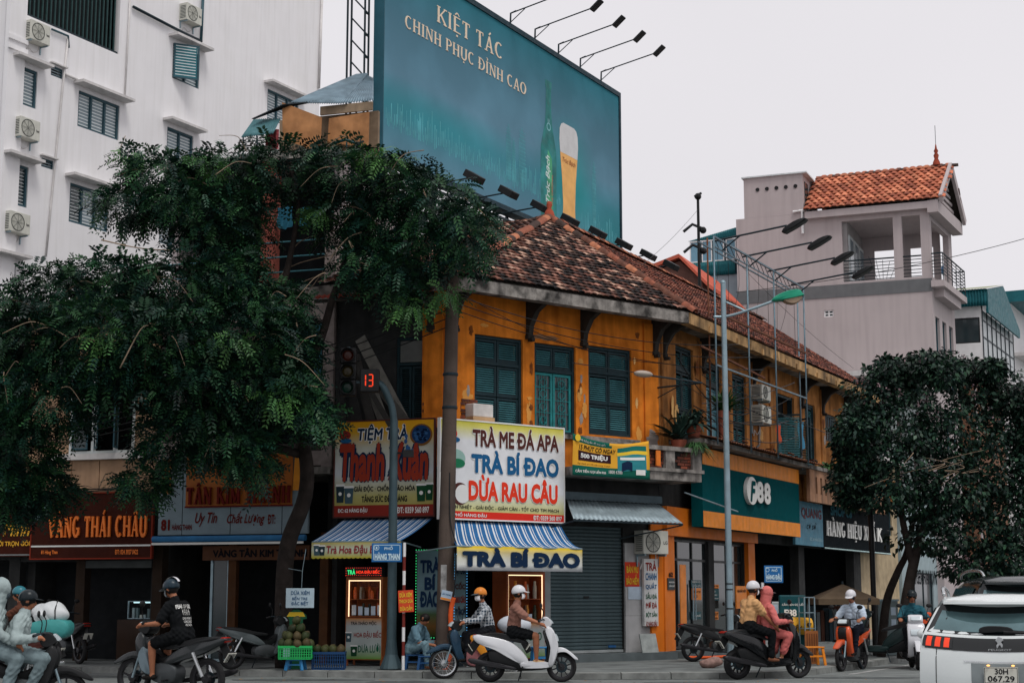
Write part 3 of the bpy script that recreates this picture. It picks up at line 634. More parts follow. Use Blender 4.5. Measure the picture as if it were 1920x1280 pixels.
# ================================================================== the yellow corner house
BRICKS = [mat('old_brick_%d' % k, c, .9, var=.3, scale=8, bump=.4, bscale=30) for k, c in enumerate((lin(130, 70, 52), lin(104, 58, 46), lin(84, 52, 44)))]
def wroot(name, label, cat, p, group=None): return empty(name, (p[0], p[1], 0), 0, label, cat, group)
def xline(fa, oa, fb, ob):
    p = fa.o - fa.dy * oa; q = fb.o - fb.dy * ob
    t = ((q.x - p.x) * fb.dx.y - (q.y - p.y) * fb.dx.x) / (fa.dx.x * fb.dx.y - fa.dx.y * fb.dx.x); r_ = p + fa.dx * t; return Vector((r_.x, r_.y, 0))
Y = wroot('corner_house', 'old ochre corner house with teal shutters and a mossy tiled hip roof', 'house', C0)
YF, YL, YR = (Y, FF), (Y, FL), (Y, FR)
RLEN = 18.5
fw = [(.73, 2.12, 5.3, 7.4), (2.47, 3.73, 5.3, 7.38), (4.13, 5.53, 5.36, 7.48)]
wall('front_wall', OCHRE, YF, 0.02, LFF - .02, 4.4, 8.5, 0, .35, fw)
s_a, s_b, z_a, z_b = FL.R(741, 796, 631, 772)
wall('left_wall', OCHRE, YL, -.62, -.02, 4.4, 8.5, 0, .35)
wall('left_wall', SOOT_SHADE, YL, -2.72, -.62, 4.4, 8.5, .06, .35, [(s_a, s_b, 5.3, z_b)])
bx('corner_pilaster', OCHRE, YL, -.55, -.12, -.05, 0, 4.4, 8.3)
bx('corner_pilaster', OCHRE, YF, 5.92, 6.38, -.05, 0, 4.45, 8.2); bx('corner_pilaster', OCHRE, YF, .03, .3, -.05, 0, 4.45, 8.2)
ro = [(1.2, 2.45, 5.5, 7.9), (3.4, 4.6, 5.5, 7.75), (5.5, 6.65, 5.5, 7.7), (9.4, 11.2, 5.5, 7.6), (12.35, 13.45, 5.5, 7.6), (14.6, 15.9, 6.6, 7.5)]
wall('right_wall', OCHREP, YR, 0.02, RLEN, 4.4, 8.5, 0, .35, ro)
for s in (.15, 2.9, 7.1, 8.7, 11.75, 14.0, 17.2): bx('pilaster', OCHREP, YR, s, s + .35, -.05, 0, 4.5, 8.2)
bx('end_wall', OCHREP, YR, RLEN - .35, RLEN, .36, 7, 0, 8.5)
# window frames and shutters of the front
for i, (s0, s1, z0, z1) in enumerate(fw):
    f = frame_bars(s0, s1, z0, z1, .06, .2, .07, rails=[z1 - .62]).build('window' if i != 1 else 'door', SHUTD, YF)
    m = (s0 + s1) / 2
    if i == 0:      # a shade in front of the shuttered window
        pass
    for a, c in ((s0 + .07, m - .01), (m + .01, s1 - .07)):
        shutter(f, a, c, .09, z1 - .58, z1 - .08)
        if i != 1: shutter(f, a, c, .09, z0 + .07, z0 + .72); shutter(f, a, c, .09, z0 + .74, z1 - .67)
        else:
            lf = frame_bars(a + .0, c - .0, z0 + .05, z1 - .67, .1, .15, .06).build('door_leaf', TURQ, f)
            bx('pane', GLASSD, f, a + .06, c - .06, .135, .14, z0 + .1, z1 - .72)
            g_ = MB(); cxx = (a + c) / 2; hh = z1 - .72 - z0 - .1
            for q in (-.11, -.04, .04, .11): g_.tube([(cxx + q, .11, z0 + .12), (cxx + q, .11, z1 - .74)], .008, 5)
            for zz in (z0 + .3, z0 + .62, z0 + .92, z0 + 1.18): g_.tube([(cxx + .1 * math.cos(t * math.pi / 8), .105, zz + .09 * math.sin(t * math.pi / 8)) for t in range(17)], .009, 5); 
            for zz in (z0 + .48, z0 + .78, z0 + 1.06): g_.box(a + .06, c - .06, .1, .115, zz, zz + .014)
            for q in (-1, 1): g_.tube([(cxx + q * (.05 + .03 * math.cos(t)), .1, z0 + .2 + .012 * t * 1.2 * math.sin(t) + .02 * t) for t in range(8)], .008, 5)
            g_.build('grille', TURQ, lf)
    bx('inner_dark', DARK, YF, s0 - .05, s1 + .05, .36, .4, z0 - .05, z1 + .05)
bx('sill', OLDC, YF, .6, 5.7, -.1, .05, 5.2, 5.3)
# left-hand dark shutters under the lean-to
f = frame_bars(s_a, s_b, 5.3, z_b, .1, .24, .06, rails=[z_b - .6]).build('window', SHUTD, YL)
m = (s_a + s_b) / 2
bx('panel', mat('grey_board', lin(110, 112, 110), .8), f, s_a + .06, s_b - .06, .15, .17, z_b - .55, z_b - .07)
DSH = mat('dark_shutter', lin(34, 52, 56), .7, var=.2)
for a, c in ((s_a + .06, m - .01), (m + .01, s_b - .06)): shutter(f, a, c, .13, 5.36, z_b - .65, DSH)
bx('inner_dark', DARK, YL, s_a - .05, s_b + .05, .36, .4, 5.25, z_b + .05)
# right-hand openings
for i, (s0, s1, z0, z1) in enumerate(ro):
    m = (s0 + s1) / 2
    f = frame_bars(s0, s1, z0, z1, .06, .2, .07, rails=[z1 - .6] if i < 5 else []).build('window', SHUTD, YR)
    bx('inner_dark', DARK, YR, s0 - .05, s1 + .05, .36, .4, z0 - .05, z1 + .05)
    if i == 1:
        for a, c in ((s0 + .07, m - .01), (m + .01, s1 - .07)):
            lf = frame_bars(a, c, z0 + .05, z1 - .66, .1, .15, .06, rails=[z0 + .6, z0 + 1.0, z0 + 1.35]).build('door_leaf', mat('blue_door', lin(70, 124, 140), .6, var=.2), f)
            bx('pane', mat('blue_pane', lin(96, 140, 152), .25, var=.2), f, a + .06, c - .06, .135, .14, z0 + .1, z1 - .72)
            shutter(f, a, c, .09, z1 - .56, z1 - .08)
    elif i == 3:
        for sx, ang in ((s0 + .07, -75), (s1 - .07, 62)):
            o = shutter(f, 0 if ang < 0 else -.75, .75 if ang < 0 else 0, -.02, z0 + .07, z1 - .66); o.location = (sx, .04, 0); o.rotation_euler = (0, 0, R(ang))
        bx('curtain', mat('blue_curtain', lin(70, 120, 140), .9), f, s0 + .8, s0 + 1.05, .2, .22, z0 + .1, z1 - .7)
    elif i == 5:
        b = MB()
        for k in range(6): b.box(s0 + .12 + k * .2, s0 + .14 + k * .2, .09, .11, z0 + .07, z1 - .07)
        b.box(s0 + .07, s1 - .07, .09, .11, z0 + .4, z0 + .42).build('bars', STEEL, f)
    else:
        for a, c in ((s0 + .07, m - .01), (m + .01, s1 - .07)):
            shutter(f, a, c, .09, z1 - .56, z1 - .08); shutter(f, a, c, .09, z0 + .07, z0 + .75); shutter(f, a, c, .09, z0 + .77, z1 - .65)
# eaves, gutter boards, soffit, brackets
ZE = 8.42
EC0 = xline(FL, .9, FF, .9); EC1 = xline(FF, .9, FR, .9); EL = FL.P(-2.75, .9); ER = FR.P(RLEN, .9)
I0 = xline(FL, .66, FF, .66); I1 = xline(FF, .66, FR, .66); IL = FL.P(-2.75, .66); IR = FR.P(RLEN, .66)
W0 = xline(FL, -.1, FF, -.1); W1_ = xline(FF, -.1, FR, -.1); WL = FL.P(-2.75, -.1); WR = FR.P(RLEN, -.1)
def wmesh(b, name, m, root, **k):
    b.v = [(p[0] - root.location.x, p[1] - root.location.y, p[2]) for p in b.v]; return b.build(name, m, root, **k)
def z_(p, z): return (p[0], p[1], z)
def strip(A, B, a, b_, z0, z1, name, m):
    return wmesh(MB().add([z_(A, z0), z_(B, z0), z_(b_, z0), z_(a, z0), z_(A, z1), z_(B, z1), z_(b_, z1), z_(a, z1)], [(3, 2, 1, 0), (4, 5, 6, 7), (0, 1, 5, 4), (1, 2, 6, 5), (2, 3, 7, 6), (3, 0, 4, 7)]), name, m, Y)
strip(EC0, EC1, I0, I1, ZE - .27, ZE, 'gutter_board', OLDC)
GUT = mat('stained_gutter', lin(176, 140, 96), .9, var=.4, scale=3, bump=.3, streak=.7, dirt=.6, dirtcol=(.02, .018, .015))
strip(EC1, ER, I1, IR, ZE - .27, ZE, 'gutter_board', GUT); strip(EL, EC0, IL, I0, ZE - .25, ZE - .02, 'gutter_board', OLDC)
strip(I0, I1, W0, W1_, ZE - .12, ZE - .04, 'soffit', SOOT_SHADE); strip(I1, IR, W1_, WR, ZE - .12, ZE - .04, 'soffit', OLDC); strip(IL, I0, WL, W0, ZE - .12, ZE - .04, 'soffit', SOOT_SHADE)
for k in range(16):   # drain stubs and dentils along the street eave
    bx('dentil', GUT, YR, 1.2 + k * 1.05, 1.2 + k * 1.05 + .1, -.94, -.9, ZE - .3, ZE - .14)
def bracket(parent, s):
    b = MB().prism([(0, 8.3), (-.62, 8.3), (-.62, 8.16), (-.34, 8.02), (-.14, 7.72), (-.1, 7.5), (0, 7.5)], s - .07, s + .07, 'x')
    b.box(s - .09, s + .09, -.12, 0, 7.42, 7.52); b.box(s - .05, s + .05, -.2, -.05, 7.36, 7.44)
    return b.build('bracket', WOODD, parent, bev=.01)
for s in (.12, 2.28, 3.95, 6.28): bracket(YF, s)
for s in (.3, 3.05, 7.2, 11.9, 14.15, 17.0): bracket(YR, s)
bracket(YL, -.4)
# roof
A = at(1030, 413, 41.2); Bq = A + FR.dx * (RLEN - .5); PAL = [lin(110, 72, 60), lin(88, 60, 52), lin(68, 50, 46), lin(142, 102, 88), lin(44, 38, 37), lin(172, 138, 120), lin(34, 30, 30), lin(60, 46, 42)]
ZT = ZE + .03
YT = Y
def off(p): return Vector((p[0] - Y.location.x, p[1] - Y.location.y, p[2]))
F_ = [off(z_(EC0, ZT)), off(z_(EC1, ZT)), off(A)]; Rr = [off(z_(EC1, ZT)), off(z_(ER, ZT)), off(Bq), off(A)]
LB = Vector((A.x - 2.6, A.y + 1.6, A.z - .35)); Ll = [off(z_(EL, ZT)), off(z_(EC0, ZT)), off(A), off(LB)]
bkA = FR.P(3.0, -9.0, ZT); bkB = FR.P(RLEN, -9.0, ZT)
rb = MB()
for P in (F_, Rr, Ll, [off(bkB), off(bkA), off(A), off(Bq)], [off(bkA), off(LB), off(A)], [off(z_(EL, ZT)), off(LB), off(bkA)], [off(z_(ER, ZT)), off(bkB), off(Bq)]): rb.add([p - Vector((0, 0, .02)) for p in P], [tuple(range(len(P)))])
rb.build('roof', WOODD, Y)
tiles(Y, F_, .185, .27, PAL, seed=1, lift=.05); tiles(Y, Rr, .185, .27, [lin(122, 68, 54), lin(102, 58, 47), lin(80, 49, 42), lin(142, 90, 72), lin(54, 41, 37)], seed=2); tiles(Y, Ll, .185, .27, PAL, seed=3)
up = Vector((0, 0, .07))
ridge_tiles(Y, off(A) + up, off(z_(EC1, ZT)) + up, .12, .34, seed=4); ridge_tiles(Y, off(A) + up, off(z_(EC0, ZT)) + up, .12, .34, seed=5); ridge_tiles(Y, off(A) + up, off(Bq) + up, .11, .34, seed=6); ridge_tiles(Y, off(A) + up, off(LB) + up, .12, .34, seed=7)
MB().lathe([(.0, .42), (.06, .4), (.08, .3), (.05, .22), (.11, .14), (.15, 0), (.16, -.1)], 12, Matrix.Translation(off(A) + Vector((0, 0, .1)))).build('finial', mat('finial_clay', lin(150, 70, 50), .85, var=.3), Y, sm=True)
# lean-to of red corrugated sheet over the left side, and the planks beneath it
z0 = FL.sz(740, 552, 1.0)[1]
corrug('lean_to', mat('red_sheet', lin(150, 70, 58), .7, .1, var=.3, scale=3, dirt=.5, dirtcol=lin(84, 46, 40)), YL, (-2.75, -1.15, z0), (.0, -1.15, z0), (.0, -.1, z0 + .42), (-2.75, -.1, z0 + .42), n=22, amp=.025)
MB().box(-2.75, .0, -1.12, -1.06, z0 - .1, z0 - .03).build('lean_to_beam', WOODD, YL)
pr = random.Random(5); PLK = [mat('plank_%d' % k, c, .85, var=.25, scale=5) for k, c in enumerate((lin(120, 118, 112), lin(86, 84, 80), lin(60, 58, 56), lin(40, 40, 40)))]
for i, (s0, s1, wd, zt, mi) in enumerate(((-2.05, -.85, .26, 7.3, 0), (-1.5, -.75, .2, 6.1, 1), (-1.75, -1.3, .24, 6.2, 0), (-2.1, -1.6, .2, 6.9, 2), (-2.3, -1.9, .22, 6.8, 3), (-2.45, -2.3, .2, 7.0, 3), (-2.0, -1.1, .12, 6.6, 2))):
    MB().beam((s0, -.16 - .05 * i, zt), (s1, -.3 - .05 * i, 5.25), wd, .03, up=(0, 1, 0)).build('plank', PLK[mi], YL)
bx('plank_floor', WOODD, YL, -2.7, -.05, -.5, -.06, 5.12, 5.2)
# patches of exposed brick and grey render
def bricks(parent, s0, s1, z0, z1, y, seed=1, keep=.85):
    r = random.Random(seed); z = z0; k = 0; meshes = [MB().box(0, .21, -.02, 0, 0, .06).mesh('brick', m_) for m_ in BRICKS]
    while z < z1:
        s = s0 - (k % 2) * .11
        while s < s1:
            if s >= s0 and r.random() < keep: link('brick', r.choice(meshes), parent, T=(s, y - r.uniform(0, .012), z))
            s += .225
        z += .075; k += 1
bricks(YF, .02, .62, 5.32, 5.95, .0, 3, .75); bricks(YL, -.6, -.1, 5.3, 5.8, .0, 4, .7)
def patch(parent, cx, cz, rx, rz, y, m, seed):
    r = random.Random(seed); n = 22; b = MB(); P = []
    for k in range(n): a = 2 * math.pi * k / n; q = r.uniform(.65, 1.1); P.append((cx + rx * q * math.cos(a), y, cz + rz * q * math.sin(a)))
    return b.add(P, [tuple(range(n))]).build('plaster_patch', m, parent)
GP = mat('bare_render', lin(148, 138, 132), .9, var=.25, bump=.3); PO = mat('faded_ochre', lin(214, 150, 74), .9, var=.2)
patch(YF, 6.15, 5.3, .22, .32, -.054, GP, 1); patch(YF, .52, 5.95, .16, .22, -.003, PO, 2); patch(YF, 2.8, 7.52, .5, .07, -.003, mat('old_render', lin(130, 96, 70), .9, var=.2), 3); patch(YF, 5.75, 5.45, .12, .2, -.003, PO, 4); patch(YF, 2.3, 5.7, .08, .3, -.003, PO, 5); patch(YF, 1.0, 7.62, .12, .05, -.003, PO, 6)
pr = random.Random(31); STN = mat('brown_stain', lin(120, 66, 26), .9, var=.35, scale=8); PL2 = mat('pale_flake', lin(224, 176, 112), .9, var=.2)
for k in range(26):
    s = pr.choice((.55, 2.3, 3.9, 5.72, 2.3, 3.9)) + pr.uniform(-.1, .1); q = pr.random(); patch(YF, s, pr.uniform(5.35, 8.0), pr.uniform(.02, .09), pr.uniform(.04, .22), -.0035 - .0003 * k, (STN, PL2, PO, GP)[pr.choice((0, 0, 1, 2, 3))], 40 + k)
for k in range(14): patch(YR, pr.choice((.9, 2.8, 5.0, 7.6, 8.2, 8.9, 11.9, 14.2)) + pr.uniform(-.2, .2), pr.uniform(5.6, 7.9), pr.uniform(.06, .2), pr.uniform(.08, .35), -.054 - .0003 * k, (STN, GP, PL2)[k % 3], 80 + k)
# balcony ledge with brick balustrade round the corner
b = MB().box(2.95, 6.9, -.95, 0, 4.3, 4.5).box(2.95, 6.95, -1.0, -.9, 4.5, 4.58); b.build('balcony_slab', OLDC, YF)
bx('balcony_cap', OLDC, YF, 2.95, 6.95, -1.0, -.78, 5.0, 5.1)
for s in (3.0, 4.4, 5.7, 6.6): bx('balcony_pier', OLDC, YF, s, s + .3, -.96, -.8, 4.58, 5.0)
for i, s in enumerate((3.35, 4.75, 6.05)):
    bricks(YF, s, s + (.95 if i < 2 else .5), 4.6, 5.0, -.86, 20 + i, .9); bx('balcony_infill', SOOT_SHADE, YF, s - .04, s + (1.04 if i < 2 else .56), -.86, -.8, 4.585, 4.995)
bx('orange_brick', mat('orange_block', lin(206, 112, 40), .8, var=.2), YF, 5.36, 5.5, -.99, -.955, 4.62, 4.98)
bx('balcony_slab', OLDC, YR, .6, RLEN, -.95, 0, 5.31, 5.42)
wall('balcony_front', mat('stained_parapet', lin(150, 112, 86), .9, var=.35, scale=2, streak=.8, dirtcol=(.03, .025, .022)), YR, 9.6, RLEN, 4.35, 5.3, -.9, -.8, [(10.2 + k * .5, 10.38 + k * .5, 4.6, 5.1) for k in range(15)])
# ground floor: pillars, header, shop back walls
wall('front_ground_wall', SOOT_SHADE, YF, 0.0, LFF - .02, .1, 4.4, 0.02, .3, [(.3, 2.62, .1, 3.3), (2.9, 5.2, .3, 3.2)])
wall('left_ground_wall', SOOT_SHADE, YL, -2.72, -.01, .1, 4.4, 0.02, .3, [(-2.6, -.25, .1, 3.3)])
wall('right_ground_wall', SOOT_SHADE, YR, 0.02, RLEN, .1, 4.9, 0.02, .3, [(.6, 3.4, .3, 3.0), (3.8, 6.2, .3, 3.0), (6.8, 11.3, .13, 3.1), (11.9, 17.6, .13, 3.1)])
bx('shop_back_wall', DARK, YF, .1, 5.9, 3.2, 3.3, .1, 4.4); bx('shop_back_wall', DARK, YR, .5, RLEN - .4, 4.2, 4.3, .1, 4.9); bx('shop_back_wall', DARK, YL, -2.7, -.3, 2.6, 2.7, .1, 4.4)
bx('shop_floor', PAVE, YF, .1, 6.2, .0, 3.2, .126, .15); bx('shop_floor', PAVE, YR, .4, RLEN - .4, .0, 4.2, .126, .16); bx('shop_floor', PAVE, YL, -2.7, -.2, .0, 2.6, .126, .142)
bx('storey_floor', SOOT_SHADE, YF, .1, 6.2, .31, 3.3, 4.2, 4.4); bx('storey_floor', SOOT_SHADE, YR, .4, RLEN - .4, .36, 5, 4.85, 5.05)
for k in (6.5, 11.6, RLEN - .42): bx('shade_partition', DARK, YR, k, k + .06, .31, 4.2, .13, 4.9)  # added near-black sheets that make the open shops look shaded inside
bx('doorstep', mat('granite_step', lin(86, 94, 96), .8, var=.2), YF, 2.7, 6.5, -.45, .02, .12, .3); bx('doorstep', MATS['granite_step'], YR, .3, 6.5, -.5, .02, .12, .3)
WPIL = mat('pale_pillar', lin(176, 176, 176), .8, var=.12, streak=.3, dirtcol=lin(90, 90, 90))
for k in range(3): bx('pillar_tile', WPIL, YF, 5.22, 6.38, -.03 - .002 * (k % 2), .02, .3 + k * .85, .3 + k * .85 + .845)
bx('pillar', mat('grey_pillar', lin(140, 146, 148), .8, var=.15), YF, 2.64, 2.88, -.06, .3, .13, 3.3)
# roller shutter: one slat after another
RS = mat('roller_shutter', lin(78, 94, 98), .5, .3, var=.15, streak=.15, dirtcol=lin(50, 58, 60))
me = MB().prism([(.0, .0), (-.022, .02), (-.022, .06), (0, .083)], 2.9, 5.2, 'x').mesh('shutter_slat', RS)
for k in range(35):
    link('shutter_slat', me, YF, T=(0, .1, .3 + k * .0835))
bx('shutter_bottom_bar', mat('shutter_bar', lin(170, 176, 176), .5, .4), YF, 2.9, 5.2, .04, .1, .31, .37); bx('shutter_lock', BLK, YF, 4.0, 4.15, .06, .08, 1.55, 1.6)
bx('shutter_sign_plate', mat('blue_plate', lin(40, 90, 140), .5), YF, 4.75, 4.98, .055, .075, .42, .47)
# orange pawn-shop front round the corner
bx('orange_pillar', ORANGEP, YR, -.05, .6, -.12, .02, .3, 3.05); bx('orange_pillar', ORANGEP, YR, 6.25, 6.8, -.1, .02, .3, 3.05); bx('orange_header', ORANGEP, YR, -.05, 6.8, -.2, .02, 3.05, 3.75)
bx('orange_pillar', ORANGEP, YF, 6.0, 6.4, -.1, -.035, .3, 3.4)
gl = mat('shop_glass', (.02, .028, .03), .06, var=.1, spec=.6)
df = frame_bars(.62, 3.38, .32, 3.0, .08, .16, .06, [1.3, 2.35], [2.5]).build('glass_door', BLK, YR)
for a, c in ((.68, 1.27), (1.33, 2.32), (2.38, 3.32)): bx('pane', gl, df, a, c, .115, .125, .38, 2.94)
for a in (2.26, 2.44): MB().tube([(a, .04, 1.0), (a, .04, 1.9)], .018, 8).build('door_handle', STEEL, df)
df2 = frame_bars(3.82, 6.18, .32, 3.0, .08, .16, .06, [5.0], [2.5]).build('glass_door', BLK, YR)
for a, c in ((3.88, 4.97), (5.03, 6.12)): bx('pane', gl, df2, a, c, .115, .125, .38, 2.94)
bx('light_tube', mat('tube_light', (.75, .9, .95), emit=1.2, var=0), YR, 1.0, 2.9, .5, .55, 2.72, 2.77)
# ================================================================== houses along the left-hand street
TILEG = mat('granite_tile', lin(150, 138, 134), .7, var=.2, scale=6); GROUT = mat('grout', lin(70, 64, 62), .9)
hs = wroot('shop_house', 'tall shop house with granite tiles and open terraces behind the big tree', 'house', FL.P(-5))
HL = (hs, FL); s0, s1 = -7.2, -2.78
wall('front_wall', GROUT, HL, s0, s1, 4.4, 8.5, .02, .3, [(-4.6, -3.0, 5.0, 7.72), (-6.9, -5.0, 5.2, 7.6)])
tm = {}
for i in range(8):      # granite cladding, tile by tile
    for j in range(12):
        a = s0 + i * .552; z = 4.5 + j * .33
        if any(a + .54 > q[0] and a < q[1] and z + .32 > q[2] and z < q[3] for q in ((-4.6, -3.0, 5.0, 7.72), (-6.9, -5.0, 5.2, 7.6))) and not a > -3.05: continue
        me = tm.setdefault(0, MB().box(0, .54, -.012, .0, 0, .322).mesh('wall_tile', TILEG)); link('wall_tile', me, HL, T=(a, .018, z))
bx('corner_column', TILEG, HL, -3.02, -2.76, -.02, .3, 4.4, 9.9)
cur = MB(); rows = []
for i in range(8): rows.append([(-4.55 + 1.5 * j / 40, .0 + .035 * math.sin(j * .9 + .2 * i) * (1 - i / 9), 7.7 - i * .165 - .03 * math.sin(j * .08)) for j in range(41)])
cur.sheet(rows).build('curtain', mat('blue_cloth', lin(66, 112, 128), .9, var=.15), HL, sm=True, fix=False); bx('curtain_rail', STEEL, HL, -4.6, -3.0, -.05, -.02, 6.5, 6.53)
bx('room_dark', DARK, HL, s0 + .05, s1 - .05, 2.5, 2.6, 0.1, 11.5)
for z in (4.3, 8.4, 11.55): bx('floor_slab', OLDC, HL, s0, s1, -.05 if z < 8.5 else -.35, 5, z, z + .16)
bx('side_wall', GREYW, HL, s1 - .2, s1, .35, 5, 4.4, 11.7); bx('side_wall', GREYW, HL, s0, s0 + .2, .35, 5, 4.4, 11.7); bx('shop_side_wall', SOOT_SHADE, HL, s0, s0 + .2, .31, 2.5, .1, 4.3); bx('shop_side_wall', SOOT_SHADE, HL, s1 - .2, s1, .31, 2.5, .1, 4.3); bx('back_wall', GREYW, HL, s0, s1, 5, 5.2, .1, 11.7)  # shop side walls coloured dark to carry the shade indoors
sA_, zA2 = FL.sz(502, 420, .3); bx('red_column', mat('red_column', lin(150, 82, 70), .9, var=.2, streak=.3, dirtcol=lin(80, 40, 36)), HL, sA_ - .17, sA_ + .17, -.3, .0, 8.56, 11.55)
TARP = mat('blue_tarp', lin(44, 110, 134), .7, var=.15)
for k, (l, r, t, bt) in enumerate(((520, 548, 388, 430), (560, 602, 388, 426))):
    a, c, zb_, zt_ = FL.R(l, r, t, bt, off=.3); rows = [[(a + (c - a) * j / 14, -.3 + .04 * math.sin(j * 1.1 + i), zt_ + (zb_ - zt_) * i / 6 * (1 - .12 * abs(j - 7) / 7)) for j in range(15)] for i in range(7)]
    MB().sheet(rows).build('tarp', TARP, HL, sm=True, fix=False)
b = MB()
for z in (8.9, 9.25, 9.6): b.tube([(s0 + .1, -.3, z), (-2.9, -.3, z)], .018, 6)
b.build('terrace_rail', mat('blue_rail', lin(60, 110, 120), .6), HL)
# rooftop shack
rs = wroot('rooftop_shack', 'rooftop shack with corrugated roof and plywood screens beside the billboard', 'shack', FL.P(-4.6)); RL = (rs, FL)
def fp(px, py, off=0.): s, z = FL.sz(px, py, off); return Vector((s, -off, z))
PLY = mat('plywood', lin(172, 122, 80), .8, var=.3, scale=3, streak=.4, dirt=.4, dirtcol=lin(120, 80, 50), dsc=2)
def board(P, name, m, th=.03):
    q = MB().add([p for p in P] + [p + Vector((0, th, 0)) for p in P], [(0, 1, 2, 3), (7, 6, 5, 4), (0, 4, 5, 1), (1, 5, 6, 2), (2, 6, 7, 3), (3, 7, 4, 0)]); return q.build(name, m, RL)
board([fp(530, 262, .2), fp(600, 284, .0), fp(603, 220, .0), fp(529, 192, .2)], 'plywood_screen', PLY)
board([fp(614, 268, -.3), fp(690, 276, -.3), fp(692, 210, -.3), fp(617, 222, -.3)], 'plywood_screen', PLY)
RS2 = mat('grey_corrugated', lin(116, 136, 148), .5, .3, var=.2, streak=.3, dirtcol=lin(60, 70, 78))
def csheet(P, n, m, name='roof_sheet', amp=.02): corrug(name, m, RL, *P, n=n, amp=amp)
csheet([fp(545, 192, .0), fp(640, 194, -.2), fp(690, 138, -2.6), fp(668, 140, -2.6)], 22, RS2)
csheet([fp(640, 194, -.2), fp(700, 188, -.6), fp(700, 146, -2.6), fp(684, 140, -2.6)], 12, RS2)
csheet([fp(472, 224, .5), fp(532, 196, .3), fp(612, 188, -.4), fp(560, 190, -.4)], 16, mat('black_corrugated', lin(34, 42, 46), .6, .2, var=.2))
csheet([fp(452, 258, .7), fp(512, 250, .7), fp(526, 222, .2), fp(476, 224, .2)], 14, mat('green_corrugated', lin(72, 112, 118), .5, .2, var=.2, streak=.3, dirtcol=lin(40, 70, 76)))
b = MB().tube([fp(497, 302, .3), fp(560, 288, .3), fp(648, 262, .3), fp(676, 272, .2)], .035, 8).tube([fp(540, 302, .3), fp(660, 284, .3)], .02, 6)
for q in (515, 560, 605, 650): p0 = fp(q, 300 - (q - 515) * .25, .3); b.tube([p0, (p0.x, p0.y, 11.7)], .018, 6)
b.build('railing', mat('green_pipe', lin(30, 62, 66), .5, .3), RL)
MB().tube([fp(456, 258, .7), fp(456, 300, .7)], .02, 6).tube([fp(482, 255, .7), fp(482, 296, .7)], .025, 6).tube([fp(452, 268, .7), fp(500, 262, .7)], .014, 6).build('awning_post', STEELD, RL)
bx('back_wall', mat('shack_wall', lin(150, 130, 108), .9, var=.3, streak=.5, dirtcol=lin(70, 60, 50)), RL, -4.7, fp(680, 240).x, .9, 1.0, 11.7, 12.9)
bx('gable_band', MATS['shack_wall'], RL, fp(590, 200).x, fp(688, 200).x, .3, .36, fp(640, 212, -.3).z, fp(640, 196, -.3).z)
p0, p1 = fp(498, 245, .25), fp(522, 280, .25)
rows = [[(p0.x + (p1.x - p0.x) * j / 10, -.25 + .03 * math.sin(j * 1.3), p0.z + (p1.z - p0.z) * i / 6) for j in range(11)] for i in range(7)]
o = MB().sheet(rows).build('hanging_cloth', mat('red_print_cloth', lin(150, 70, 74), .9, var=.6, scale=14), RL, sm=True, fix=False)
# the jeweller's house
vh = wroot('jeweller_house', 'low beige shop house with white window frames behind the drooping tree', 'house', FL.P(-9)); VL = (vh, FL)
BEI = mat('beige_stone', lin(172, 140, 112), .9, var=.2, scale=2, bump=.2, streak=.35, dirt=.3, dirtcol=lin(100, 84, 70))
wz0, wz1 = FL.sz(190, 850)[1], 7.1; a = FL.sz(130, 820)[0]; c = FL.sz(252, 820)[0]
wall('front_wall', BEI, VL, -10.75, -7.22, 3.95, 8.6, .02, .3, [(a, c, wz0, wz1)])
bx('sill', SLAB, VL, a - .5, c + .4, -.12, .02, wz0 - .14, wz0)
for k in range(4): bx('stone_panel', BEI, VL, -10.2 + k * .75, -10.2 + k * .75 + .73, -.01, .02, 4.05, wz0 - .17)
f = frame_bars(a, c, wz0, wz1, .0, .1, .07, [a + (c - a) * .36, a + (c - a) * .7]).build('window', mat('white_frame', lin(190, 196, 196), .6, var=.1), VL)
for k, ang in ((0, 0), (1, -50), (2, -70)):
    q = frame_bars(0, .42, wz0 + .1, wz1 - .1, -.03, 0, .04).build('casement', BLUEF, f); q.location = (a + .1 + (c - a) * .35 * k, -.01, 0); q.rotation_euler = (0, 0, R(ang)); bx('pane', GLASSD, q, .04, .38, -.02, -.012, wz0 + .14, wz1 - .14)
bx('room_dark', DARK, VL, -10.7, -7.25, 1.2, 1.3, .1, 8.6)
bx('side_wall', SOOT_SHADE, VL, -10.75, -10.55, .31, 5, .1, 8.6); bx('side_wall', SOOT_SHADE, VL, -7.42, -7.22, .31, 5, .1, 8.6); bx('ceiling', SOOT_SHADE, VL, -10.75, -7.22, .0, 4, 2.4, 2.5)
corrug('roof_sheet', mat('dark_corrugated', lin(70, 78, 82), .6, .2, var=.2), VL, (-11.2, -.9, 8.55), (-7.2, -.9, 8.55), (-7.2, 3, 9.4), (-11.2, 3, 9.4), n=30)
eh = wroot('end_house', 'grey shop house at the far left with a dark brown fascia sign', 'house', FL.P(-13)); EH = (eh, FL)
wall('front_wall', SOOT_SHADE, EH, -17.5, -10.8, .1, 8.2, .05, .3, [(-17, -11.1, .13, 2.45), (-16, -14.5, 4.8, 7), (-13, -11.6, 4.8, 7)]); bx('room_dark', DARK, EH, -17.4, -10.9, 1.6, 1.7, .1, 8.2); bx('roof_slab', SLAB, EH, -17.6, -10.78, -.3, 6, 8.2, 8.4)
for q in (-16, -13): frame_bars(q, q + 1.45, 4.8, 7, .1, .18, .06, [q + .72]).build('window', BLUEF, EH)
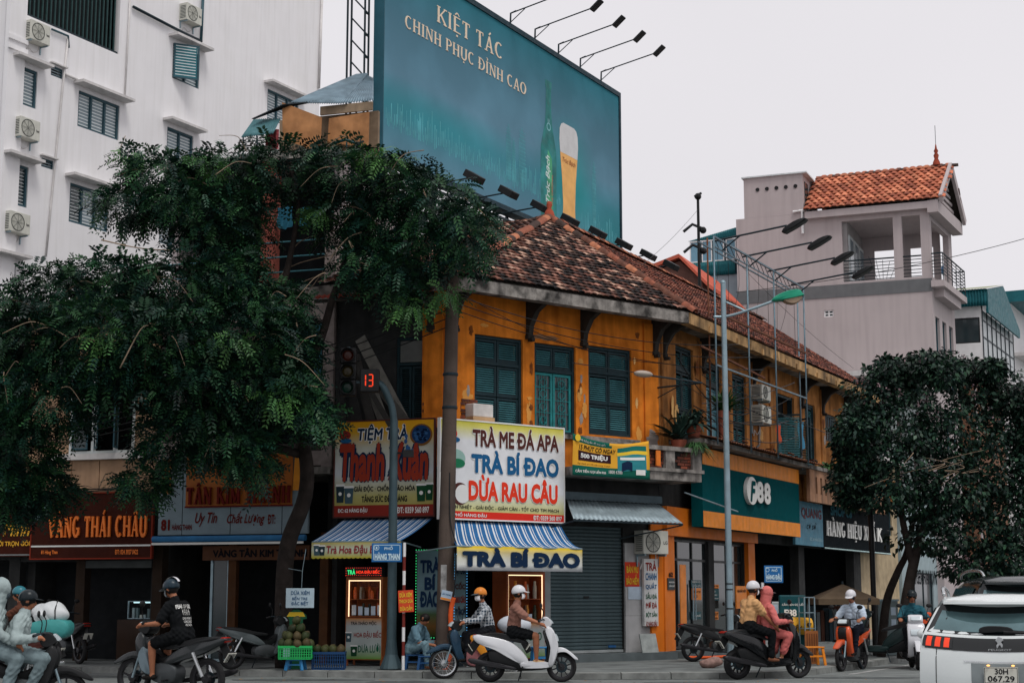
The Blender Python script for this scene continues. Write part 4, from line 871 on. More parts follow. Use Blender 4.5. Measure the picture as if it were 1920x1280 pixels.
# shop interiors at street level on the left: columns, counter, shutters
bx('shop_column', mat('wood_column', lin(74, 46, 24), .8, var=.25), HL, FL.sz(435, 1150)[0] - .1, FL.sz(435, 1150)[0] + .1, -.05, .1, .13, 2.95)
bx('shop_column', MATS['wood_column'], HL, -2.98, -2.78, -.05, .25, .13, 3.0); bx('shop_column', mat('brown_column', lin(44, 33, 25), .9), VL, FL.sz(150, 1150)[0] - .12, FL.sz(150, 1150)[0] + .12, -.05, .2, .13, 2.5)
bx('shop_column', MATS['brown_column'], HL, -7.2, -6.95, -.02, .25, .13, 3.0)
f = frame_bars(FL.sz(392, 1100)[0], FL.sz(428, 1100)[0], .15, 2.5, .05, .12, .06).build('glass_door', STEEL, HL); bx('pane', GLASSD, f, FL.sz(392, 1100)[0] + .05, FL.sz(428, 1100)[0] - .05, .08, .09, .2, 2.45)
a, c, zb_, zt_ = FL.R(222, 330, 1126, 1160)
bx('counter', mat('brown_counter', lin(50, 34, 24), .4, var=.2), VL, FL.sz(205, 1150)[0], FL.sz(300, 1150)[0], .35, .9, .13, zb_ - .02)
bx('display_base', DARK, VL, a, c + .0, .35, .9, zb_ - .02, zb_)
cs = frame_bars(a, -7.3, zb_, zt_, .4, .44, .02, [a + .6, a + 1.2]).build('display_case', STEEL, VL)
bx('display_light', mat('case_light', (.55, .85, .9), emit=1.0, var=0), cs, a + .03, -7.35, .6, .63, zt_ - .05, zt_ - .02)
rr = random.Random(2)
for k in range(16): x = a + .06 + k * .1; bx('jewellery_stand', mat('case_goods_%d' % (k % 3), ((.3, .4, .42), (.1, .16, .17), (.5, .55, .5))[k % 3], .4), cs, x, x + .06, .5, .56, zb_ + .002, zb_ + rr.uniform(.08, .26)) if x < -7.45 else None
bx('lintel_beam', mat('lintel_grey', lin(66, 70, 70), .8), VL, FL.sz(150, 1055)[0], -7.22, -.04, .1, FL.sz(250, 1064)[1], FL.sz(250, 1050)[1])
# ================================================================== signs and awnings
def ink(name, r, g, b): return S('ink_' + name, r, g, b, rough=.8, var=.04, spec=.06)
IBLK = ink('black', 22, 24, 30); INAVY = ink('navy', 24, 44, 70); IWHT = ink('white', 224, 224, 220); IRED = ink('red', 206, 66, 46); IBROWN = ink('brown', 84, 48, 44); IBLUE = ink('blue', 34, 92, 136); IGREEN = ink('green', 30, 92, 66); IGOLD = ink('gold', 226, 170, 60); IDRED = ink('dark_red', 140, 46, 38); IYEL = ink('yellow', 226, 190, 60); IMAR = ink('maroon', 96, 30, 26)
def sign(fr, name, label, rect, off, mats, th=.08, cat='sign', frame=None, group=None):
    s0, s1, z0, z1 = rect
    t = fthing(fr, name, label, cat, (s0 + s1) / 2, off, z0, group); W = (s1 - s0) / 2; H = z1 - z0
    p = MB().box(-W, W, 0, th, 0, H).build('board', mats, t)
    if frame:
        b = MB().box(-W - .03, W + .03, -.012, th, -.03, 0).box(-W - .03, W + .03, -.012, th, H, H + .03).box(-W - .03, -W, -.012, th, 0, H).box(W, W + .03, -.012, th, 0, H); b.build('frame', frame, t)
    t['W'] = W; t['H'] = H
    return t
def band(t, u0, u1, v0, v1, m, y=-.003, name='band'):
    W, H = t['W'], t['H']; return MB().box(-W + 2 * W * u0, -W + 2 * W * u1, y, .0 if y > -.01 else y + .003, H * v0, H * v1).build(name, m, t)
def tx(t, body, m, u0, u1, v0, v1, bold=.0, shear=0., y=-.006, outl=None, ob=.05, arc=0., depth=.004, skew=0.):
    W, H = t['W'], t['H']; r_ = (-W + 2 * W * u0, -W + 2 * W * u1, H * v0, H * v1)
    if outl:
        e = ob * .45 * (r_[3] - r_[2]); text(t, body, outl, (r_[0] - e * .6, r_[1] + e * .6, r_[2] - e * .6, r_[3] + e * .5), y, depth, bold + ob, shear, arc=arc, skew=skew)
    return text(t, body, m, r_, y - (.004 if outl else 0), depth, bold, shear, arc=arc, skew=skew)
def gradmat(name, stops, axis=2, lo=0., hi=1.):
    m = bpy.data.materials.new(name); m.use_nodes = True; n = m.node_tree.nodes; l = m.node_tree.links; b = n['Principled BSDF']; b.inputs['Roughness'].default_value = .7; b.inputs['Specular IOR Level'].default_value = .06
    t = n.new('ShaderNodeTexCoord'); s = n.new('ShaderNodeSeparateXYZ'); l.new(t.outputs['Object'], s.inputs[0]); mr = n.new('ShaderNodeMapRange'); mr.inputs[1].default_value = lo; mr.inputs[2].default_value = hi
    l.new(s.outputs[axis], mr.inputs[0]); cr = n.new('ShaderNodeValToRGB'); l.new(mr.outputs[0], cr.inputs[0]); e = cr.color_ramp.elements
    e[0].position, e[0].color = stops[0][0], (*stops[0][1], 1); e[1].position, e[1].color = stops[-1][0], (*stops[-1][1], 1)
    for p, c in stops[1:-1]: q = e.new(p); q.color = (*c, 1)
    nz = n.new('ShaderNodeTexNoise'); nz.inputs['Scale'].default_value = 3; nz.inputs['Detail'].default_value = 5; l.new(t.outputs['Object'], nz.inputs['Vector'])
    f = n.new('ShaderNodeMapRange'); f.inputs[1].default_value = .3; f.inputs[2].default_value = .7; f.inputs[3].default_value = .9; f.inputs[4].default_value = 1.08; l.new(nz.outputs[0], f.inputs[0])
    x = n.new('ShaderNodeMix'); x.data_type = 'RGBA'; x.blend_type = 'MULTIPLY'; x.inputs[0].default_value = 1; l.new(cr.outputs[0], x.inputs[6]); l.new(f.outputs[0], x.inputs[7]); l.new(x.outputs[2], b.inputs['Base Color']); return m
def cup(parent, cx, z, w, h, m, y=-.012, lid=None):
    o = MB().add([(cx - w * .4, y, z), (cx + w * .4, y, z), (cx + w * .5, y, z + h), (cx - w * .5, y, z + h)], [(0, 1, 2, 3)]).build('cup_print', m, parent)
    MB().add([(cx - w * .54, y - .001, z + h * .93), (cx + w * .54, y - .001, z + h * .93), (cx + w * .5, y - .001, z + h * 1.06), (cx - w * .5, y - .001, z + h * 1.06)], [(0, 1, 2, 3)]).build('lid_print', lid or IWHT, parent)
    MB().lathe([(0, 0), (w * .2, 0)], 14, Matrix.Translation((cx, y - .002, z + h * .5)) @ Matrix.Rotation(math.pi / 2, 4, 'X')).build('logo_print', IWHT, parent)
def disc(parent, cx, cz, rx, rz, m, y, name='disc_print', n=24): return MB().add([(cx + rx * math.cos(2 * math.pi * k / n), y, cz + rz * math.sin(2 * math.pi * k / n)) for k in range(n)], [tuple(range(n))]).build(name, m, parent)
# --- tea shop sign, left
r_ = (*[FL.R(628, 813, 788, 967, off=.6)[k] for k in (0, 1)], 3.31, 5.37); H = r_[3] - r_[2]
t = sign(FL, 'tea_shop_sign', 'tea shop sign with brown script Thanh Xuân over the left blue awning', r_, .6, gradmat('tea_print', ((0, lin(150, 130, 40)), (.22, lin(176, 170, 110)), (.45, lin(196, 200, 204)), (.72, lin(186, 186, 170)), (.88, lin(206, 160, 46)), (1, lin(212, 150, 26))), 2, 0, H), frame=IBROWN)
band(t, 0, 1, 0, .115, ink('brick_red', 132, 46, 38)); tx(t, 'TIỆM TRÀ', INAVY, .23, .74, .76, .97, .035, .12, outl=IWHT, ob=.07); tx(t, 'Thanh Xuân', ink('tea_brown', 150, 56, 40), .05, .95, .36, .77, .045, .1, outl=INAVY, ob=.08, skew=.0)
tx(t, 'GIẢI ĐỘC · CHỐNG LÃO HÓA', IBLK, .2, .82, .245, .34, .03); tx(t, 'TĂNG SỨC ĐỀ KHÁNG', IBLK, .28, .74, .145, .245, .03)
tx(t, 'ĐC: 62 HÀNG ĐẬU', IWHT, .04, .34, .03, .095, .025); tx(t, 'ĐT: 0359 560 897', IWHT, .64, .96, .025, .09, .025)
W = t['W']; cup(t, -W * .88, .3, .2, .38, ink('cup_dark', 40, 56, 62)); cup(t, -W * .7, .28, .22, .36, ink('cup_slate', 66, 88, 96)); cup(t, W * .76, .3, .22, .36, ink('cup_green', 30, 70, 46)); cup(t, W * .92, .32, .18, .36, ink('cup_green', 30, 70, 46))
disc(t, W * .75, H * .84, .26, .24, ink('wood_bowl', 120, 82, 40), -.009); disc(t, W * .75, H * .845, .22, .2, ink('flower_blue', 30, 58, 96), -.012)
rr = random.Random(4)
for k in range(26): disc(t, W * .75 + rr.uniform(-.15, .15), H * .845 + rr.uniform(-.13, .13), .04, .03, (ink('petal_a', 50, 92, 140), ink('petal_b', 16, 30, 56))[k % 2], -.014 - .0004 * k, 'petal_print', 7)
for k in range(7): disc(t, W * rr.uniform(.38, .58), H * rr.uniform(.62, .9), .04, .055, MATS['ink_petal_a'], -.015 - .0004 * k, 'petal_print', 7)
disc(t, -W * .8, H * .86, .14, .1, IDRED, -.009); disc(t, -W * .78, H * .8, .14, .05, IBLUE, -.011)
# --- tea sign, right
r_ = (-.64, 2.82, 3.24, 5.34); H = 2.1
t = sign(FF, 'tea_menu_sign', 'white and yellow menu sign TRÀ ME ĐÁ APA behind the concrete pole', r_, .6, gradmat('menu_print', ((0, lin(190, 180, 60)), (.18, lin(206, 206, 170)), (.3, lin(222, 224, 226)), (.8, lin(222, 224, 226)), (.95, lin(212, 206, 110)), (1, lin(198, 190, 66))), 2, 0, H), frame=IWHT)
band(t, 0, 1, 0, .075, ink('bright_red', 214, 52, 40)); tx(t, 'TRÀ ME ĐÁ APA', IBROWN, .245, .955, .745, .965, .04, outl=IWHT, ob=.05); tx(t, 'TRÀ BÍ ĐAO', IBLUE, .235, .955, .47, .715, .05, outl=IWHT, ob=.05); tx(t, 'DỪA RAU CÂU', ink('scarlet', 222, 62, 40), .215, .945, .185, .46, .05, outl=IWHT, ob=.05)
tx(t, 'THANH NHIỆT - GIẢI ĐỘC - GIẢM CÂN - TỐT CHO TIM MẠCH', IBLK, .02, .955, .09, .155, .015); tx(t, '62 PHỐ HÀNG ĐẬU', IWHT, .06, .36, .012, .068, .025); tx(t, 'ĐT: 0359 560 897', IWHT, .74, .98, .012, .06, .025)
W = t['W']; disc(t, -W * .84, H * .86, .16, .14, ink('scarlet', 0, 0, 0), -.009); disc(t, -W * .82, H * .8, .2, .07, IBLUE, -.011); disc(t, -W * .78, H * .61, .28, .2, ink('mint', 150, 186, 176), -.009); disc(t, -W * .74, H * .56, .2, .1, ink('jelly_green', 40, 120, 84), -.011); disc(t, -W * .7, H * .25, .24, .24, IBROWN, -.009); disc(t, -W * .66, H * .25, .2, .2, IWHT, -.011)
# --- banner on the balcony
s0, s1 = FF.sz(1073, 850, 1.06)[0], FF.sz(1218, 860, 1.06)[0]; z0, z1 = FF.sz(1073, 890, 1.06)[1], FF.sz(1073, 812, 1.06)[1]
t = fthing(FF, 'banner', 'yellow and green loan banner reading 500 TRIỆU hung on the brick balcony', 'banner', (s0 + s1) / 2, 1.06, z0); W = (s1 - s0) / 2; H = z1 - z0; t['W'] = W; t['H'] = H
def sag(u, v): return -.02 * math.sin(u * 9 + v * 3) - .015 * math.sin(u * 4 - v * 5)
def sagz(u, v): return -.16 * math.sin(math.pi * min(1, u * .95)) * v * (.5 + .5 * v)
b = MB(); b.sheet([[(-W + 2 * W * j / 30, sag(j / 30, i / 12), H * i / 12 + sagz(j / 30, i / 12)) for j in range(31)] for i in range(13)])
YEL = ink('banner_yellow', 222, 164, 56); GRN = ink('banner_green', 24, 92, 78)
for k in range(12 * 30):
    i, j = divmod(k, 30); b.m[k] = 1 if i < 3 or (i > 9 and j < 16 - (i - 9) * 1.0) else 0
o = b.build('cloth', [YEL, GRN], t, sm=True, fix=False); q = o.modifiers.new('thick', 'SOLIDIFY'); q.thickness = .004; q.offset = 1
def drape(o, lift=.02):
    for v in o.data.vertices:
        u, vv = (v.co.x + W) / (2 * W), v.co.z / H; v.co.y = sag(u, vv) - lift; v.co.z += sagz(u, vv)
    return o
for (bd, m, u0, u1, v0, v1, bo, sh, lf) in (('15 PHÚT CÓ NGAY', IBLK, .08, .55, .66, .83, .02, .2, .012), ('CẦN TIỀN GỌI LIỀN F88', IWHT, .03, .42, .06, .17, .03, 0, .012), ('1800 6388', IWHT, .46, .63, .1, .19, .02, 0, .012), ('Vay nhanh từ 3-30 triệu trong 15 phút', IBLK, .06, .48, .27, .33, .0, .2, .012), ('Hệ thống cầm đồ toàn quốc', IWHT, .1, .42, .87, .95, .02, 0, .012)):
    drape(text(t, bd, m, (-W + 2 * W * u0, -W + 2 * W * u1, H * v0, H * v1), 0, 0, bo, sh), lf)
q = MB(); q.sheet([[(-W + 2 * W * (.07 + .42 * j / 8), 0, H * (.38 + .25 * i / 3)) for j in range(9)] for i in range(4)]); drape(q.build('text_box', ink('dark_maroon', 52, 30, 36), t, fix=False), .010); drape(text(t, '500 TRIỆU', IWHT, (-W + 2 * W * .1, -W + 2 * W * .45, H * .42, H * .61), 0, 0, .05), .017)
for (u0, u1, v0, v1, m) in ((.57, .95, .16, .62, ink('shop_teal', 52, 130, 138)), (.56, .97, .62, .72, IYEL), (.57, .96, .72, .86, ink('shop_green', 30, 108, 100)), (.6, .93, .5, .58, IWHT), (.62, .75, .18, .42, INAVY), (.8, .93, .1, .24, IWHT)):
    q = MB(); q.sheet([[(-W + 2 * W * (u0 + (u1 - u0) * j / 6), 0, H * (v0 + (v1 - v0) * i / 3) + (.06 * (1 - abs(j - 3.5) / 3) if m is not IWHT else 0)) for j in range(7)] for i in range(4)]); drape(q.build('shop_print', m, t, fix=False), .010 + .002 * v0 + (.006 if m in (INAVY, IWHT) else 0))
disc(t, -W + .12, H * .9, .08, .08, IYEL, -.06, 'logo_print')
# --- the green and orange pawn-shop box sign
r_ = (1.3, 9.42, 3.3, 5.26); H = 1.96
t = sign(FR, 'pawn_shop_sign', 'green pawn shop sign with orange bands and white F88 lettering', r_, .62, S('sign_green', 6, 74, 78, rough=.9, var=.08, spec=.03), th=.3)
OR = S('sign_orange', 228, 136, 34, rough=.6, var=.1, streak=.25, dirtcol=lin(120, 70, 24))
W = t['W']; band(t, 0, 1, .79, 1.0, OR, -.012); band(t, 0, 1, 0, .2, OR, -.012)
for k in (.33, .62): MB().box(-W + 2 * W * k, -W + 2 * W * k + .012, -.0135, -.012, H * .79, H).build('panel_joint', IBROWN, t)
w8 = S('letter_white', 226, 226, 222, rough=.5, var=.03)
sL, sR_ = FR.sz(1394, 920, .62)[0], FR.sz(1441, 925, .62)[0]; c_ = t.location; b0 = -(r_[0] + r_[1]) / 2
zt, zb_ = FR.sz(1400, 893, .62)[1] - 3.3, FR.sz(1400, 945, .62)[1] - 3.3
xl = sL + b0; xr = sR_ + b0; wd = (xr - xl)
def thickdisc(cx, cz, rx, rz, m, y0, y1, name, n=28):
    P = [(cx + rx * math.cos(2 * math.pi * k / n), cz + rz * math.sin(2 * math.pi * k / n)) for k in range(n)]; return MB().prism(P, y0, y1).build(name, m, t)
thickdisc(xl + wd * .21, (zt + zb_) / 2, wd * .21, (zt - zb_) / 2, w8, -.1, -.001, 'logo_disc')
text(t, 'F', S('sign_green', 0, 0, 0), (xl + wd * .12, xl + wd * .33, zb_ + (zt - zb_) * .1, zb_ + (zt - zb_) * .86), -.1, .012, .04, .25)
for x0 in (.43, .72): text(t, '8', w8, (xl + wd * x0, xl + wd * (x0 + .27), zb_ + (zt - zb_) * .1, zb_ + (zt - zb_) * .9), -.06, .01, .05)
for x0 in (.43, .72): text(t, '8', S('letter_side', 150, 156, 154), (xl + wd * x0 + .02, xl + wd * (x0 + .27) + .02, zb_ + (zt - zb_) * .1, zb_ + (zt - zb_) * .9), -.02, .01, .05)
MB().tube([(-W - 1.5, -.1, .75), (-W + 1.9, -.25, .45)], .02, 6).build('brace_rod', STEEL, t)
# --- left street fascia signs
r_ = FL.R(60, 284, 930, 1046, off=.35); r_ = (r_[0], r_[1], 2.47, 3.95); H = 1.48
t = sign(FL, 'jeweller_sign', 'dark brown jeweller sign with orange serif letters VÀNG THÁI CHÂU', r_, .35, S('brown_board', 58, 24, 16, rough=.7, var=.15, spec=.08), frame=ink('red_edge', 130, 50, 36))
ORL = S('orange_letter', 232, 122, 48, rough=.5, var=.1); W = t['W']
serif(t, 'VÀNG THÁI CHÂU', ORL, (-W * .70, W * .94, .48, .95), -.004, .05, 1.5); band(t, 0, 1, .175, .2, IWHT, -.006); tx(t, '81 Hàng Than', ORL, .09, .23, .05, .125, .03); tx(t, 'ĐT: 024 3927 0422', ORL, .71, .9, .05, .125, .03)
MB().add([(-W * .8, -.02, 1.02), (-W * .7, -.05, 1.25), (-W * .9, -.05, 1.22), (-W * .98, -.02, .78), (-W * .86, -.06, .98)], [(0, 1, 4), (1, 2, 4), (2, 3, 4), (3, 0, 4)]).build('diamond_emblem', S('pale_emblem', 150, 180, 186), t)
r_ = FL.R(-60, 58, 960, 1042, off=.3); r_ = (r_[0] - 1, r_[1], 2.52, 3.6)
t = sign(FL, 'betrothal_sign', 'dark brown shop sign with gold script at the far left edge', r_, .3, S('brown_board', 0, 0, 0)); W = t['W']; tx(t, 'Anh Minh', IGOLD, .45, .995, .44, .78, .02, .35); tx(t, 'CƯỚI HỎI TRỌN GÓI', IGOLD, .5, .995, .2, .36, .03); band(t, 0, 1, .02, .05, S('sign_strip', 120, 124, 124))
GB = S('grey_panel', 118, 134, 142, rough=.6, var=.1)
r_ = (FL.sz(297, 940, .35)[0], FL.sz(578, 940, .35)[0], 2.97, 4.75); H = 1.78
t = sign(FL, 'gold_shop_sign', 'grey panelled gold shop sign with brown board and number 81 above the blue awning strip', r_, .35, GB, frame=None); W = t['W']
for u in (.0, .165, .49, .83): MB().box(-W + 2 * W * u, -W + 2 * W * u + .012, -.004, 0, 0, H).build('panel_joint', IBLK, t)
band(t, .19, .9, .36, 1.0, S('dark_gold_board', 150, 84, 26, rough=.5, var=.15), -.03, 'gold_board'); band(t, .185, .905, .34, .36, IMAR, -.034, 'gold_board_edge')
b = MB().prism([(-W + .07, .95), (-W + .34, .92), (-W + .3, 1.7), (-W + .12, 1.75)], -.06, 0); b.build('gold_bar', S('gold_bar', 196, 124, 34, rough=.45), t)
MB().prism([(W - .36, .95), (W - .1, .95), (W - .14, 1.7), (W - .32, 1.7)], -.06, 0).build('gold_bar', MATS['gold_bar'], t)
serif(t, 'TÂN KIM THANH', IMAR, (-W * .6, W * .78, .68, 1.06), -.03, .05, 1.5); serif(t, 'VÀNG', IMAR, (-W * .2, W * .4, 1.3, 1.6), -.03, .05, 1.5)
tx(t, '81', IMAR, .025, .085, .055, .2, .05); tx(t, 'HÀNG THAN', IMAR, .1, .235, .06, .15, .03); tx(t, 'Uy Tín', IMAR, .255, .405, .1, .28, .02, .35); tx(t, 'Chất Lượng', IMAR, .47, .72, .1, .29, .02, .35); tx(t, 'ĐT:', IMAR, .74, .79, .12, .24, .03)
t2 = fthing(FL, 'folded_awning', 'rolled blue awning under the grey gold shop sign', 'awning', (r_[0] + r_[1]) / 2, .5, 2.74); MB().tube([(-W - .02, 0, .13), (W + .02, 0, .13)], .07, 10).build('roll', S('awning_blue', 44, 104, 150, rough=.7), t2); MB().box(-W, W, -.09, -.05, .0, .05).build('front_bar', IWHT, t2); MB().box(-W, W, .07, .12, .05, .2).build('cover', IBLK, t2)
r2 = (FL.sz(380, 1030, .1)[0], FL.sz(580, 1030, .1)[0], 2.4, 2.72)
t = sign(FL, 'inner_fascia', 'dark brown inner fascia board with black lettering under the blue awning strip', r2, .1, S('inner_brown', 84, 50, 28, rough=.6)); tx(t, 'VÀNG TÂN KIM THANH', IBLK, .1, .98, .2, .85, .04)
# --- right street signs
BL = S('blue_signboard', 70, 120, 140, rough=.6, var=.2)
r_ = (9.6, 12.5, 3.1, 4.4); t = sign(FR, 'blue_shop_sign', 'faded blue sign with brown letters beside the green pawn shop sign', r_, .42, BL); tx(t, 'VÂN QUANG', ink('faded_maroon', 104, 66, 72), -.25, .95, .6, .92, .03); tx(t, 'cơ sở', IBLK, .4, .75, .38, .55, .0, .3); tx(t, 'ĐC: 64 HÀNG ĐẬU', ink('pale_blue', 150, 180, 190), .5, .95, .1, .22, .02)
BB = S('black_signboard', 12, 20, 24, rough=.8, var=.2, spec=.04)
r_ = (12.6, 21.0, 3.05, 4.5); t = sign(FR, 'black_shop_sign', 'black shop sign with pale serif letters HÀNG HIỆU behind street trees', r_, .4, BB); W = t['W']
a, c = FR.sz(1549, 1005, .4)[0] - (r_[0] + r_[1]) / 2, FR.sz(1652, 1010, .4)[0] - (r_[0] + r_[1]) / 2
serif(t, 'HÀNG HIỆU XUẤ', IWHT, (a, a + (c - a) * .87, .42, .88), -.004, .04, 1.4); serif(t, 'K', IWHT, (c - (c - a) * .09, c, .42, .88), -.004, .04, 1.4); tx(t, 'SHOP 88', ink('dim_teal', 40, 84, 96), .1, .4, .74, .95, .05)
b = MB()
for k in range(56): b.ball((-W + .1 + k * (2 * W - .2) / 55, -.02, .03), .025, n=5, m=3)
b.build('light_string', S('string_bulb', 190, 214, 214, emit=.15), t)
# --- street name plates and small placards
def placard(fr_or_loc, name, label, w, h, lines, bg, fg, rz=0., cat='sign', edge=None, tilt=0., th=.012):
    t = empty(name, fr_or_loc, rz, label, cat); t['W'] = w / 2; t['H'] = h; MB().box(-w / 2, w / 2, 0, th, 0, h).build('plate', bg, t, bev=.006)
    if edge:
        b = MB()
        for e in (.035,): b.box(-w / 2 + e, w / 2 - e, -.002, 0, e, e + .012).box(-w / 2 + e, w / 2 - e, -.002, 0, h - e - .012, h - e).box(-w / 2 + e, -w / 2 + e + .012, -.002, 0, e, h - e).box(w / 2 - e - .012, w / 2 - e, -.002, 0, e, h - e)
        b.build('border', edge, t)
    for (s, u0, u1, v0, v1, bo) in lines: tx(t, s, fg, u0, u1, v0, v1, bo, y=-.002)
    t.rotation_euler = (0, R(tilt), rz); return t
SB = S('street_sign_blue', 30, 98, 156, rough=.4, var=.06); SW = S('street_sign_white', 190, 214, 224, rough=.5, var=.03)
p = at(725, 1053, 33.0); t = placard(p, 'street_name_plate', 'blue street name plate PHỐ HÀNG THAN on the red and white post', .62, .385, [('PHỐ', .42, .7, .64, .86, .03), ('HÀNG THAN', .1, .93, .12, .52, .06)], SB, SW, edge=SW)
MB().lathe([(.045, 0), (.055, .0)], 16, Matrix.Translation((-.21, -.004, .29)) @ Matrix.Rotation(math.pi / 2, 4, 'X')).build('emblem', SW, t); MB().box(-.24, -.18, -.005, -.003, .262, .27).box(-.225, -.195, -.005, -.003, .27, .31).build('emblem', SW, t)
p = at(1451, 1092, 36.0); t = placard(p, 'street_name_plate', 'blue street name plate PHỐ HÀNG ĐẬU beside the pawn shop door', .43, .38, [('PHỐ', .4, .7, .64, .86, .03), ('HÀNG ĐẬU', .08, .93, .12, .55, .06)], SB, SW, R(6), edge=SW)
MB().lathe([(.035, 0), (.045, .0)], 16, Matrix.Translation((-.14, -.004, .285)) @ Matrix.Rotation(math.pi / 2, 4, 'X')).build('emblem', SW, t)
def post(name, label, px, py, z1, r, m, loc=None, bands=None, base=.125):
    p = loc if loc is not None else ground(px, py, base); t = empty(name, (p[0], p[1], base), 0, label, 'post'); h_ = z1 - base
    if not bands: MB().cyl((0, 0, 0), (0, 0, h_), r, n=12).build('shaft', m, t, sm=40)
    else:
        n = bands; 
        for k in range(n): MB().cyl((0, 0, h_ * k / n), (0, 0, h_ * (k + 1) / n), r, n=12).build('band', [WHT, S('band_red', 112, 40, 34, rough=.6, var=.15)][k % 2], t, sm=40)
    return t
sp = at(756, 1240, 33.05); sp.z = 0
post('sign_post', 'red and white banded post carrying the street name plate', 0, 0, 2.68, .032, WHT, sp, 9)
pl = at(1430, 1100, 36.05); post('sign_post', 'short banded post below the right-hand street name plate', 0, 0, 1.9, .035, WHT, pl, 5)
p = at(762, 1147, 32.98); placard(p, 'coconut_placard', 'orange red placard DỪA XIÊM THẠCH DỪA tied to the banded post', .31, .44, [('DỪA XIÊM', .1, .9, .68, .95, .03), ('THẠCH DỪA', .05, .95, .38, .64, .03), ('DỪA DẦM', .1, .9, .07, .34, .03)], S('placard_red', 206, 72, 38, rough=.6), IYEL, 0, tilt=-3)
p = at(562, 1139, 33.3); t = placard(p, 'coconut_sign', 'white hanging sign DỪA XIÊM BẾN TRE ĐẶC BIỆT over the coconuts', .58, .4, [('DỪA XIÊM', .18, .84, .66, .92, .02), ('BẾN TRE', .23, .77, .4, .62, .02), ('ĐẶC BIỆT', .2, .8, .1, .36, .02)], S('placard_white', 170, 190, 200, rough=.6), ink('sign_blue', 50, 84, 120)); MB().tube([(.03, .0, .4), (.04, .0, .75), (.1, .02, 1.2)], .006, 5).tube([(.04, 0, .75), (-.25, .0, .8)], .006, 5).build('hanger', STEEL, t)
r_ = FF.R(1172, 1199, 1053, 1099, off=.06); p = FF.P((r_[0] + r_[1]) / 2, .06, r_[2]); placard(p, 'helmet_placard', 'red placard BÁN MŨ BẢO HIỂM on the pale pillar', r_[1] - r_[0], r_[3] - r_[2], [('BÁN MŨ', .1, .9, .55, .92, .03), ('BẢO HIỂM', .08, .92, .08, .5, .03)], S('placard_red2', 206, 60, 34, rough=.6), IYEL, FF.a)
r_ = FF.R(1178, 1204, 1099, 1123, off=.05); placard(FF.P((r_[0] + r_[1]) / 2, .05, r_[2]), 'paper_notice', 'blank white paper notice pasted below the helmet placard', r_[1] - r_[0], r_[3] - r_[2], [], S('paper', 190, 206, 220, rough=.8), IBLK, FF.a, th=.004)
r_ = FF.R(1208, 1234, 1047, 1173, off=.16); p = FF.P((r_[0] + r_[1]) / 2, .16, r_[2])
t = placard(p, 'drinks_list_sign', 'tall white list of drinks TRÀ CHANH QUẤT beside the shutter', r_[1] - r_[0], r_[3] - r_[2], [], S('list_white', 206, 206, 204, rough=.6), IBLK, FF.a, th=.08)
for k, (s, m) in enumerate((('TRÀ', IDRED), ('CHANH', IBLUE), ('QUẤT', IBLUE), ('SẤU ĐÁ', IGREEN), ('MƠ ĐÁ', IDRED), ('BỘT SẮN', IGREEN), ('62 HÀNG ĐẬU', IDRED))): v = .82 - k * .14; tx(t, s, m, .1, .9, v, v + (.155 if k == 0 else .11), .03, y=-.002)
r_ = (2.05, 2.35, 1.4, 1.95)
t = sign(FR, 'house_number_plate', 'small dark plate below the number 62 on the orange pillar', (*FR.R(1253, 1266, 1083, 1105, off=.15)[:2], *FR.R(1253, 1266, 1083, 1105, off=.15)[2:]), .14, S('plate_dark', 24, 40, 46, rough=.5), th=.02); tx(t, '62', IBLK, .2, .8, 1.1, 1.5, .05, y=.01); tx(t, 'HÀNG ĐẬU', IWHT, .1, .9, .55, .75, .02); tx(t, 'CẦM ĐỒ', IWHT, .1, .9, .25, .45, .02)
# stickers on the pawn-shop door
def dsign(label, l, r, t_, b_, lines, bg, fg, off=-.08, cat='sticker'):
    q = FR.R(l, r, t_, b_, off=off); t = sign(FR, 'door_sticker', label, q, off, bg, th=.004, cat=cat)
    for (s, u0, u1, v0, v1) in lines: tx(t, s, fg, u0, u1, v0, v1, .02, y=-.001)
DG = S('sticker_green', 14, 70, 76, rough=.5)
ls = lambda n: [('------- ---', .1, .9, .1 + .8 * k / n, .1 + .8 * k / n + .04) for k in range(n)]
dsign('orange sticker on the left door leaf of the pawn shop', 1297, 1315, 1102, 1124, [('ĐĂNG KÝ XE', .1, .9, .6, .85), ('Ô TÔ', .1, .6, .2, .45)], S('sticker_orange', 214, 124, 40, rough=.5), IBLK)
dsign('blue list sticker above the orange one on the pawn shop door', 1296, 1315, 1087, 1101, [('DỊCH VỤ', .1, .9, .6, .9), ('CẦM CỐ', .1, .9, .1, .45)], DG, IWHT)
dsign('green list sticker on the right door leaf of the pawn shop', 1331, 1348, 1103, 1125, [('Ô TÔ', .1, .6, .7, .85), ('XE MÁY', .1, .8, .4, .55), ('ĐIỆN THOẠI', .1, .9, .1, .25)], DG, IWHT)
dsign('orange strip sticker on the right door leaf of the pawn shop', 1331, 1348, 1095, 1102, [('DỊCH VỤ', .1, .9, .3, .8)], MATS['sticker_orange'], IBLK)
dsign('orange arrow sticker reading 15 PHÚT on the glass door', 1331, 1347, 1146, 1161, [('15 PHÚT', .05, .95, .5, .95), ('CÓ TIỀN', .3, .9, .05, .4)], MATS['sticker_orange'], IBLK)
dsign('green sticker low on the left glass leaf', 1297, 1315, 1146, 1160, [('CẦM ĐỒ', .3, .9, .3, .7)], DG, IWHT)
q = FR.R(1381, 1400, 1098, 1140, off=.3); t = sign(FR, 'poster_board', 'orange poster board reading BẠN CẦN TIỀN right of the glass door', q, .3, MATS['sticker_orange'], th=.03); tx(t, 'BÁN BẢO HIỂM', IBLK, .08, .92, .72, .9, .03); tx(t, 'Ô TÔ', IBLK, .3, .8, .2, .35, .02)
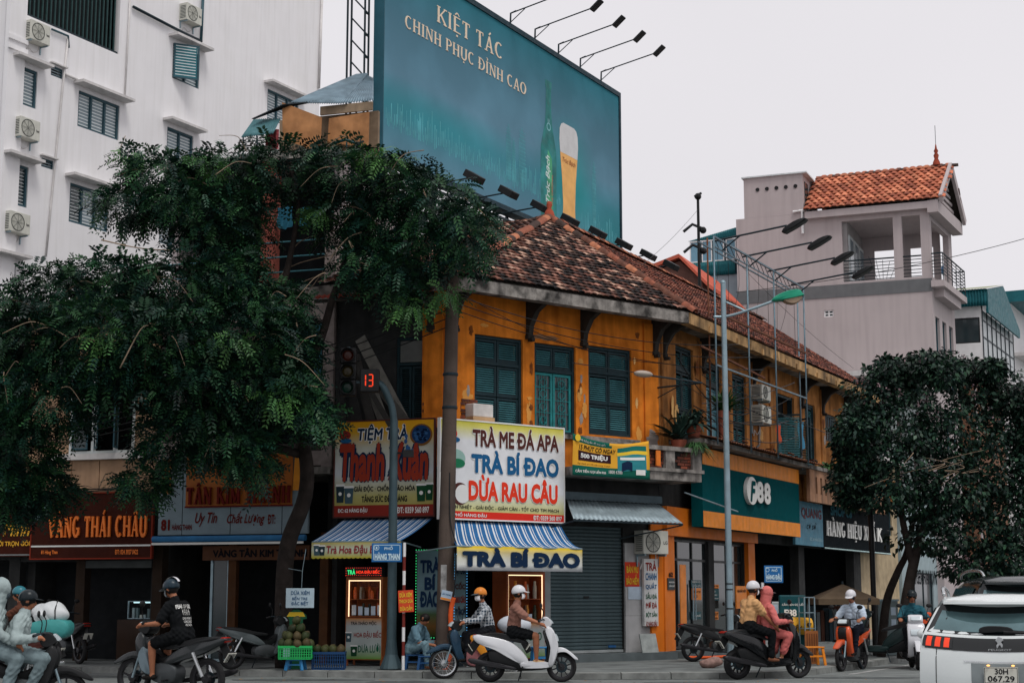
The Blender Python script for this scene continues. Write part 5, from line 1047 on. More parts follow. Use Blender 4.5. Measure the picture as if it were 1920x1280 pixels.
q = FR.R(1276, 1287, 1058, 1172, off=.02); t = sign(FR, 'door_strip', 'orange vertical strip with green foot beside the glass door', q, .02, MATS['sticker_orange'], th=.02)
# --- striped awnings
SB1, SB2 = S('stripe_blue', 36, 96, 148, rough=.8, var=.1), S('stripe_white', 206, 212, 216, rough=.8, var=.06)
def awning(fr, label, sT, zT, oT, sB, zB, oB, n, skirt=None, curve=.12):
    s_c = (sB[0] + sB[1]) / 2; t = fthing(fr, 'striped_awning', label, 'awning', s_c, oT, zB)
    b = MB(); J = n * 10; rows = []
    for i in range(9):
        f = i / 8; rows.append([((sT[0] + (sT[1] - sT[0]) * j / J) * (1 - f) + (sB[0] + (sB[1] - sB[0]) * j / J) * f - s_c, -(oB - oT) * f, (zT - zB) * (1 - f) - curve * math.sin(math.pi * f) * 1.0) for j in range(J + 1)])
    b.sheet(rows); b.m = [1 if (k % J) % 10 in (2, 3, 6) else 0 for k in range(8 * J)]       # broad and narrow white stripes
    o = b.build('canopy', [SB1, SB2], t, sm=True, fix=False); q = o.modifiers.new('thick', 'SOLIDIFY'); q.thickness = .006
    for x in (sB[0] - s_c + .03, sB[1] - s_c - .03): MB().tube([(x, 0, -.1), (x, -(oB - oT), -.01)], .016, 6).build('arm', STEEL, t)
    MB().tube([(sB[0] - s_c, -(oB - oT), -.01), (sB[1] - s_c, -(oB - oT), -.01)], .02, 8).build('front_bar', STEEL, t)
    return t, s_c
oB = 1.7
sT = (FL.sz(645, 972, .5)[0], FL.sz(812, 972, .5)[0]); sB = (FL.sz(585, 1014, oB)[0], FL.sz(752, 1014, oB)[0])
zT, zB = FL.sz(720, 972, .5)[1], FL.sz(670, 1014, oB)[1]
t, sc = awning(FL, 'blue striped awning over the lit drinks cabinet', sT, zT, .5, sB, zB, oB, 13, curve=.03)
W = (sB[1] - sB[0]) / 2; H = .34; yv = -(oB - .5) - .01
P = [(-W, -.02)] + [(-W + 2 * W * k / 80, -H - .02 * abs(math.sin(k * math.pi / 4))) for k in range(81)] + [(W, -.02)]
vm = gradmat('valance_print', ((0, lin(176, 166, 60)), (.5, lin(186, 196, 180)), (1, lin(178, 160, 70))), 2, -H, 0)
v = MB().prism(P, yv - .006, yv).build('valance', vm, t)
text(v, 'Trà Hoa Đậu Biếc', ink('valance_brown', 140, 58, 60), (-W * .66, W * .62, -.3, -.04), yv - .007, .006, .03, .1); cup(v, -W * .88, -.29, .14, .22, ink('cup_slate', 0, 0, 0), yv - .012); cup(v, -W * .76, -.29, .14, .2, ink('cup_dark', 0, 0, 0), yv - .013)
oB = 1.9
sT = (FF.sz(845, 975, .45)[0], FF.sz(1050, 985, .45)[0]); sB = (FF.sz(856, 1020, oB)[0], FF.sz(1091, 1031, oB)[0]); zT, zB = FF.sz(950, 978, .45)[1], FF.sz(970, 1025, oB)[1]
t, sc = awning(FF, 'blue striped awning with the broad TRÀ BÍ ĐAO valance', sT, zT, .45, sB, zB, oB, 15, curve=.14)
W = (sB[1] - sB[0]) / 2; yv = -(oB - .45) - .012; H = zB - FF.sz(970, 1070, oB)[1]
vm = gradmat('valance_print_b', ((0, lin(212, 216, 220)), (.5, lin(206, 206, 190)), (.95, lin(204, 176, 44)), (1, lin(196, 168, 40))), 2, -H, 0)
b = MB(); b.sheet([[(-W + 2 * W * j / 40, yv + .012 * math.sin(j * .7), -H * (1 - i / 4)) for j in range(41)] for i in range(5)]); o = b.build('valance', vm, t, sm=True, fix=False); q = o.modifiers.new('thick', 'SOLIDIFY'); q.thickness = .004; q.offset = 1
text(o, 'TRÀ BÍ ĐAO', INAVY, (-W * .93, W * .95, -H * .86, -H * .06), yv - .02, .004, .07)
# --- grey metal awning
oB = 1.35
a0, a1 = FF.sz(1062, 935, .35), FF.sz(1235, 945, .35); b0_, b1_ = FF.sz(1075, 972, oB), FF.sz(1280, 992, oB)
t = fthing(FF, 'metal_awning', 'grey corrugated metal awning over the roller shutter', 'awning', (b0_[0] + b1_[0]) / 2, .35, b0_[1]); sc = (b0_[0] + b1_[0]) / 2; zt_ = (a0[1] + a1[1]) / 2 - b0_[1]
corrug('sheet', S('zinc_sheet', 150, 166, 172, rough=.45, metal=.4, var=.15, streak=.3, dirtcol=lin(86, 96, 100)), t, (b0_[0] - sc, -(oB - .35), 0), (b1_[0] - sc, -(oB - .35), 0), (a1[0] - sc, 0, zt_), (a0[0] - sc, 0, zt_), n=24, amp=.012)
MB().box(a0[0] - sc - .1, a1[0] - sc + .1, -.02, .3, zt_ + .005, zt_ + .18).build('roller_box', S('box_grey', 70, 84, 90, rough=.5, metal=.3), t); MB().beam((b0_[0] - sc, -(oB - .35), -.03), (b1_[0] - sc, -(oB - .35), -.03), .04).beam((b0_[0] - sc, 0, -.2), (b0_[0] - sc, -(oB - .35), -.05), .03).beam((b1_[0] - sc - .9, .2, -.35), (b1_[0] - sc, -(oB - .35), -.05), .03).build('frame', STEELD, t)
# --- air conditioner by the corner, pair on the street side
s, z = FF.sz(1215, 1040, .1); ac_unit(FF, s, z + .02, .06, .82, .55, .32, 'white air conditioner on the pale pillar under the metal awning', None, 'LG')
for (l, r, t_, b_, lb) in ((1408, 1447, 716, 752, 'upper of two old air conditioners stacked above the pawn shop sign'), (1408, 1449, 754, 796, 'lower of two old air conditioners stacked above the pawn shop sign')):
    q = FR.R(l, r, t_, b_, off=.3); t = ac_unit(FR, (q[0] + q[1]) / 2 + .2, q[2] + .06, .02, .8, q[3] - q[2] - .14, .36, lb, 'stacked air conditioners on the ochre wall')
# --- skeleton sign frame of steel tubes on the street side with lamp arms
SP = [1329, 1338, 1400, 1450, 1496, 1505]
sf = fthing(FR, 'steel_sign_frame', 'empty steel sign frame with lamp arms standing above the pawn shop sign', 'frame', 1.9, 1.0, 5.3)
FST = S('frame_steel', 100, 120, 130, rough=.5, metal=.4, var=.2)
def fr_pt(px, py, off): s, z = FR.sz(px, py, off); return Vector((s - 1.9, -(off - 1.0), z - 5.3))
f0, f1 = 1.3, .75
tops = []
for (px, yt, yb, o_) in ((1338, 443, 830, f0), (1400, 480, 835, f0), (1450, 508, 845, f0), (1506, 536, 850, f0), (1326, 446, 820, f1), (1495, 560, 850, f1)):
    a, c = fr_pt(px, yt, o_), fr_pt(px, yb, o_); c = Vector((a.x, a.y, -.05)); MB().tube([a, c], .024, 8).build('upright', FST if px != 1326 else RUST, sf, sm=True); tops.append(a)
zt_ = tops[0].z; L0, L1 = tops[0].x, tops[3].x
MB().beam((L0, -.3, zt_), (L1, -.3, zt_), .045).beam((L0, -.3, zt_ - .25), (L1, -.3, zt_ - .25), .03).beam((L0, .1, zt_ - .1), (L1, .1, zt_ - .1), .035).build('top_rail', FST, sf)
b = MB(); k = L0
while k < L1 - .4: b.beam((k, -.3, zt_), (k + .4, -.3, zt_ - .25), .014); k += .4
b.build('lattice', STEELD, sf)
MB().beam((L0, -.3, zt_ - 1.9), (L1, -.3, zt_ - 1.9), .05).beam((L0 - .05, .1, zt_ - 1.95), (L1, .1, zt_ - 1.95), .04).build('mid_rail', RUST, sf)
MB().beam((L0, -.3, 1.9), (L1, -.3, 1.9), .04).build('low_rail', FST, sf); MB().beam((L0, .1, 2.4), (L0 + 5, .1, 2.2), .05).build('low_rail', RUST, sf)
for k in range(4):
    x = L0 + .6 + k * (L1 - L0 - .7) / 3.2; arm = MB().tube([(x, -.1, zt_ + .02), (x, -2.0, zt_ + .22)], .025, 6).tube([(x, -.3, zt_ - .25), (x, -.8, zt_ + .1)], .02, 6).build('lamp_arm', STEELD, sf)
    M = Matrix.Translation((x, -2.2, zt_ + .2)) @ Matrix.Rotation(R(-25), 4, 'X'); hb = MB(); hb.panel([(-.3, -.06), (.28, -.05), (.3, .02), (.05, .07), (-.28, .04)], .3, sub=2); hb.v = [tuple(M @ Vector((p[1], -p[0], p[2]))) for p in hb.v]; hb.build('lamp_head', BLK, arm, sm=40)
b = MB()
for k in range(9): x = L0 + .3 + k * .8; b.tube(spline([(x, -.28, zt_ - .25), (x + .1, -.25, zt_ - .9), (x + rr.uniform(-.3, .3), -.2, zt_ - rr.uniform(1.2, 2.4))], 4), .006, 4)
b.build('hanging_wires', BLK, sf)
# ================================================================== grey house and its neighbours on the right
G = wroot('grey_house', 'tall grey rendered house with orange tiled gable and roof terrace', 'house', FG.o); GS, GF = (G, FG), (G, FGF); GW_ = 4.4
ops = [(-3.68, -1.51, 14.85, 17.5), (-1.15, -.38, 14.85, 17.5)]; sm = FG.R(1545, 1563, 581, 594)
wall('side_wall', GREYW, GS, -8.3, 0, 0, 18.0, 0, .25, ops + [sm])
fo = [(.35, 3.75, 14.85, 17.3)] + [(q, q + .8, z, z + 3) for z in (6.4, 10.2) for q in (.4, 1.75, 3.1)]
wall('front_wall', GREYW, GF, .02, GW_, 0, 18.0, 0, .25, fo)
for q in fo[1:]: f = frame_bars(*q, .1, .2, .07, [(q[0] + q[1]) / 2]).build('window', BLUEF, GF); bx('pane', GLASSD, f, q[0] + .07, q[1] - .07, .14, .15, q[2] + .07, q[3] - .07)
bx('band', GREYB, GS, -8.3, .02, -.03, .0, 14.2, 14.75); bx('band', GREYB, GS, -8.3, .02, -.03, .0, 10.6, 11.0)
f = frame_bars(*sm, .05, .12, .05, [(sm[0] + sm[1]) / 2], [(sm[2] + sm[3]) / 2]).build('small_window', WHT, GS); bx('pane', GLASSD, f, sm[0], sm[1], .1, .11, sm[2], sm[3])
bx('terrace_floor', SLAB, GS, -8.2, -.02, .26, 4.2, 14.6, 14.8); bx('terrace_ceiling', GREYW, GS, -8.2, -.02, .26, 4.2, 17.6, 17.8)
wall('terrace_room', mat('terrace_wall', lin(150, 146, 146), .9, var=.08), GS, -3.7, -3.5, 14.8, 17.6, .26, 4.1); bx('back_wall', GREYW, GS, -8.3, -3.6, 4.2, 4.4, 0, 18)
wall('far_wall', GREYW, GS, -3.55, -.1, 0, 18, 4.2, 4.35, [(-3.0, -1.8, 14.9, 17), (-1.4, -.4, 14.9, 17)])
for k, y in enumerate((.5, 1.75, 3.0)): f = bx('terrace_door', mat('white_door', lin(190, 196, 198), .5), GS, -3.5, -3.44, y, y + 1.0, 14.82, 17.0); bx('pane', GLASSP, f, -3.44, -3.43, y + .12, y + .88, 15.0, 16.85)
b = MB()
def rail(b, pts, n):
    for z in range(7): b.tube([(p[0], p[1], 14.9 + z * .145) for p in pts], .018 if z < 6 else .035, 5)
rail(b, [(-3.65, .1), (-1.5, .1)], 5); rail(b, [(-1.15, .1), (-.4, .1)], 5); b.build('terrace_rail', STEELD, GS)
bx('balcony_slab', GREYW, GF, -.15, GW_ + .1, -.55, -.003, 14.35, 14.62); bx('balcony_beam', GREYW, GF, .4, GW_ - .5, -.4, -.003, 14.0, 14.35)
b = MB(); rail(b, [(-.1, -.05), (-.1, -.5), (GW_, -.5), (GW_, -.05)], 6)
for k in range(6): b.box(-.1 + k * .9, -.07 + k * .9, -.52, -.49, 14.62, 15.8)
b.build('balcony_rail', STEELD, GF)
TW = MB().box(-7.92, -5.3, .0, 3.2, 18.003, 19.8).build('stair_tower', GREYW, GS); bx('tower_roof', mat('glass_roof', lin(200, 206, 208), .3), GS, -8.0, -5.1, -.1, 3.4, 19.8, 19.86)
for k in range(5): MB().lathe([(.0, 0), (.07, 0), (.09, .02)], 10, Matrix.Translation((-7.3 + k * .42, -.005, 19.25)) @ Matrix.Rotation(math.pi / 2, 4, 'X')).build('vent_hole', BLK, GS)
bx('tower_window', GLASSD, GS, -5.3, -5.27, .3, 1.0, 18.3, 19.5)
MB().tube([(-5.75, -.06, 18.1), (-5.35, -.06, 18.12), (-5.35, -.06, 17.1)], .06, 8).tube([(-5.5, -.06, 18.12), (-5.0, -.06, 18.15)], .05, 8).build('drain_pipe', WHT, GS)
def gpt(p): return Vector((p[0] - G.location.x, p[1] - G.location.y, p[2]))
R1 = FGF.P(2.2) + FG.dx * .55; R0 = FGF.P(2.2) - FG.dx * 5.3; R1.z = R0.z = 20.05
e0, e1 = FG.P(-5.25, .35, 18.05), FG.P(.55, .35, 18.05); f0, f1 = FGF.P(GW_ + .3) - FG.dx * 5.25, FGF.P(GW_ + .3) + FG.dx * .55; f0.z = f1.z = 18.05
MB().add([gpt(p) for p in (e0, e1, R1, R0)], [(0, 1, 2, 3)]).add([gpt(p) for p in (f1, f0, R0, R1)], [(0, 1, 2, 3)]).build('roof', WOODD, G)
OP = [lin(180, 106, 78), lin(164, 94, 70), lin(194, 122, 92), lin(148, 84, 64)]
tiles(G, [gpt(e0), gpt(e1), gpt(R1), gpt(R0)], .3, .36, OP, seed=8, arch=.05, lift=.05); tiles(G, [gpt(f1), gpt(f0), gpt(R0), gpt(R1)], .3, .36, OP, seed=9, arch=.05, lift=.05)
ridge_tiles(G, gpt(R0), gpt(R1), .13, .36, seed=3)
for q in (e1, f1): MB().beam(gpt(q), gpt(R1), .14, .34).build('barge_board', GREYW, G)
for k in range(6): z = 18.05 + k * .27; hw = (20.0 - z) / 2.0 * 2.1; bx('gable_slat', GREYW, GF, 2.2 - hw, 2.2 + hw, -.25, -.15, z, z + .13)
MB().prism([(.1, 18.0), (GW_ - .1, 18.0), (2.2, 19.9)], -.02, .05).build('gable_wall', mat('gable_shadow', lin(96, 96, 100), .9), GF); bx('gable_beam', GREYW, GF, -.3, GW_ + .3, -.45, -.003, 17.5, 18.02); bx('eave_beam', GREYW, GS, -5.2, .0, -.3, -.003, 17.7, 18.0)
MB().lathe([(.0, 1.0), (.03, .9), (.05, .75), (.1, .65), (.06, .55), (.12, .45), (.08, .3), (.16, .12), (.16, 0)], 12, Matrix.Translation(gpt(R1) - FG.dx * .6 + Vector((0, 0, .1)))).build('finial', mat('finial_clay', (0, 0, 0)), G, sm=True); MB().tube([gpt(R1) - FG.dx * .6 + Vector((0, 0, 1.0)), gpt(R1) - FG.dx * .6 + Vector((0, 0, 1.9))], .012, 5).build('lightning_rod', STEELD, G)
b = MB()
for k in range(5): b.tube([(-2.4 + k * .05, 2.0, 14.8), (-2.4 + k * .3 - .5, 2.0, 16.3 - .1 * k)], .01, 4)
b.build('drying_rack', STEELD, GS)
# teal rooftop room left of it
FT = Frame(FG.P(-8.4, -1.2), -22); t = wroot('teal_roof_room', 'teal corrugated rooftop room with blue glass beside the grey house', 'building', FT.o); TT = (t, FT)
x0 = FT.sz(1291, 470)[0]; zt_, zm, zl, zb_ = FT.sz(1340, 428)[1], FT.sz(1340, 449)[1], FT.sz(1340, 490)[1], FT.sz(1340, 516)[1]
bx('wall', mat('pale_blue_wall', lin(150, 160, 168), .9, var=.1), TT, x0 + .1, 0, .1, 3, 0, zb_); corrug('upper_sheet', TEAL, TT, (x0, 0, zm), (0, 0, zm), (0, 0, zt_), (x0, 0, zt_ - .5), n=24); corrug('lower_sheet', TEAL, TT, (x0, 0, zb_), (-.3, 0, zb_), (-.3, 0, zl), (x0, 0, zl), n=24)
for k in range(4): f = frame_bars(x0 + .05 - k * x0 * .23, x0 - .03 - (k + 1) * x0 * .23, zl + .01, zm - .01, .02, .08, .05).build('window', WHT, TT); bx('pane', mat('sky_glass', lin(110, 150, 170), .1, var=.1), f, x0 + .1 - k * x0 * .23, x0 - .08 - (k + 1) * x0 * .23, .05, .055, zl + .06, zm - .06)
bx('inner_wall', mat('teal_inner', lin(60, 96, 110), .8), TT, x0 + .05, 0, .2, 3, zb_, zt_ - .5)
# small red gable behind the ridge
p = at(1258, 520, 62); FQ = Frame(p, -22); t = wroot('red_gable_shed', 'small shed with red metal gable roof peeping over the ridge', 'shed', FQ.o); zz = FQ.sz(1250, 488)[1]
MB().prism([(-1.2, 0), (1.2, 0), (1.2, zz - .9), (.3, zz), (-1.2, zz - .5)], .3, 6).build('wall', mat('brown_sheet', lin(96, 66, 58), .8), (t, FQ)); MB().prism([(-1.5, zz - .45), (.3, zz + .1), (1.5, zz - 1.2), (1.5, zz - 1.05), (.3, zz + .25), (-1.5, zz - .3)], .1, 6.2).build('roof', mat('red_metal', lin(190, 92, 70), .6), (t, FQ))
# house with the teal gable roof
FN = Frame(at(1841, 600, 73), -22); FNF = Frame(at(1841, 600, 73), 63); N = wroot('teal_gable_house', 'house with teal corrugated gable and enclosed glass balcony right of the grey house', 'house', FN.o); NS, NF = (N, FN), (N, FNF)
zb_, ze, zr = FN.sz(1841, 672)[1], FN.sz(1841, 572)[1], FN.sz(1875, 543)[1] + .6
bx('lower_wall', mat('brown_brick', lin(120, 86, 66), .9, var=.3, scale=4), NF, .3, 8, .6, 6, 0, zb_ - .1); bx('lower_side', GREYW, NS, -6, -.5, .6, 6, 0, zb_ - .1)
bx('floor_slab', SLAB, NS, -2.2, .05, -.05, 5.5, zb_ - .15, zb_); wall('side_wall', WHT, NS, -2.2, 0, zb_, ze, 0, .1, [(-1.95, -.1, zb_ + .75, ze - .55)]); f = frame_bars(-1.95, -.1, zb_ + .75, ze - .55, .02, .08, .06).build('window', BLK, NS); bx('pane', GLASSD, f, -1.9, -.15, .04, .06, zb_ + .8, ze - .6)
for k in range(7): bx('glass_panel', mat('milky_panel', lin(176, 182, 184), .4, var=.12), NF, .02 + k * 1.15, 1.1 + k * 1.15, .0, .06, zb_, ze - .2)
b = MB()
for k in range(8): b.box(-.02 + k * 1.15, .05 + k * 1.15, -.04, 0, zb_, ze)
for z in (zb_ + 1.0, ze - .7): b.box(0, 8, -.03, 0, z, z + .06)
b.build('mullion', STEELD, NF)
corrug('side_fascia', TEAL, NS, (-2.6, -.4, ze - .1), (.3, -.4, ze - .1), (.3, -.4, ze + .7), (-2.6, -.4, ze + .7), n=22, amp=.03); MB().prism([(-.2, ze - .4), (8.2, ze - .4), (8.2, ze), (4, zr + .3), (-.2, ze + .7)], -.35, -.25).build('gable', TEAL, NF)
q = lambda fr, s, o_, z: fr.P(s, o_, z) - Vector((N.location.x, N.location.y, 0))
MB().add([q(FN, -2.7, .5, ze + .7), q(FN, .35, .5, ze + .7), q(FNF, 4, .4, zr + .35), q(FNF, 4, -4, zr + .35)], [(0, 1, 2, 3)]).build('roof', mat('olive_sheet', lin(140, 146, 112), .6, var=.1), N); bx('gable_back', SLAB, NF, .2, 7.8, .3, 5, zb_, ze)
MB().ball((-1.6, 1, zr + .7), .3, n=10, m=6).build('water_tank', mat('tank_blue', lin(70, 110, 150), .4), NS)
# far right block with balconies, and cream/white shop walls behind the tree
FW = Frame(at(1897, 600, 84), 63); t = wroot('white_block', 'white apartment block with green canopies at the right edge', 'building', FW.o); WW = (t, FW)
wall('wall', HOTEL, WW, 0, 14, 0, 17, 0, .3, [(1.5 + 3 * k, 3.0 + 3 * k, z, z + 2.2) for k in range(4) for z in (3.5, 7.3, 11.0)])
for k in range(4):
    for z in (3.5, 7.3, 11.0): f = frame_bars(1.5 + 3 * k, 3.0 + 3 * k, z, z + 2.2, .1, .18, .07, [2.25 + 3 * k]).build('window', BLUEF, WW); bx('pane', GLASSP, f, 1.55 + 3 * k, 2.95 + 3 * k, .13, .14, z + .05, z + 2.15)
for z in (7.0, 10.7, 14.2): bx('balcony', SLAB, WW, .2, 13, -1.0, -.003, z, z + .2); b = MB(); [b.tube([(.2, -.95, z + .3 + .15 * k), (13, -.95, z + .3 + .15 * k)], .02, 4) for k in range(6)]; b.build('balcony_rail', WHT, WW)
bx('canopy', TEAL, WW, -.5, 8, -1.5, 3, 17.0, 17.6); bx('side_wall', HOTEL, WW, 0, .3, .31, 8, 0, 17)
M2 = wroot('cream_house', 'low cream house wall behind the twin street trees', 'house', FR.P(21)); MR = (M2, FR)
CREAM = mat('cream_wall', lin(176, 158, 128), .9, var=.2, streak=.4, dirtcol=lin(96, 86, 70)); wall('front_wall', CREAM, MR, RLEN + .1, 24.2, 0, 6.4, .1, .4, [(19.2, 20.8, 4.6, 6.1), (22.0, 23.4, 3.8, 5.8)])
bx('room_dark', DARK, MR, RLEN + .2, 24.1, 1.0, 1.1, 0, 6.4); bx('roof_slab', SLAB, MR, RLEN + .1, 24.2, -.4, 5, 6.4, 6.6)
for k in range(8): bx('parapet_post', OCHREP, MR, RLEN + .3 + k * .7, RLEN + .5 + k * .7, -.2, .05, 4.9, 5.8)
for q_ in ((19.2, 20.8, 4.6, 6.1), (22.0, 23.4, 3.8, 5.8)): f = frame_bars(*q_, .15, .22, .06, [(q_[0] + q_[1]) / 2]).build('window', BLUEF, MR)
M3 = wroot('white_shop', 'white shop front with thin black lettering at street level on the right', 'building', FR.P(27)); MW = (M3, FR)
wall('front_wall', mat('shop_white', lin(150, 166, 170), .8, var=.1), MW, 24.3, 30.3, 0, 5.2, .0, .3, [(25, 29.5, .2, 2.5)]); bx('room_dark', DARK, MW, 24.4, 30.2, 1.0, 1.1, 0, 5.2); wall('upper_wall', mat('dim_wall', lin(120, 128, 128), .9, var=.2), MW, 24.3, 30.3, 5.2, 10, .2, .4, [(25.2, 26.8, 6, 8.4), (27.8, 29.4, 6, 8.4)]); bx('roof_slab', SLAB, MW, 24.3, 30.3, -.2, 5, 10, 10.2)
a, c, z0, z1 = FR.sz(1765, 1085)[0], FR.sz(1832, 1085)[0], FR.sz(1800, 1097)[1], FR.sz(1800, 1072)[1]; a, c = 26.5, 30.1
text((M3, FR), 'GEMHANI.VN', IBLK, (a, c, z0, z1), 0, .02, .01); f = frame_bars(25, 29.5, .2, 2.5, .05, .12, .06, [26.5, 28]).build('shop_window', STEELD, MW); bx('pane', GLASSD, f, 25.05, 29.45, .08, .09, .25, 2.45)
# ================================================================== poles
def base_at(px, Y_): p = at(px, HORIZON, Y_); return Vector((p.x, Y_, .125))
p = base_at(833, 33.3); z1 = at(849, 512, 33.3); CON = mat('pole_concrete', lin(86, 75, 68), .9, var=.25, scale=2, bump=.4, bscale=18, streak=.5, dirtcol=lin(50, 44, 42))
cp_ = empty('concrete_pole', p, 0, 'tall leaning concrete utility pole in front of the tea signs', 'utility pole'); dx = z1.x - p.x; h_ = z1.z - .125
MB().tube([(dx * k / 8, 0, h_ * k / 8) for k in range(9)], [.185 - .055 * k / 8 for k in range(9)], 18).build('shaft', CON, cp_, sm=40)
for z in (h_ - .25, h_ - .5, h_ - .75): MB().cyl((dx * z / h_, -.14, z), (dx * z / h_, .14, z), .018, n=6).build('step_hole', BLK, cp_)
for z in (h_ - 2.2, h_ - 2.9): MB().lathe([(.16, 0), (.165, .03), (.16, .06)], 14, Matrix.Translation((dx * z / h_, 0, z))).build('clamp', STEELD, cp_)
MB().tube(spline([(dx + .02, .1, h_ - .2), (dx - .1, .13, h_ - 1), (dx - .14, .1, h_ - 2.5), (dx * .5 - .12, .13, h_ - 4.2)], 5), .05, 6).build('cable_bundle', BLK, cp_)
MB().tube(spline([(.02, -.2, .0), (.16, -.22, .4), (.14, -.2, 1.1), (.2, -.19, 1.45)], 5), .05, 8).build('orange_conduit', S('orange_pipe', 214, 88, 36, rough=.5, var=.1), cp_, sm=True)
MB().tube(spline([(.2, -.19, 1.45), (.24, -.2, 2.0), (.3, -.2, 2.35), (.12, -.17, 3.0), (.1, -.15, 4.0)], 5), .014, 5).build('cable', BLK, cp_)
b = MB(); b.sheet([[(.175 * math.sin(a_), -.18 * math.cos(a_), 1.55 + .28 * i) for a_ in (-.4, -.1, .2, .5, .8)] for i in range(3)]); b.build('torn_poster', S('poster_grey', 150, 150, 148, rough=.9, var=.4, scale=9), cp_, fix=False)
t = placard(at(835, 1125, 33.08), 'internet_placard', 'small tilted blue and orange placard LẮP MẠNG tied to the concrete pole', .22, .2, [('LẮP MẠNG', .08, .92, .5, .78, .02)], S('placard_pale', 176, 196, 214, rough=.6), IBLUE, 0, tilt=12); band(t, .02, .98, .03, .25, S('placard_orange', 224, 140, 60)); 
p = base_at(735, 33.35); tp = empty('traffic_light', p, 0, 'grey traffic signal pole with bent arm and red countdown 13', 'traffic light'); PG = S('pole_grey', 66, 84, 90, rough=.5, metal=.3, var=.15, dirt=.3, dirtcol=lin(60, 70, 72))
zc = at(690, 716, 33.35); zk = at(738, 790, 33.35).z - .125; cx_ = zc.x - p.x; cz_ = zc.z - .125
MB().tube([(0, 0, 0), (0, 0, .5), (0, 0, zk * .6), (0, 0, zk)] + spline([(0, 0, zk), (-.06, 0, zk + .35), (-.24, 0, cz_ - .1), (cx_ * .75, 0, cz_)], 5)[1:], [.1, .1, .09, .085] + [.075] * 15, 14).build('pole', PG, tp, sm=40)
MB().lathe([(.0, .02), (.22, .02), (.22, 0), (.3, 0)], 14).lathe([(.1, .6), (.13, .3), (.24, .02)], 14).build('base', PG, tp)
cxb = cx_ + .04; bd = MB().box(cxb - .2, cxb + .2, -.12, .12, cz_ - .22, cz_ + .26).build('countdown_box', BLK, tp, bev=.02); LEDR = S('led_red', 240, 66, 34, emit=.75, var=0)
DG7 = {'1': 'BC', '3': 'ABGCD'}
def seg7(ch, x, z, w_, h2, y):
    q = {'A': (x, x + w_, z + 2 * h2, 1), 'D': (x, x + w_, z, 1), 'G': (x, x + w_, z + h2, 1), 'B': (x + w_, z + h2, z + 2 * h2, 0), 'C': (x + w_, z, z + h2, 0)}; b = MB()
    for k in DG7[ch]:
        a_ = q[k]
        if a_[3]: b.box(a_[0] + .008, a_[1] - .008, y, y + .004, a_[2] - .012, a_[2] + .012)
        else: b.box(a_[0] - .012, a_[0] + .012, y, y + .004, a_[1] + .008, a_[2] - .008)
    return b.build('digit', LEDR, bd)
seg7('1', cxb - .14, cz_ - .1, .06, .12, -.128); seg7('3', cxb - .02, cz_ - .1, .09, .12, -.128)
for k in range(3):
    zz = cz_ + .55 - k * .34; xx = cx_ - .42; MB().box(xx - .17, xx + .17, -.1, .1, zz - .165, zz + .165).build('signal_box', BLK, tp, bev=.02); MB().lathe([(.14, 0), (.15, .16), (.145, .16), (.13, 0)], 14, Matrix.Translation((xx, -.1, zz)) @ Matrix.Rotation(math.pi / 2, 4, 'X')).build('visor', BLK, tp); MB().lathe([(0, .03), (.08, .02), (.12, 0)], 14, Matrix.Translation((xx, -.1, zz)) @ Matrix.Rotation(math.pi / 2, 4, 'X')).build('lens', S('lens_%d' % k, *((60, 22, 12), (50, 42, 14), (14, 44, 34))[k], rough=.2), tp)
MB().beam((cx_ - .42, .05, cz_ - .3), (cx_ - .42, .05, cz_ + .75), .06).beam((cx_ - .42, .05, cz_), (cx_, .05, cz_), .05).build('mount', PG, tp)
MB().box(.2, .42, -.12, .02, zk - .75, zk - .6).tube([(0, 0, zk - .65), (.2, -.05, zk - .67)], .02, 6).build('camera_box', BLK, tp)
p = base_at(1368, 34.4); lp = empty('street_lamp', p, 0, 'galvanised street lamp post with green lamp head', 'street lamp'); h_ = at(1368, 530, 34.4).z - .125
MB().tube([(0, 0, 0), (0, 0, h_ * .5), (0, 0, h_)], [.075, .065, .055], 14).build('shaft', STEEL, lp, sm=40); MB().ball((0, 0, h_), .06, n=10, m=6).build('cap', STEEL, lp)
za = at(1350, 594, 34.4).z - .125; xe = at(1450, 568, 34.4).x - p.x; ze2 = at(1450, 566, 34.4).z - .125
MB().tube(spline([(-.22, 0, za), (.1, 0, za + .02), (.55, -.1, za + .14), (xe, -.15, ze2)], 6), .03, 8).tube(spline([(.05, 0, za + .33), (.35, -.05, za + .18), (.45, -.08, za + .12)], 5), .022, 8).build('arm', STEEL, lp, sm=True)
hd = MB(); hd.panel([(-.02, .0), (.02, .1), (.3, .17), (.55, .16), (.62, .06), (.6, .0)], .3); o = hd.build('lamp_head', S('lamp_green', 34, 140, 110, rough=.35, var=.08), lp, sm=40); o.location = (xe, -.15, ze2 - .02); o.rotation_euler = (0, R(-10), 0)
hd = MB(); hd.panel([(.2, .0), (.58, .02), (.55, -.08), (.4, -.13), (.25, -.08)], .24); q_ = hd.build('lamp_glass', S('lamp_bowl', 140, 120, 100, rough=.2), o, sm=40)
for z in (1.2, 1.6, 1.72): MB().lathe([(.075, 0), (.08, .015), (.075, .03)], 12, Matrix.Translation((0, 0, z))).build('strap', BLK, lp)
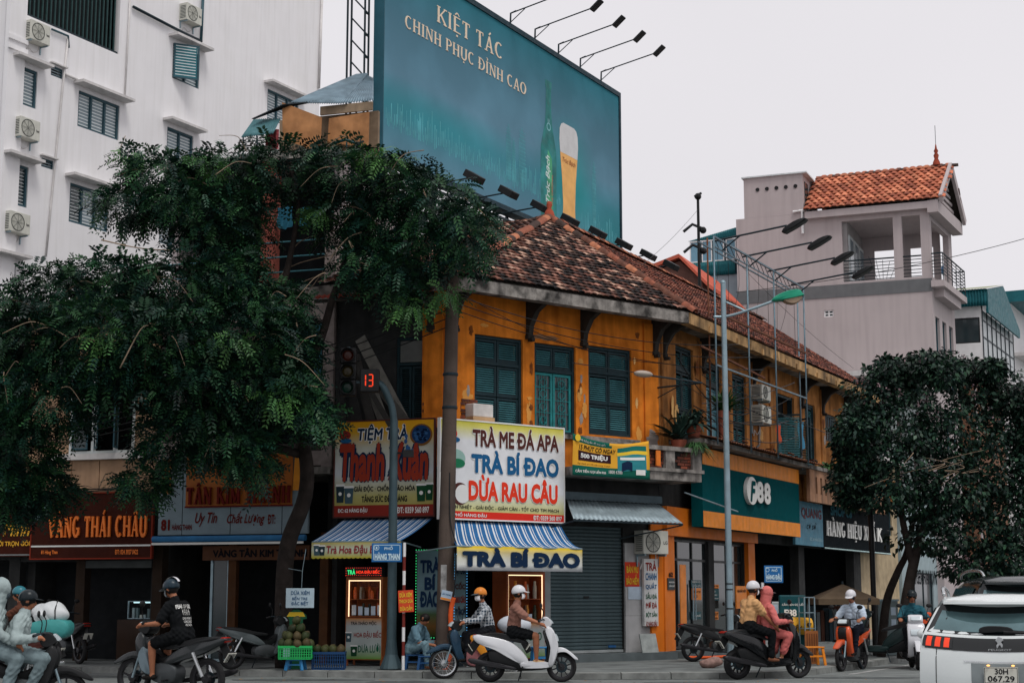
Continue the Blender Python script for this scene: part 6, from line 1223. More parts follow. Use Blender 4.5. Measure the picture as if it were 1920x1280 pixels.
# oval lamp on a thin arm from the corner house
s, z = FF.sz(1206, 700, 1.4); t = fthing(FF, 'wall_lamp', 'oval lamp on a thin arm in front of the third shuttered window', 'lamp', 6.35, .06, z - .05)
MB().tube([(.0, .02, .0), (.3, -1.2, .02), (s - 6.35 - .1, -1.34, .03)], .022, 6).tube([(.0, .02, -.25), (.15, -.6, .0)], .014, 6).tube([(.3, -1.2, .02), (s - 6.35 - 2.2, -1.34, .1)], .01, 5).build('arm', STEELD, t); o = MB().ball((s - 6.35, -1.34, .04), .28, .14, .08, 16, 8).build('lamp_head', S('lamp_white', 170, 158, 146, rough=.4, var=.1), t, sm=True)
# mast behind the roof, dark post under the trees
p = at(1311, 500, 52); t = empty('aerial_mast', (p.x, 52, 10.0), 0, 'dark aerial mast rising behind the tiled roof', 'mast'); zt_ = at(1311, 374, 52).z - 10
b = MB().cyl((0, 0, 0), (0, 0, zt_), .06, .045, 8); b.build('shaft', BLK, t); MB().ball((0, 0, zt_ + .1), .12, n=8, m=5).tube([(-.12, 0, zt_ + .1), (.12, 0, zt_ + .22)], .04, 6).build('aerial_head', BLK, t)
for z in (zt_ - 1.1, zt_ - 1.8): MB().tube([(-.5, 0, z), (-.2, 0, z + .25), (.15, 0, z + .1)], .05, 6).ball((.15, 0, z + .05), .12, n=8, m=5).build('insulator', BLK, t)
t = post('dark_post', 'dark slim post beside the brown umbrella', 0, 0, 4.6, .07, BLK, base_at(1638, 41.0))
# overhead cables
def cable(P, sagv, label, r_=.012):
    a_, c_ = Vector(P[0]), Vector(P[1]); t = MB().tube([a_.lerp(c_, k / 16) - Vector((0, 0, sagv * 4 * (k / 16) * (1 - k / 16))) for k in range(17)], r_, 4).build('overhead_cable', BLK); setp(t, label, 'cable', 'overhead cables')
top = at(849, 540, 33.3)
cable((at(1380, 548, 50), at(2000, 424, 60)), .3, 'thin cable crossing the sky before the grey house'); cable((FR.P(.5, .9, 7.2), FR.P(18, 1.2, 6.6)), .4, 'cable slung along the ochre wall under the street eave')
cable((top, FF.P(6.3, .3, 7.2)), .35, 'cable from the concrete pole across the shuttered windows', .008); cable((FL.P(-12, .5, 4.25), FL.P(-6.6, .5, 4.1)), .12, 'black cable lying over the jeweller sign', .015); cable((FL.P(-12, .55, 4.15), FL.P(-6.6, .5, 4.2)), .2, 'lower of two cables above the jeweller sign', .012)
cable((at(1340, 445, 44), at(1600, 690, 56)), .2, 'wire sloping from the steel sign frame to the far eave', .007); cable((at(1311, 390, 52), at(1200, 500, 45)), .1, 'stay wire left of the aerial mast', .007)
cr_ = random.Random(17)
for k in range(9): cable((FR.P(cr_.uniform(-.2, 1.5), cr_.uniform(.3, .9), cr_.uniform(6.0, 7.9)), FR.P(cr_.uniform(3, 9), cr_.uniform(.4, 1.2), cr_.uniform(5.8, 7.8))), cr_.uniform(.1, .6), ('tangled cable strung over the street balcony of the ochre house'), cr_.uniform(.007, .016))
for k in range(4): cable((FL.P(-17, .6, 4.4 + .12 * k), (at(851, 560 + 16 * k, 33.3))), .5 + .1 * k, ('topmost', 'second', 'third', 'lowest')[k] + ' cable of the bundle running left from the concrete pole', .012)
for k in range(3): cable((at(851, 552 + 14 * k, 33.3), FR.P(2 + k, 1.4, 7.9 - .2 * k)), .35, ('upper', 'middle', 'lower')[k] + ' cable of the bundle running right from the concrete pole', .01)
# ---- things on the street balcony
def plant(name, label, loc, n, L, w_, seed, col, group=None, pot=None, droop=.6, spread=1.0):
    t = empty(name, loc, 0, label, 'plant', group); r = random.Random(seed); b = MB()
    for k in range(n):
        a_ = r.uniform(0, 6.28); el = r.uniform(.3, 1.4); l_ = L * r.uniform(.6, 1.1); d_ = Vector((math.cos(a_) * math.cos(el) * spread, math.sin(a_) * math.cos(el) * spread, math.sin(el))); s_ = Vector((-math.sin(a_), math.cos(a_), 0)); pr = None
        base = Vector((r.uniform(-.08, .08), r.uniform(-.08, .08), .0)); rows = []
        for i in range(5):
            f = i / 4; p_ = base + d_ * l_ * f - Vector((0, 0, droop * l_ * f * f)); ww = w_ * math.sin(math.pi * min(.95, .15 + f * .8)); rows.append([p_ - s_ * ww, p_ + s_ * ww])
        b.sheet(rows)
    b.build('foliage', col, t, fix=False)
    if pot: MB().lathe([(0, -pot[1]), (pot[0] * .7, -pot[1]), (pot[0], 0), (pot[0] * .9, 0), (pot[0] * .85, -.03), (0, -.03)], 12).build('pot', pot[2], t, sm=40)
    return t
LG1, LG2 = mat('leaf_fern', (.035, .10, .03), .6, var=.4, scale=6), mat('leaf_dark', (.02, .045, .035), .5, var=.4, scale=6); CLAY = S('clay_pot', 150, 84, 66, rough=.9, var=.2)
p = FF.P(6.75, .9, 5.12); plant('hanging_fern', 'feathery green fern spilling over the balcony end', p, 260, .55, .012, 1, LG1, pot=(.14, .02, S('pale_pot', 170, 150, 120)), droop=.9)
plant('potted_plant', 'dark strap-leaved plant in the corner of the balcony', FF.P(6.75, .35, 5.35), 60, 1.25, .05, 2, LG2, pot=(.2, .3, CLAY), droop=.35); plant('potted_plant', 'dark bushy plant right of the corner pilaster', FR.P(.8, .6, 5.75), 70, 1.0, .05, 3, LG2, pot=(.2, .3, CLAY)); plant('potted_plant', 'light green leafy plant before the blue balcony door', FR.P(2.6, .75, 6.3), 90, .8, .045, 4, LG1, pot=(.16, .85, CLAY), droop=.3)
for k, s in enumerate((11.6, 12.9, 14.4, 15.8)): plant('balcony_plant', ('low leafy plant at the near end of the stained parapet', 'second leafy plant along the stained parapet', 'third leafy plant along the stained parapet', 'leafy plant at the far end of the stained parapet')[k], FR.P(s, .85, 5.45), 60, .5, .04, 10 + k, (LG1, LG2)[k % 2], 'plants on the parapet', (.12, .03, CLAY))
b = fthing(FR, 'rusty_canopy', 'rusty corrugated canopy strip lying above the pawn shop sign', 'canopy', 5, .95, 5.43); corrug('sheet', RUST, b, (-4.2, -.25, .0), (5.2, -.25, .0), (5.2, .5, .16), (-4.2, .5, .16), n=50, amp=.02); 
for k in range(14): MB().beam((-4 + k * .66, -.3 + .1 * (k % 3), .06), (-3.2 + k * .66, .1, .14 + .05 * (k % 2)), .04).build('scrap_batten', (RUST, WOODD, STEELD)[k % 3], b)
for k, (s, w_, h_, c, lb) in enumerate(((14.7, .5, .65, (196, 206, 212), 'white shirt hung to dry at the far balcony'), (15.3, .4, .6, (150, 176, 190), 'pale blue shirt drying beside the white one'), (15.9, .35, .75, (90, 130, 160), 'blue cloth drying near the tree'), (10.2, .5, .8, (60, 120, 150), 'teal cloth hung below the open shutter'), (8.0, .35, .5, (190, 80, 50), 'orange red cloth hanging under the air conditioners'))):
    t = fthing(FR, 'drying_cloth', lb, 'laundry', s, .5, 5.95, 'laundry on the balcony'); rows = [[((j / 8 - .5) * w_ * (1 + .15 * i / 5), .03 * math.sin(j * 1.5 + i), h_ * (1 - i / 6) + .03 * math.sin(j)) for j in range(9)] for i in range(7)]; o = MB().sheet(rows).build('cloth', S('cloth_%d' % k, *c, rough=.9), t, sm=True, fix=False); MB().tube([(-w_ * .6, 0, h_ + .03), (w_ * .6, 0, h_ + .03)], .008, 4).build('hanger', STEEL, t)
t = empty('foam_box', FF.P(.75, .1, 5.37), FF.a, 'white foam box standing on the tea sign below the left shutters', 'box'); MB().box(-.28, .28, -.2, .2, .13, .42).build('box', S('foam', 210, 206, 202, rough=.9), t, bev=.02); MB().box(-.3, .3, -.22, .22, 0, .127).build('base_block', S('foam_base', 196, 160, 120), t)
# ================================================================== trees
def leaf_mat(name, rough=.45):
    m = bpy.data.materials.new(name); m.use_nodes = True; n = m.node_tree.nodes; l = m.node_tree.links; b = n['Principled BSDF']; vc = n.new('ShaderNodeVertexColor'); vc.layer_name = 'col'; l.new(vc.outputs[0], b.inputs['Base Color']); b.inputs['Roughness'].default_value = rough; b.inputs['Specular IOR Level'].default_value = .22
    return m
LEAF = leaf_mat('leaf_compound'); LEAF2 = leaf_mat('leaf_simple'); BARK = mat('bark', lin(44, 38, 35), .95, var=.35, scale=5, bump=.8, bscale=14); TWIG = mat('twig', lin(134, 116, 98), .9, var=.3)
def leaf_mesh(name, m, V, nq, C, parent):
    me = bpy.data.meshes.new(name); n = len(V); me.vertices.add(n); me.vertices.foreach_set('co', np.asarray(V, 'f').ravel()); k = n // nq
    me.loops.add(n); me.loops.foreach_set('vertex_index', np.arange(n, dtype='i')); me.polygons.add(k); me.polygons.foreach_set('loop_start', np.arange(0, n, nq, dtype='i')); me.polygons.foreach_set('loop_total', np.full(k, nq, 'i'))
    me.materials.append(m); a = me.color_attributes.new('col', 'FLOAT_COLOR', 'POINT'); a.data.foreach_set('color', np.asarray(C, 'f').ravel()); me.update(calc_edges=True); return link(name, me, parent)
def unit(a): return a / np.maximum(np.linalg.norm(a, axis=-1, keepdims=True), 1e-6)
def crown(parent, blobs, per, m, comp, L, seed, cols, droop=.5, name='crown', shell=.4):
    """blobs: (centre, radii); each gets leaves thrown through its outer volume"""
    r = np.random.RandomState(seed); P = []; D = []; K = []
    for c, rad in blobs:
        n = int(per * (rad[0] * rad[2] / .7 + .25)); d = unit(r.normal(size=(n, 3))); q = shell + (1.08 - shell) * r.rand(n, 1) ** .6; lump = 1 + .3 * np.sin(d[:, :1] * 5 + c[0] * 3) * np.cos(d[:, 2:] * 6 + c[2] * 2)
        P.append(np.array(c) + d * np.array(rad) * q * lump); D.append(d); K.append(np.full(n, r.rand()))
    P = np.concatenate(P); D = np.concatenate(D); K = np.concatenate(K); n = len(P)
    ax = unit(D * np.array((1, 1, .5)) + r.normal(size=(n, 3)) * .45 + np.array((0, 0, -droop))); sd = unit(np.cross(ax, unit(r.normal(size=(n, 3)) * .5 + np.array((0, 0, 1))))); up = np.cross(sd, ax)
    ln = L * (.65 + .6 * r.rand(n, 1)); cols = np.array(cols); base = cols[(r.rand(n) * len(cols)).astype(int)] * (.65 + .7 * r.rand(n, 1)) * (.75 + .5 * K[:, None]); V = []; C = []
    if comp:
        J = 6
        for j in range(J):
            t = (j + .8) / J; o = P + ax * ln * t - np.array((0, 0, 1)) * (ln * t * t * .35)
            for sgn in (-1, 1):
                d2 = unit(ax * .55 + sd * sgn * .85 - np.array((0, 0, .25)) + r.normal(size=(n, 3)) * .14); ll = ln * .33 * (1 - .35 * abs(t - .45)); w2 = unit(np.cross(d2, up)) * ll * .2
                V.append(np.stack([o, o + d2 * ll * .5 + w2, o + d2 * ll, o + d2 * ll * .5 - w2], 1)); C.append(np.repeat(base * (.85 + .3 * r.rand(n, 1)), 4, 0))
        V = np.concatenate(V).reshape(-1, 3); C = np.concatenate(C)
    else:
        w2 = sd * ln * .27; fold = up * ln * .06
        V = np.stack([P, P + ax * ln * .45 + w2 + fold, P + ax * ln - up * ln * .12, P + ax * ln * .45 - w2 + fold], 1).reshape(-1, 3); C = np.repeat(base, 4, 0)
    V = V - np.array(parent.location); C = np.concatenate([C, np.ones((len(C), 1))], 1)
    return leaf_mesh(name, m, V, 4, C, parent)
def limb(parent, P, r0, r1, m=None, name='limb', n=9): 
    Q = spline([Vector(p) - Vector(parent.location) for p in P], 5); k = len(Q); return MB().tube(Q, [r0 + (r1 - r0) * i / (k - 1) for i in range(k)], n).build(name, m or BARK, parent, sm=True)
# --- the big drooping tree on the left
tb = base_at(536, 33.9); bt = empty('street_tree', tb, 0, 'huge dark drooping street tree covering the left-hand houses', 'tree')
rr = random.Random(9)
BL_ = [(300, 330, 62, 42, 33), (415, 335, 85, 52, 33.4), (535, 312, 75, 40, 33.6), (650, 318, 72, 42, 33.4), (745, 340, 55, 48, 33), (820, 385, 55, 48, 32.6), (880, 440, 48, 55, 32.4), (235, 385, 46, 26, 33), (350, 385, 80, 34, 32.6), (455, 405, 50, 40, 33.6), (400, 440, 60, 22, 33), (640, 400, 50, 40, 34), (715, 425, 60, 48, 33.6), (800, 465, 55, 36, 33), (690, 490, 48, 40, 33.4), (750, 520, 34, 40, 32.8),
 (215, 525, 85, 36, 32.8), (340, 530, 100, 48, 32), (440, 520, 60, 55, 32.8), (110, 560, 85, 55, 32.4), (55, 640, 62, 62, 32), (180, 625, 105, 70, 31.4), (320, 640, 112, 72, 31.2), (450, 620, 85, 72, 31.8), (535, 585, 42, 50, 33), (545, 660, 45, 60, 32.8), (95, 740, 92, 70, 31.6), (215, 695, 90, 42, 31.4), (355, 725, 100, 66, 31.2), (475, 720, 76, 60, 31.6), (35, 850, 60, 72, 31.8), (75, 905, 55, 36, 32.2), (315, 830, 48, 36, 32), (410, 815, 70, 50, 31.6), (470, 850, 36, 44, 31.8), (560, 755, 46, 34, 32.6), (590, 785, 32, 18, 32.4), (20, 930, 45, 40, 32), (270, 905, 28, 20, 32.4), (555, 730, 40, 40, 33), (-40, 700, 70, 150, 32)]
blobs = []
for (px, py, rx, ry, Yd) in BL_:
    c = at(px, py, Yd); sc = Yd / FPX; blobs.append((tuple(c), (rx * sc, .95 + .2 * rr.random(), ry * sc)))
GC = [(.009, .04, .021), (.006, .029, .02), (.015, .056, .024), (.004, .02, .016), (.024, .078, .027)]
crown(bt, blobs, 640, LEAF, True, .36, 3, GC, .22)
sprig = [(at(px, py, Yd), (.28, .25, .16)) for px, py, Yd in ((730, 300, 32.2), (770, 575, 32.4), (835, 545, 32.2), (600, 400, 33), (520, 740, 31), (430, 640, 30.6), (240, 290, 32.6), (190, 630, 30.4), (390, 310, 32.4), (690, 290, 32.6))]
crown(bt, [(tuple(c), r_) for c, r_ in sprig], 130, LEAF, True, .32, 5, [(.06, .16, .04), (.05, .13, .045)], .5, 'young_shoots')
A3 = lambda px, py, Y_: at(px, py, Y_)
tr_ = [tb, A3(532, 1120, 33.9), A3(540, 1020, 33.8), A3(572, 930, 33.7), A3(572, 850, 33.6), A3(545, 770, 33.5)]
limb(bt, tr_, .2, .13, name='trunk', n=14)
J0 = A3(545, 770, 33.5); J1 = A3(560, 850, 33.6)
for P, r0 in (([J0, A3(500, 660, 33.3), A3(420, 540, 33), A3(330, 400, 33)], .12), ([J0, A3(600, 640, 33.7), A3(640, 520, 33.7), A3(720, 440, 33.4), A3(860, 410, 32.6)], .11), ([J0, A3(440, 720, 32.8), A3(300, 640, 32), A3(160, 600, 31.8)], .11), ([J1, A3(440, 820, 32.6), A3(280, 770, 31.8), A3(80, 740, 31.8), A3(20, 880, 31.8)], .1), ([A3(500, 660, 33.3), A3(540, 500, 33.6), A3(560, 380, 33.6), A3(540, 310, 33.6)], .09), ([A3(640, 520, 33.7), A3(660, 420, 33.8), A3(680, 330, 33.4)], .07), ([A3(420, 540, 33), A3(280, 500, 32.8), A3(120, 560, 32.4)], .08)):
    limb(bt, P, r0, r0 * .3)
for k in range(46):
    b_ = rr.choice(blobs); c = Vector(b_[0]) + Vector((rr.uniform(-.8, .8), -b_[1][1] * rr.uniform(.6, 1.0), rr.uniform(-.5, .5))); e = c + Vector((rr.uniform(-.8, .8), rr.uniform(-.3, .2), rr.uniform(-.7, .3)))
    limb(bt, [c, c.lerp(e, .5) + Vector((rr.uniform(-.1, .1), 0, .15)), e], .012, .005, TWIG, 'twig', 5)
for P in ([(520, 545, 34.2), (548, 470, 34), (580, 445, 34), (640, 430, 34)], [(505, 520, 34), (560, 560, 34), (625, 480, 34)], [(500, 555, 33.8), (545, 500, 33.8), (640, 475, 33.8)], [(565, 530, 34), (590, 520, 34), (620, 515, 34)], [(250, 330, 33), (225, 290, 33), (235, 255, 33)], [(640, 385, 33.4), (690, 400, 33), (735, 470, 33)], [(190, 450, 31.5), (260, 465, 31.4), (330, 470, 31.4)], [(225, 690, 30), (262, 620, 30), (278, 610, 30)], [(870, 370, 32.2), (905, 400, 32), (935, 440, 32)]): limb(bt, [A3(*p) for p in P], .016, .008, TWIG, 'bare_branch', 5)
# --- flowering tree on the right
rb_ = base_at(1690, 39.0); rt = empty('flowering_tree', rb_, 0, 'dark round street tree with pale pink flowers on the right', 'tree')
BR = [(1640, 745, 52, 45, 40), (1700, 705, 55, 38, 40.4), (1775, 700, 50, 36, 40.6), (1840, 735, 52, 50, 40.4), (1895, 790, 50, 60, 40), (1615, 815, 46, 50, 39.6), (1700, 800, 80, 66, 39.4), (1790, 810, 80, 76, 39.4), (1870, 880, 68, 66, 39.4), (1615, 880, 44, 40, 39.6), (1690, 885, 66, 52, 39.2), (1790, 915, 78, 64, 39.2), (1890, 960, 56, 64, 39.4), (1825, 1000, 62, 50, 39.2), (1870, 1050, 50, 34, 39.2), (1595, 850, 30, 40, 39.8), (1745, 950, 46, 40, 39.4), (1940, 900, 50, 120, 39.6), (1885, 738, 46, 36, 40), (1935, 775, 46, 60, 40), (1800, 1065, 30, 20, 39), (1660, 930, 46, 30, 39), (1755, 1010, 46, 36, 39), (1905, 1045, 56, 46, 39), (1850, 1085, 40, 18, 39), (1580, 900, 24, 22, 39.6), (1735, 672, 30, 12, 40.4), (1815, 690, 26, 16, 40.4), (1725, 678, 22, 16, 40.4), (1660, 690, 26, 20, 40)]
blobs = [(tuple(at(px, py, Yd)), (rx * Yd / FPX, 1.0, ry * Yd / FPX)) for px, py, rx, ry, Yd in BR]
r_ = random.Random(5)
for k in range(34): a_ = r_.uniform(-.3, 3.6); px, py = 1775 + 180 * math.cos(a_) * r_.uniform(.85, 1.08), 860 - 195 * math.sin(a_) * r_.uniform(.8, 1.06); q = r_.uniform(.12, .34); blobs.append((tuple(at(px, py, r_.uniform(38.6, 40.4))), (q * 1.3, q, q)))
crown(rt, blobs, 1300, LEAF2, False, .145, 11, [(.008, .024, .017), (.011, .033, .02), (.006, .018, .015), (.018, .05, .026)], .55)
fl = []
r_ = random.Random(21)
for k in range(90):
    b_ = blobs[r_.choice((0, 1, 2, 3, 4, 19, 20, 1, 2, 6, 7))]; a_ = r_.uniform(0, 6.28); e_ = r_.uniform(-.1, 1.2); fl.append(((b_[0][0] + math.cos(a_) * math.cos(e_) * b_[1][0], b_[0][1] - abs(math.sin(a_)) * math.cos(e_) * b_[1][1], b_[0][2] + math.sin(e_) * b_[1][2] * 1.05), (.06, .06, .05)))
crown(rt, fl, 30, LEAF2, False, .075, 12, [(.3, .2, .22), (.36, .27, .28), (.22, .14, .16)], .0, 'flowers', .3)
limb(rt, [rb_, A3(1697, 1150, 39), A3(1712, 1060, 39.2), A3(1735, 980, 39.4), A3(1770, 880, 39.8)], .17, .08, name='trunk', n=12); limb(rt, [A3(1712, 1060, 39.2), A3(1690, 960, 39.4), A3(1680, 850, 39.8)], .1, .05); limb(rt, [A3(1735, 980, 39.4), A3(1800, 900, 39.6), A3(1860, 820, 40)], .08, .03)
for k in range(9):
    c = A3(r_.uniform(1660, 1860), r_.uniform(840, 900), 38.3); limb(rt, [c, c + Vector((r_.uniform(-.5, .5), 0, r_.uniform(-.1, .2))), c + Vector((r_.uniform(-.9, .9), 0, r_.uniform(-.3, .3)))], .012, .004, TWIG, 'twig', 5)
sb_ = base_at(1648, 40.2); st = empty('street_tree', sb_, 0, 'slim leaning tree trunk beside the electrical cabinet', 'tree')
limb(st, [sb_, A3(1662, 1130, 40.2), A3(1684, 1070, 40.2), A3(1700, 1035, 40.2), A3(1715, 960, 40.3)], .12, .06, name='trunk', n=12)
crown(st, [(tuple(at(px, py, 40)), (.4, .4, .3)) for px, py in ((1715, 960), (1690, 1010), (1735, 985))], 120, LEAF2, False, .18, 14, [(.012, .026, .018), (.02, .044, .022)], .4)
# ================================================================== people
SKIN = mat('skin', lin(152, 98, 70), .6, var=.1, spec=.3); HAIR = mat('hair', (.012, .01, .009), .6)
def ik(a, b, l1, l2, pole):
    a, b, pole = Vector(a), Vector(b), Vector(pole); d = b - a; L = min(d.length, (l1 + l2) * .995); d.normalize(); x = (l1 * l1 - l2 * l2 + L * L) / (2 * L); h_ = math.sqrt(max(0, l1 * l1 - x * x))
    n = (pole - d * pole.dot(d)).normalized(); return a + d * x + n * h_, a + d * L
def person(label, loc, rz, sc, hip, lean, hands, feet, mats, head_turn=0., sleeve=1.0, leg=1.0, head=None, group=None, hood=False, kp=(1, 0, .6), ep=(-.5, 0, -.8), look=0., knee_out=.3, bulk=1.06):
    """x forward, y left; hands/feet: (left, right) targets; sleeve/leg: how far cloth reaches down the limb"""
    t = empty('person', loc, rz, label, 'person', group); t.scale = (sc, sc, sc)
    caps = []; A = lambda p, q, r0, r1, tag: caps.append((Vector(p), Vector(q), r0, r1, tag))
    H = Vector(hip); u = Vector((math.sin(lean), 0, math.cos(lean))); f = Vector((math.cos(lean), 0, -math.sin(lean))); s = Vector((0, 1, 0)); N = H + u * .5
    for k in (-1, 1): A(H + s * .08 * k - u * .02, H + s * .085 * k + u * .04, .118, .118, 'pants'); A(H + u * .1 + s * .055 * k, H + u * .22 + s * .06 * k, .118, .115, 'shirt'); A(H + u * .24 + s * .075 * k, H + u * .4 + s * .085 * k, .118, .105, 'shirt')
    A(N - u * .06 + s * .16, N - u * .06 - s * .16, .07, .07, 'shirt'); A(N - u * .06, N + u * .03 + f * .01, .075, .065, 'shirt')
    hd = head if head is not None else lean * .35; hu = Vector((math.sin(hd), 0, math.cos(hd))); hf = Vector((math.cos(hd) * math.cos(look), math.sin(look), -math.sin(hd))).normalized(); hs = hu.cross(hf).normalized(); hf = hs.cross(hu)
    Cn = N + u * .05 + hu * .15 + hf * .035
    A(N - u * .02, Cn - hu * .05, .055, .052, 'skin'); A(Cn - hf * .015, Cn + hf * .012 + hu * .015, .092, .09, 'hair' if not hood else 'shirt'); A(Cn + hf * .03 - hu * .015, Cn + hf * .045 - hu * .07, .068, .045, 'skin'); A(Cn + hf * .096 - hu * .02, Cn + hf * .108 - hu * .045, .012, .016, 'skin'); A(Cn + hf * .085 - hu * .082 + hs * .02, Cn + hf * .085 - hu * .082 - hs * .02, .011, .011, 'lip')
    for k in (-1, 1): A(Cn + hs * .085 * k - hu * .03, Cn + hs * .09 * k - hu * .0, .016, .02, 'skin'); A(Cn + hf * .088 + hs * .032 * k - hu * .006, Cn + hf * .09 + hs * .038 * k - hu * .006, .012, .012, 'eye')
    if hood: A(Cn - hf * .03 - hu * .06, N - f * .02, .1, .1, 'shirt'); A(Cn - hf * .025 + hu * .02, Cn - hf * .02 + hu * .03, .11, .112, 'shirt')
    for k, (hd_, ft) in enumerate(zip(hands, feet)):
        sg = 1 if k == 0 else -1; S_ = N - u * .07 + s * .185 * sg; E, Wr = ik(S_, hd_, .285, .25, Vector(ep) + s * .5 * sg)
        if sleeve <= .5:
            m = S_.lerp(E, sleeve * 1.75); A(S_, m, .076, .072, 'shirt'); A(S_, E, .05, .042, 'skin'); A(E, Wr, .042, .029, 'skin')
        else: A(S_, E, .07, .055, 'shirt'); A(E, Wr, .055, .042, 'shirt')
        d = (Wr - E).normalized(); gx = s * sg; A(Wr, Wr + d * .07, .03, .036, 'skin'); A(Wr + d * .05 + gx * .025, Wr + d * .05 - gx * .025, .027, .027, 'skin')
        for q in range(4):
            o = Wr + d * .085 + gx * (.034 - .022 * q); l_ = (.9, 1.05, 1.0, .8)[q]; dn = Vector((d.x * .3, 0, -1)).normalized(); k1 = o + d * .03 * l_ + dn * .012; k2 = k1 + dn * .028 * l_; A(o, k1, .0105, .01, 'skin'); A(k1, k2, .01, .009, 'skin'); A(k2, k2 - d * .022, .009, .008, 'skin')
        th = Wr + d * .03 - gx * .035; A(th, th + d * .035 - gx * .012, .013, .011, 'skin'); A(th + d * .035 - gx * .012, th + d * .055 + Vector((0, 0, -.02)), .011, .009, 'skin')
        hp = H + s * .09 * sg; K, An = ik(hp, ft, .43, .42, Vector(kp) + s * knee_out * sg); m = hp.lerp(K, min(1, leg * 2))
        if leg >= .9: A(hp, K, .1, .072, 'pants'); A(K, K.lerp(An, .94), .072, .056, 'pants')
        elif leg > .5: A(hp, K, .1, .072, 'pants'); A(K, K.lerp(An, (leg - .5) * 2), .075, .07, 'pants'); A(K, An, .055, .036, 'skin')
        else: A(hp, m, .105, .085, 'pants'); A(hp, K, .085, .06, 'skin'); A(K, K.lerp(An, .35), .058, .058, 'skin'); A(K.lerp(An, .35), An, .056, .034, 'skin')
        A(An - Vector((.03, 0, .045)), An + Vector((.05, 0, -.05)), .038, .036, 'shoe'); A(An + Vector((.03, 0, -.05)), An + Vector((.15, 0, -.06)), .038, .028, 'shoe'); A(An, An - Vector((0, 0, .04)), .036, .036, 'skin' if leg < .9 else 'shoe')
    caps = [(p, q, r0 * (bulk if tg in ('shirt', 'pants') else 1), r1 * (bulk if tg in ('shirt', 'pants') else 1), tg) for p, q, r0, r1, tg in caps if not (hood and tg == 'skin' and (p - Cn).length < .12 and abs((p - Cn).dot(hs)) > .08)]
    b = MB()
    for p, q, r0, r1, tg in caps:
        d = q - p; L = d.length; d = d.normalized() if L > 1e-5 else Vector((0, 0, 1)); pts = []; rs = []
        for i in range(5): a_ = math.pi / 2 * (i / 4); pts.append(p - d * r0 * math.cos(a_)); rs.append(max(.0008, r0 * math.sin(a_)))
        for i in range(5): a_ = math.pi / 2 * (i / 4); pts.append(q + d * r1 * math.sin(a_) + d * 1e-4); rs.append(max(.0008, r1 * math.cos(a_)))
        b.tube(pts, rs, 12)
    me = b.mesh('body', SKIN, fix=False); o = bpy.data.objects.new('body', me); COL.objects.link(o)
    m = o.modifiers.new('r', 'REMESH'); m.mode = 'VOXEL'; m.voxel_size = .012; m = o.modifiers.new('s', 'SMOOTH'); m.iterations = 3; m.factor = .5
    me2 = bpy.data.meshes.new_from_object(o.evaluated_get(bpy.context.evaluated_depsgraph_get())); bpy.data.objects.remove(o); bpy.data.meshes.remove(me)
    tags = sorted({c[4] for c in caps}); P0 = np.array([c[0] for c in caps]); Q0 = np.array([c[1] for c in caps]); r0 = np.array([c[2] for c in caps]); r1 = np.array([c[3] for c in caps]); ti = np.array([tags.index(c[4]) for c in caps])
    n = len(me2.polygons); ce = np.empty(n * 3, 'f'); me2.polygons.foreach_get('center', ce); ce = ce.reshape(-1, 3); D = Q0 - P0; dd = np.maximum((D * D).sum(1), 1e-9)
    T = np.clip(((ce[:, None] - P0[None]) * D[None]).sum(2) / dd, 0, 1); dist = np.linalg.norm(ce[:, None] - P0[None] - T[..., None] * D[None], axis=2) - (r0 + (r1 - r0) * T)
    nv = len(me2.vertices); co = np.empty(nv * 3, 'f'); nr = np.empty(nv * 3, 'f'); me2.vertices.foreach_get('co', co); me2.vertices.foreach_get('normal', nr); co = co.reshape(-1, 3); nr = nr.reshape(-1, 3)
    T2 = np.clip(((co[:, None] - P0[None]) * D[None]).sum(2) / dd, 0, 1); tv = ti[(np.linalg.norm(co[:, None] - P0[None] - T2[..., None] * D[None], axis=2) - (r0 + (r1 - r0) * T2)).argmin(1)]
    cl_ = np.isin(tv, [tags.index(q) for q in tags if q in ('shirt', 'pants')]); x_, y_, z_2 = co.T      # folds in the cloth
    w_ = .0048 * np.sin(46 * (z_2 + .7 * x_) + 4 * np.sin(13 * y_ + 7 * x_) + 2 * np.sin(21 * z_2)) * (.4 + .6 * np.sin(9 * x_ + 11 * y_ + 5 * z_2) ** 2) + .004 * np.sin(70 * (x_ - .6 * z_2 + .5 * y_) + 3 * np.sin(17 * z_2))
    me2.vertices.foreach_set('co', (co + nr * (w_ * cl_ * np.clip((np.linalg.norm(co - np.array(Cn), axis=1) - .12) / .1, .15, 1))[:, None]).astype('f').ravel()); me2.materials.clear()
    for tg in tags: me2.materials.append({'skin': SKIN, 'hair': HAIR, 'eye': BLK, 'lip': mat('lip', lin(140, 80, 70), .6)}.get(tg) or mats[tg])
    me2.polygons.foreach_set('material_index', ti[dist.argmin(1)].astype('i')); me2.polygons.foreach_set('use_smooth', np.ones(n, bool)); me2.update(); link('body', me2, t)
    M = Matrix((hf, hs, hu)).transposed().to_4x4(); M.translation = Cn
    return t, M, (H, N, u, f)
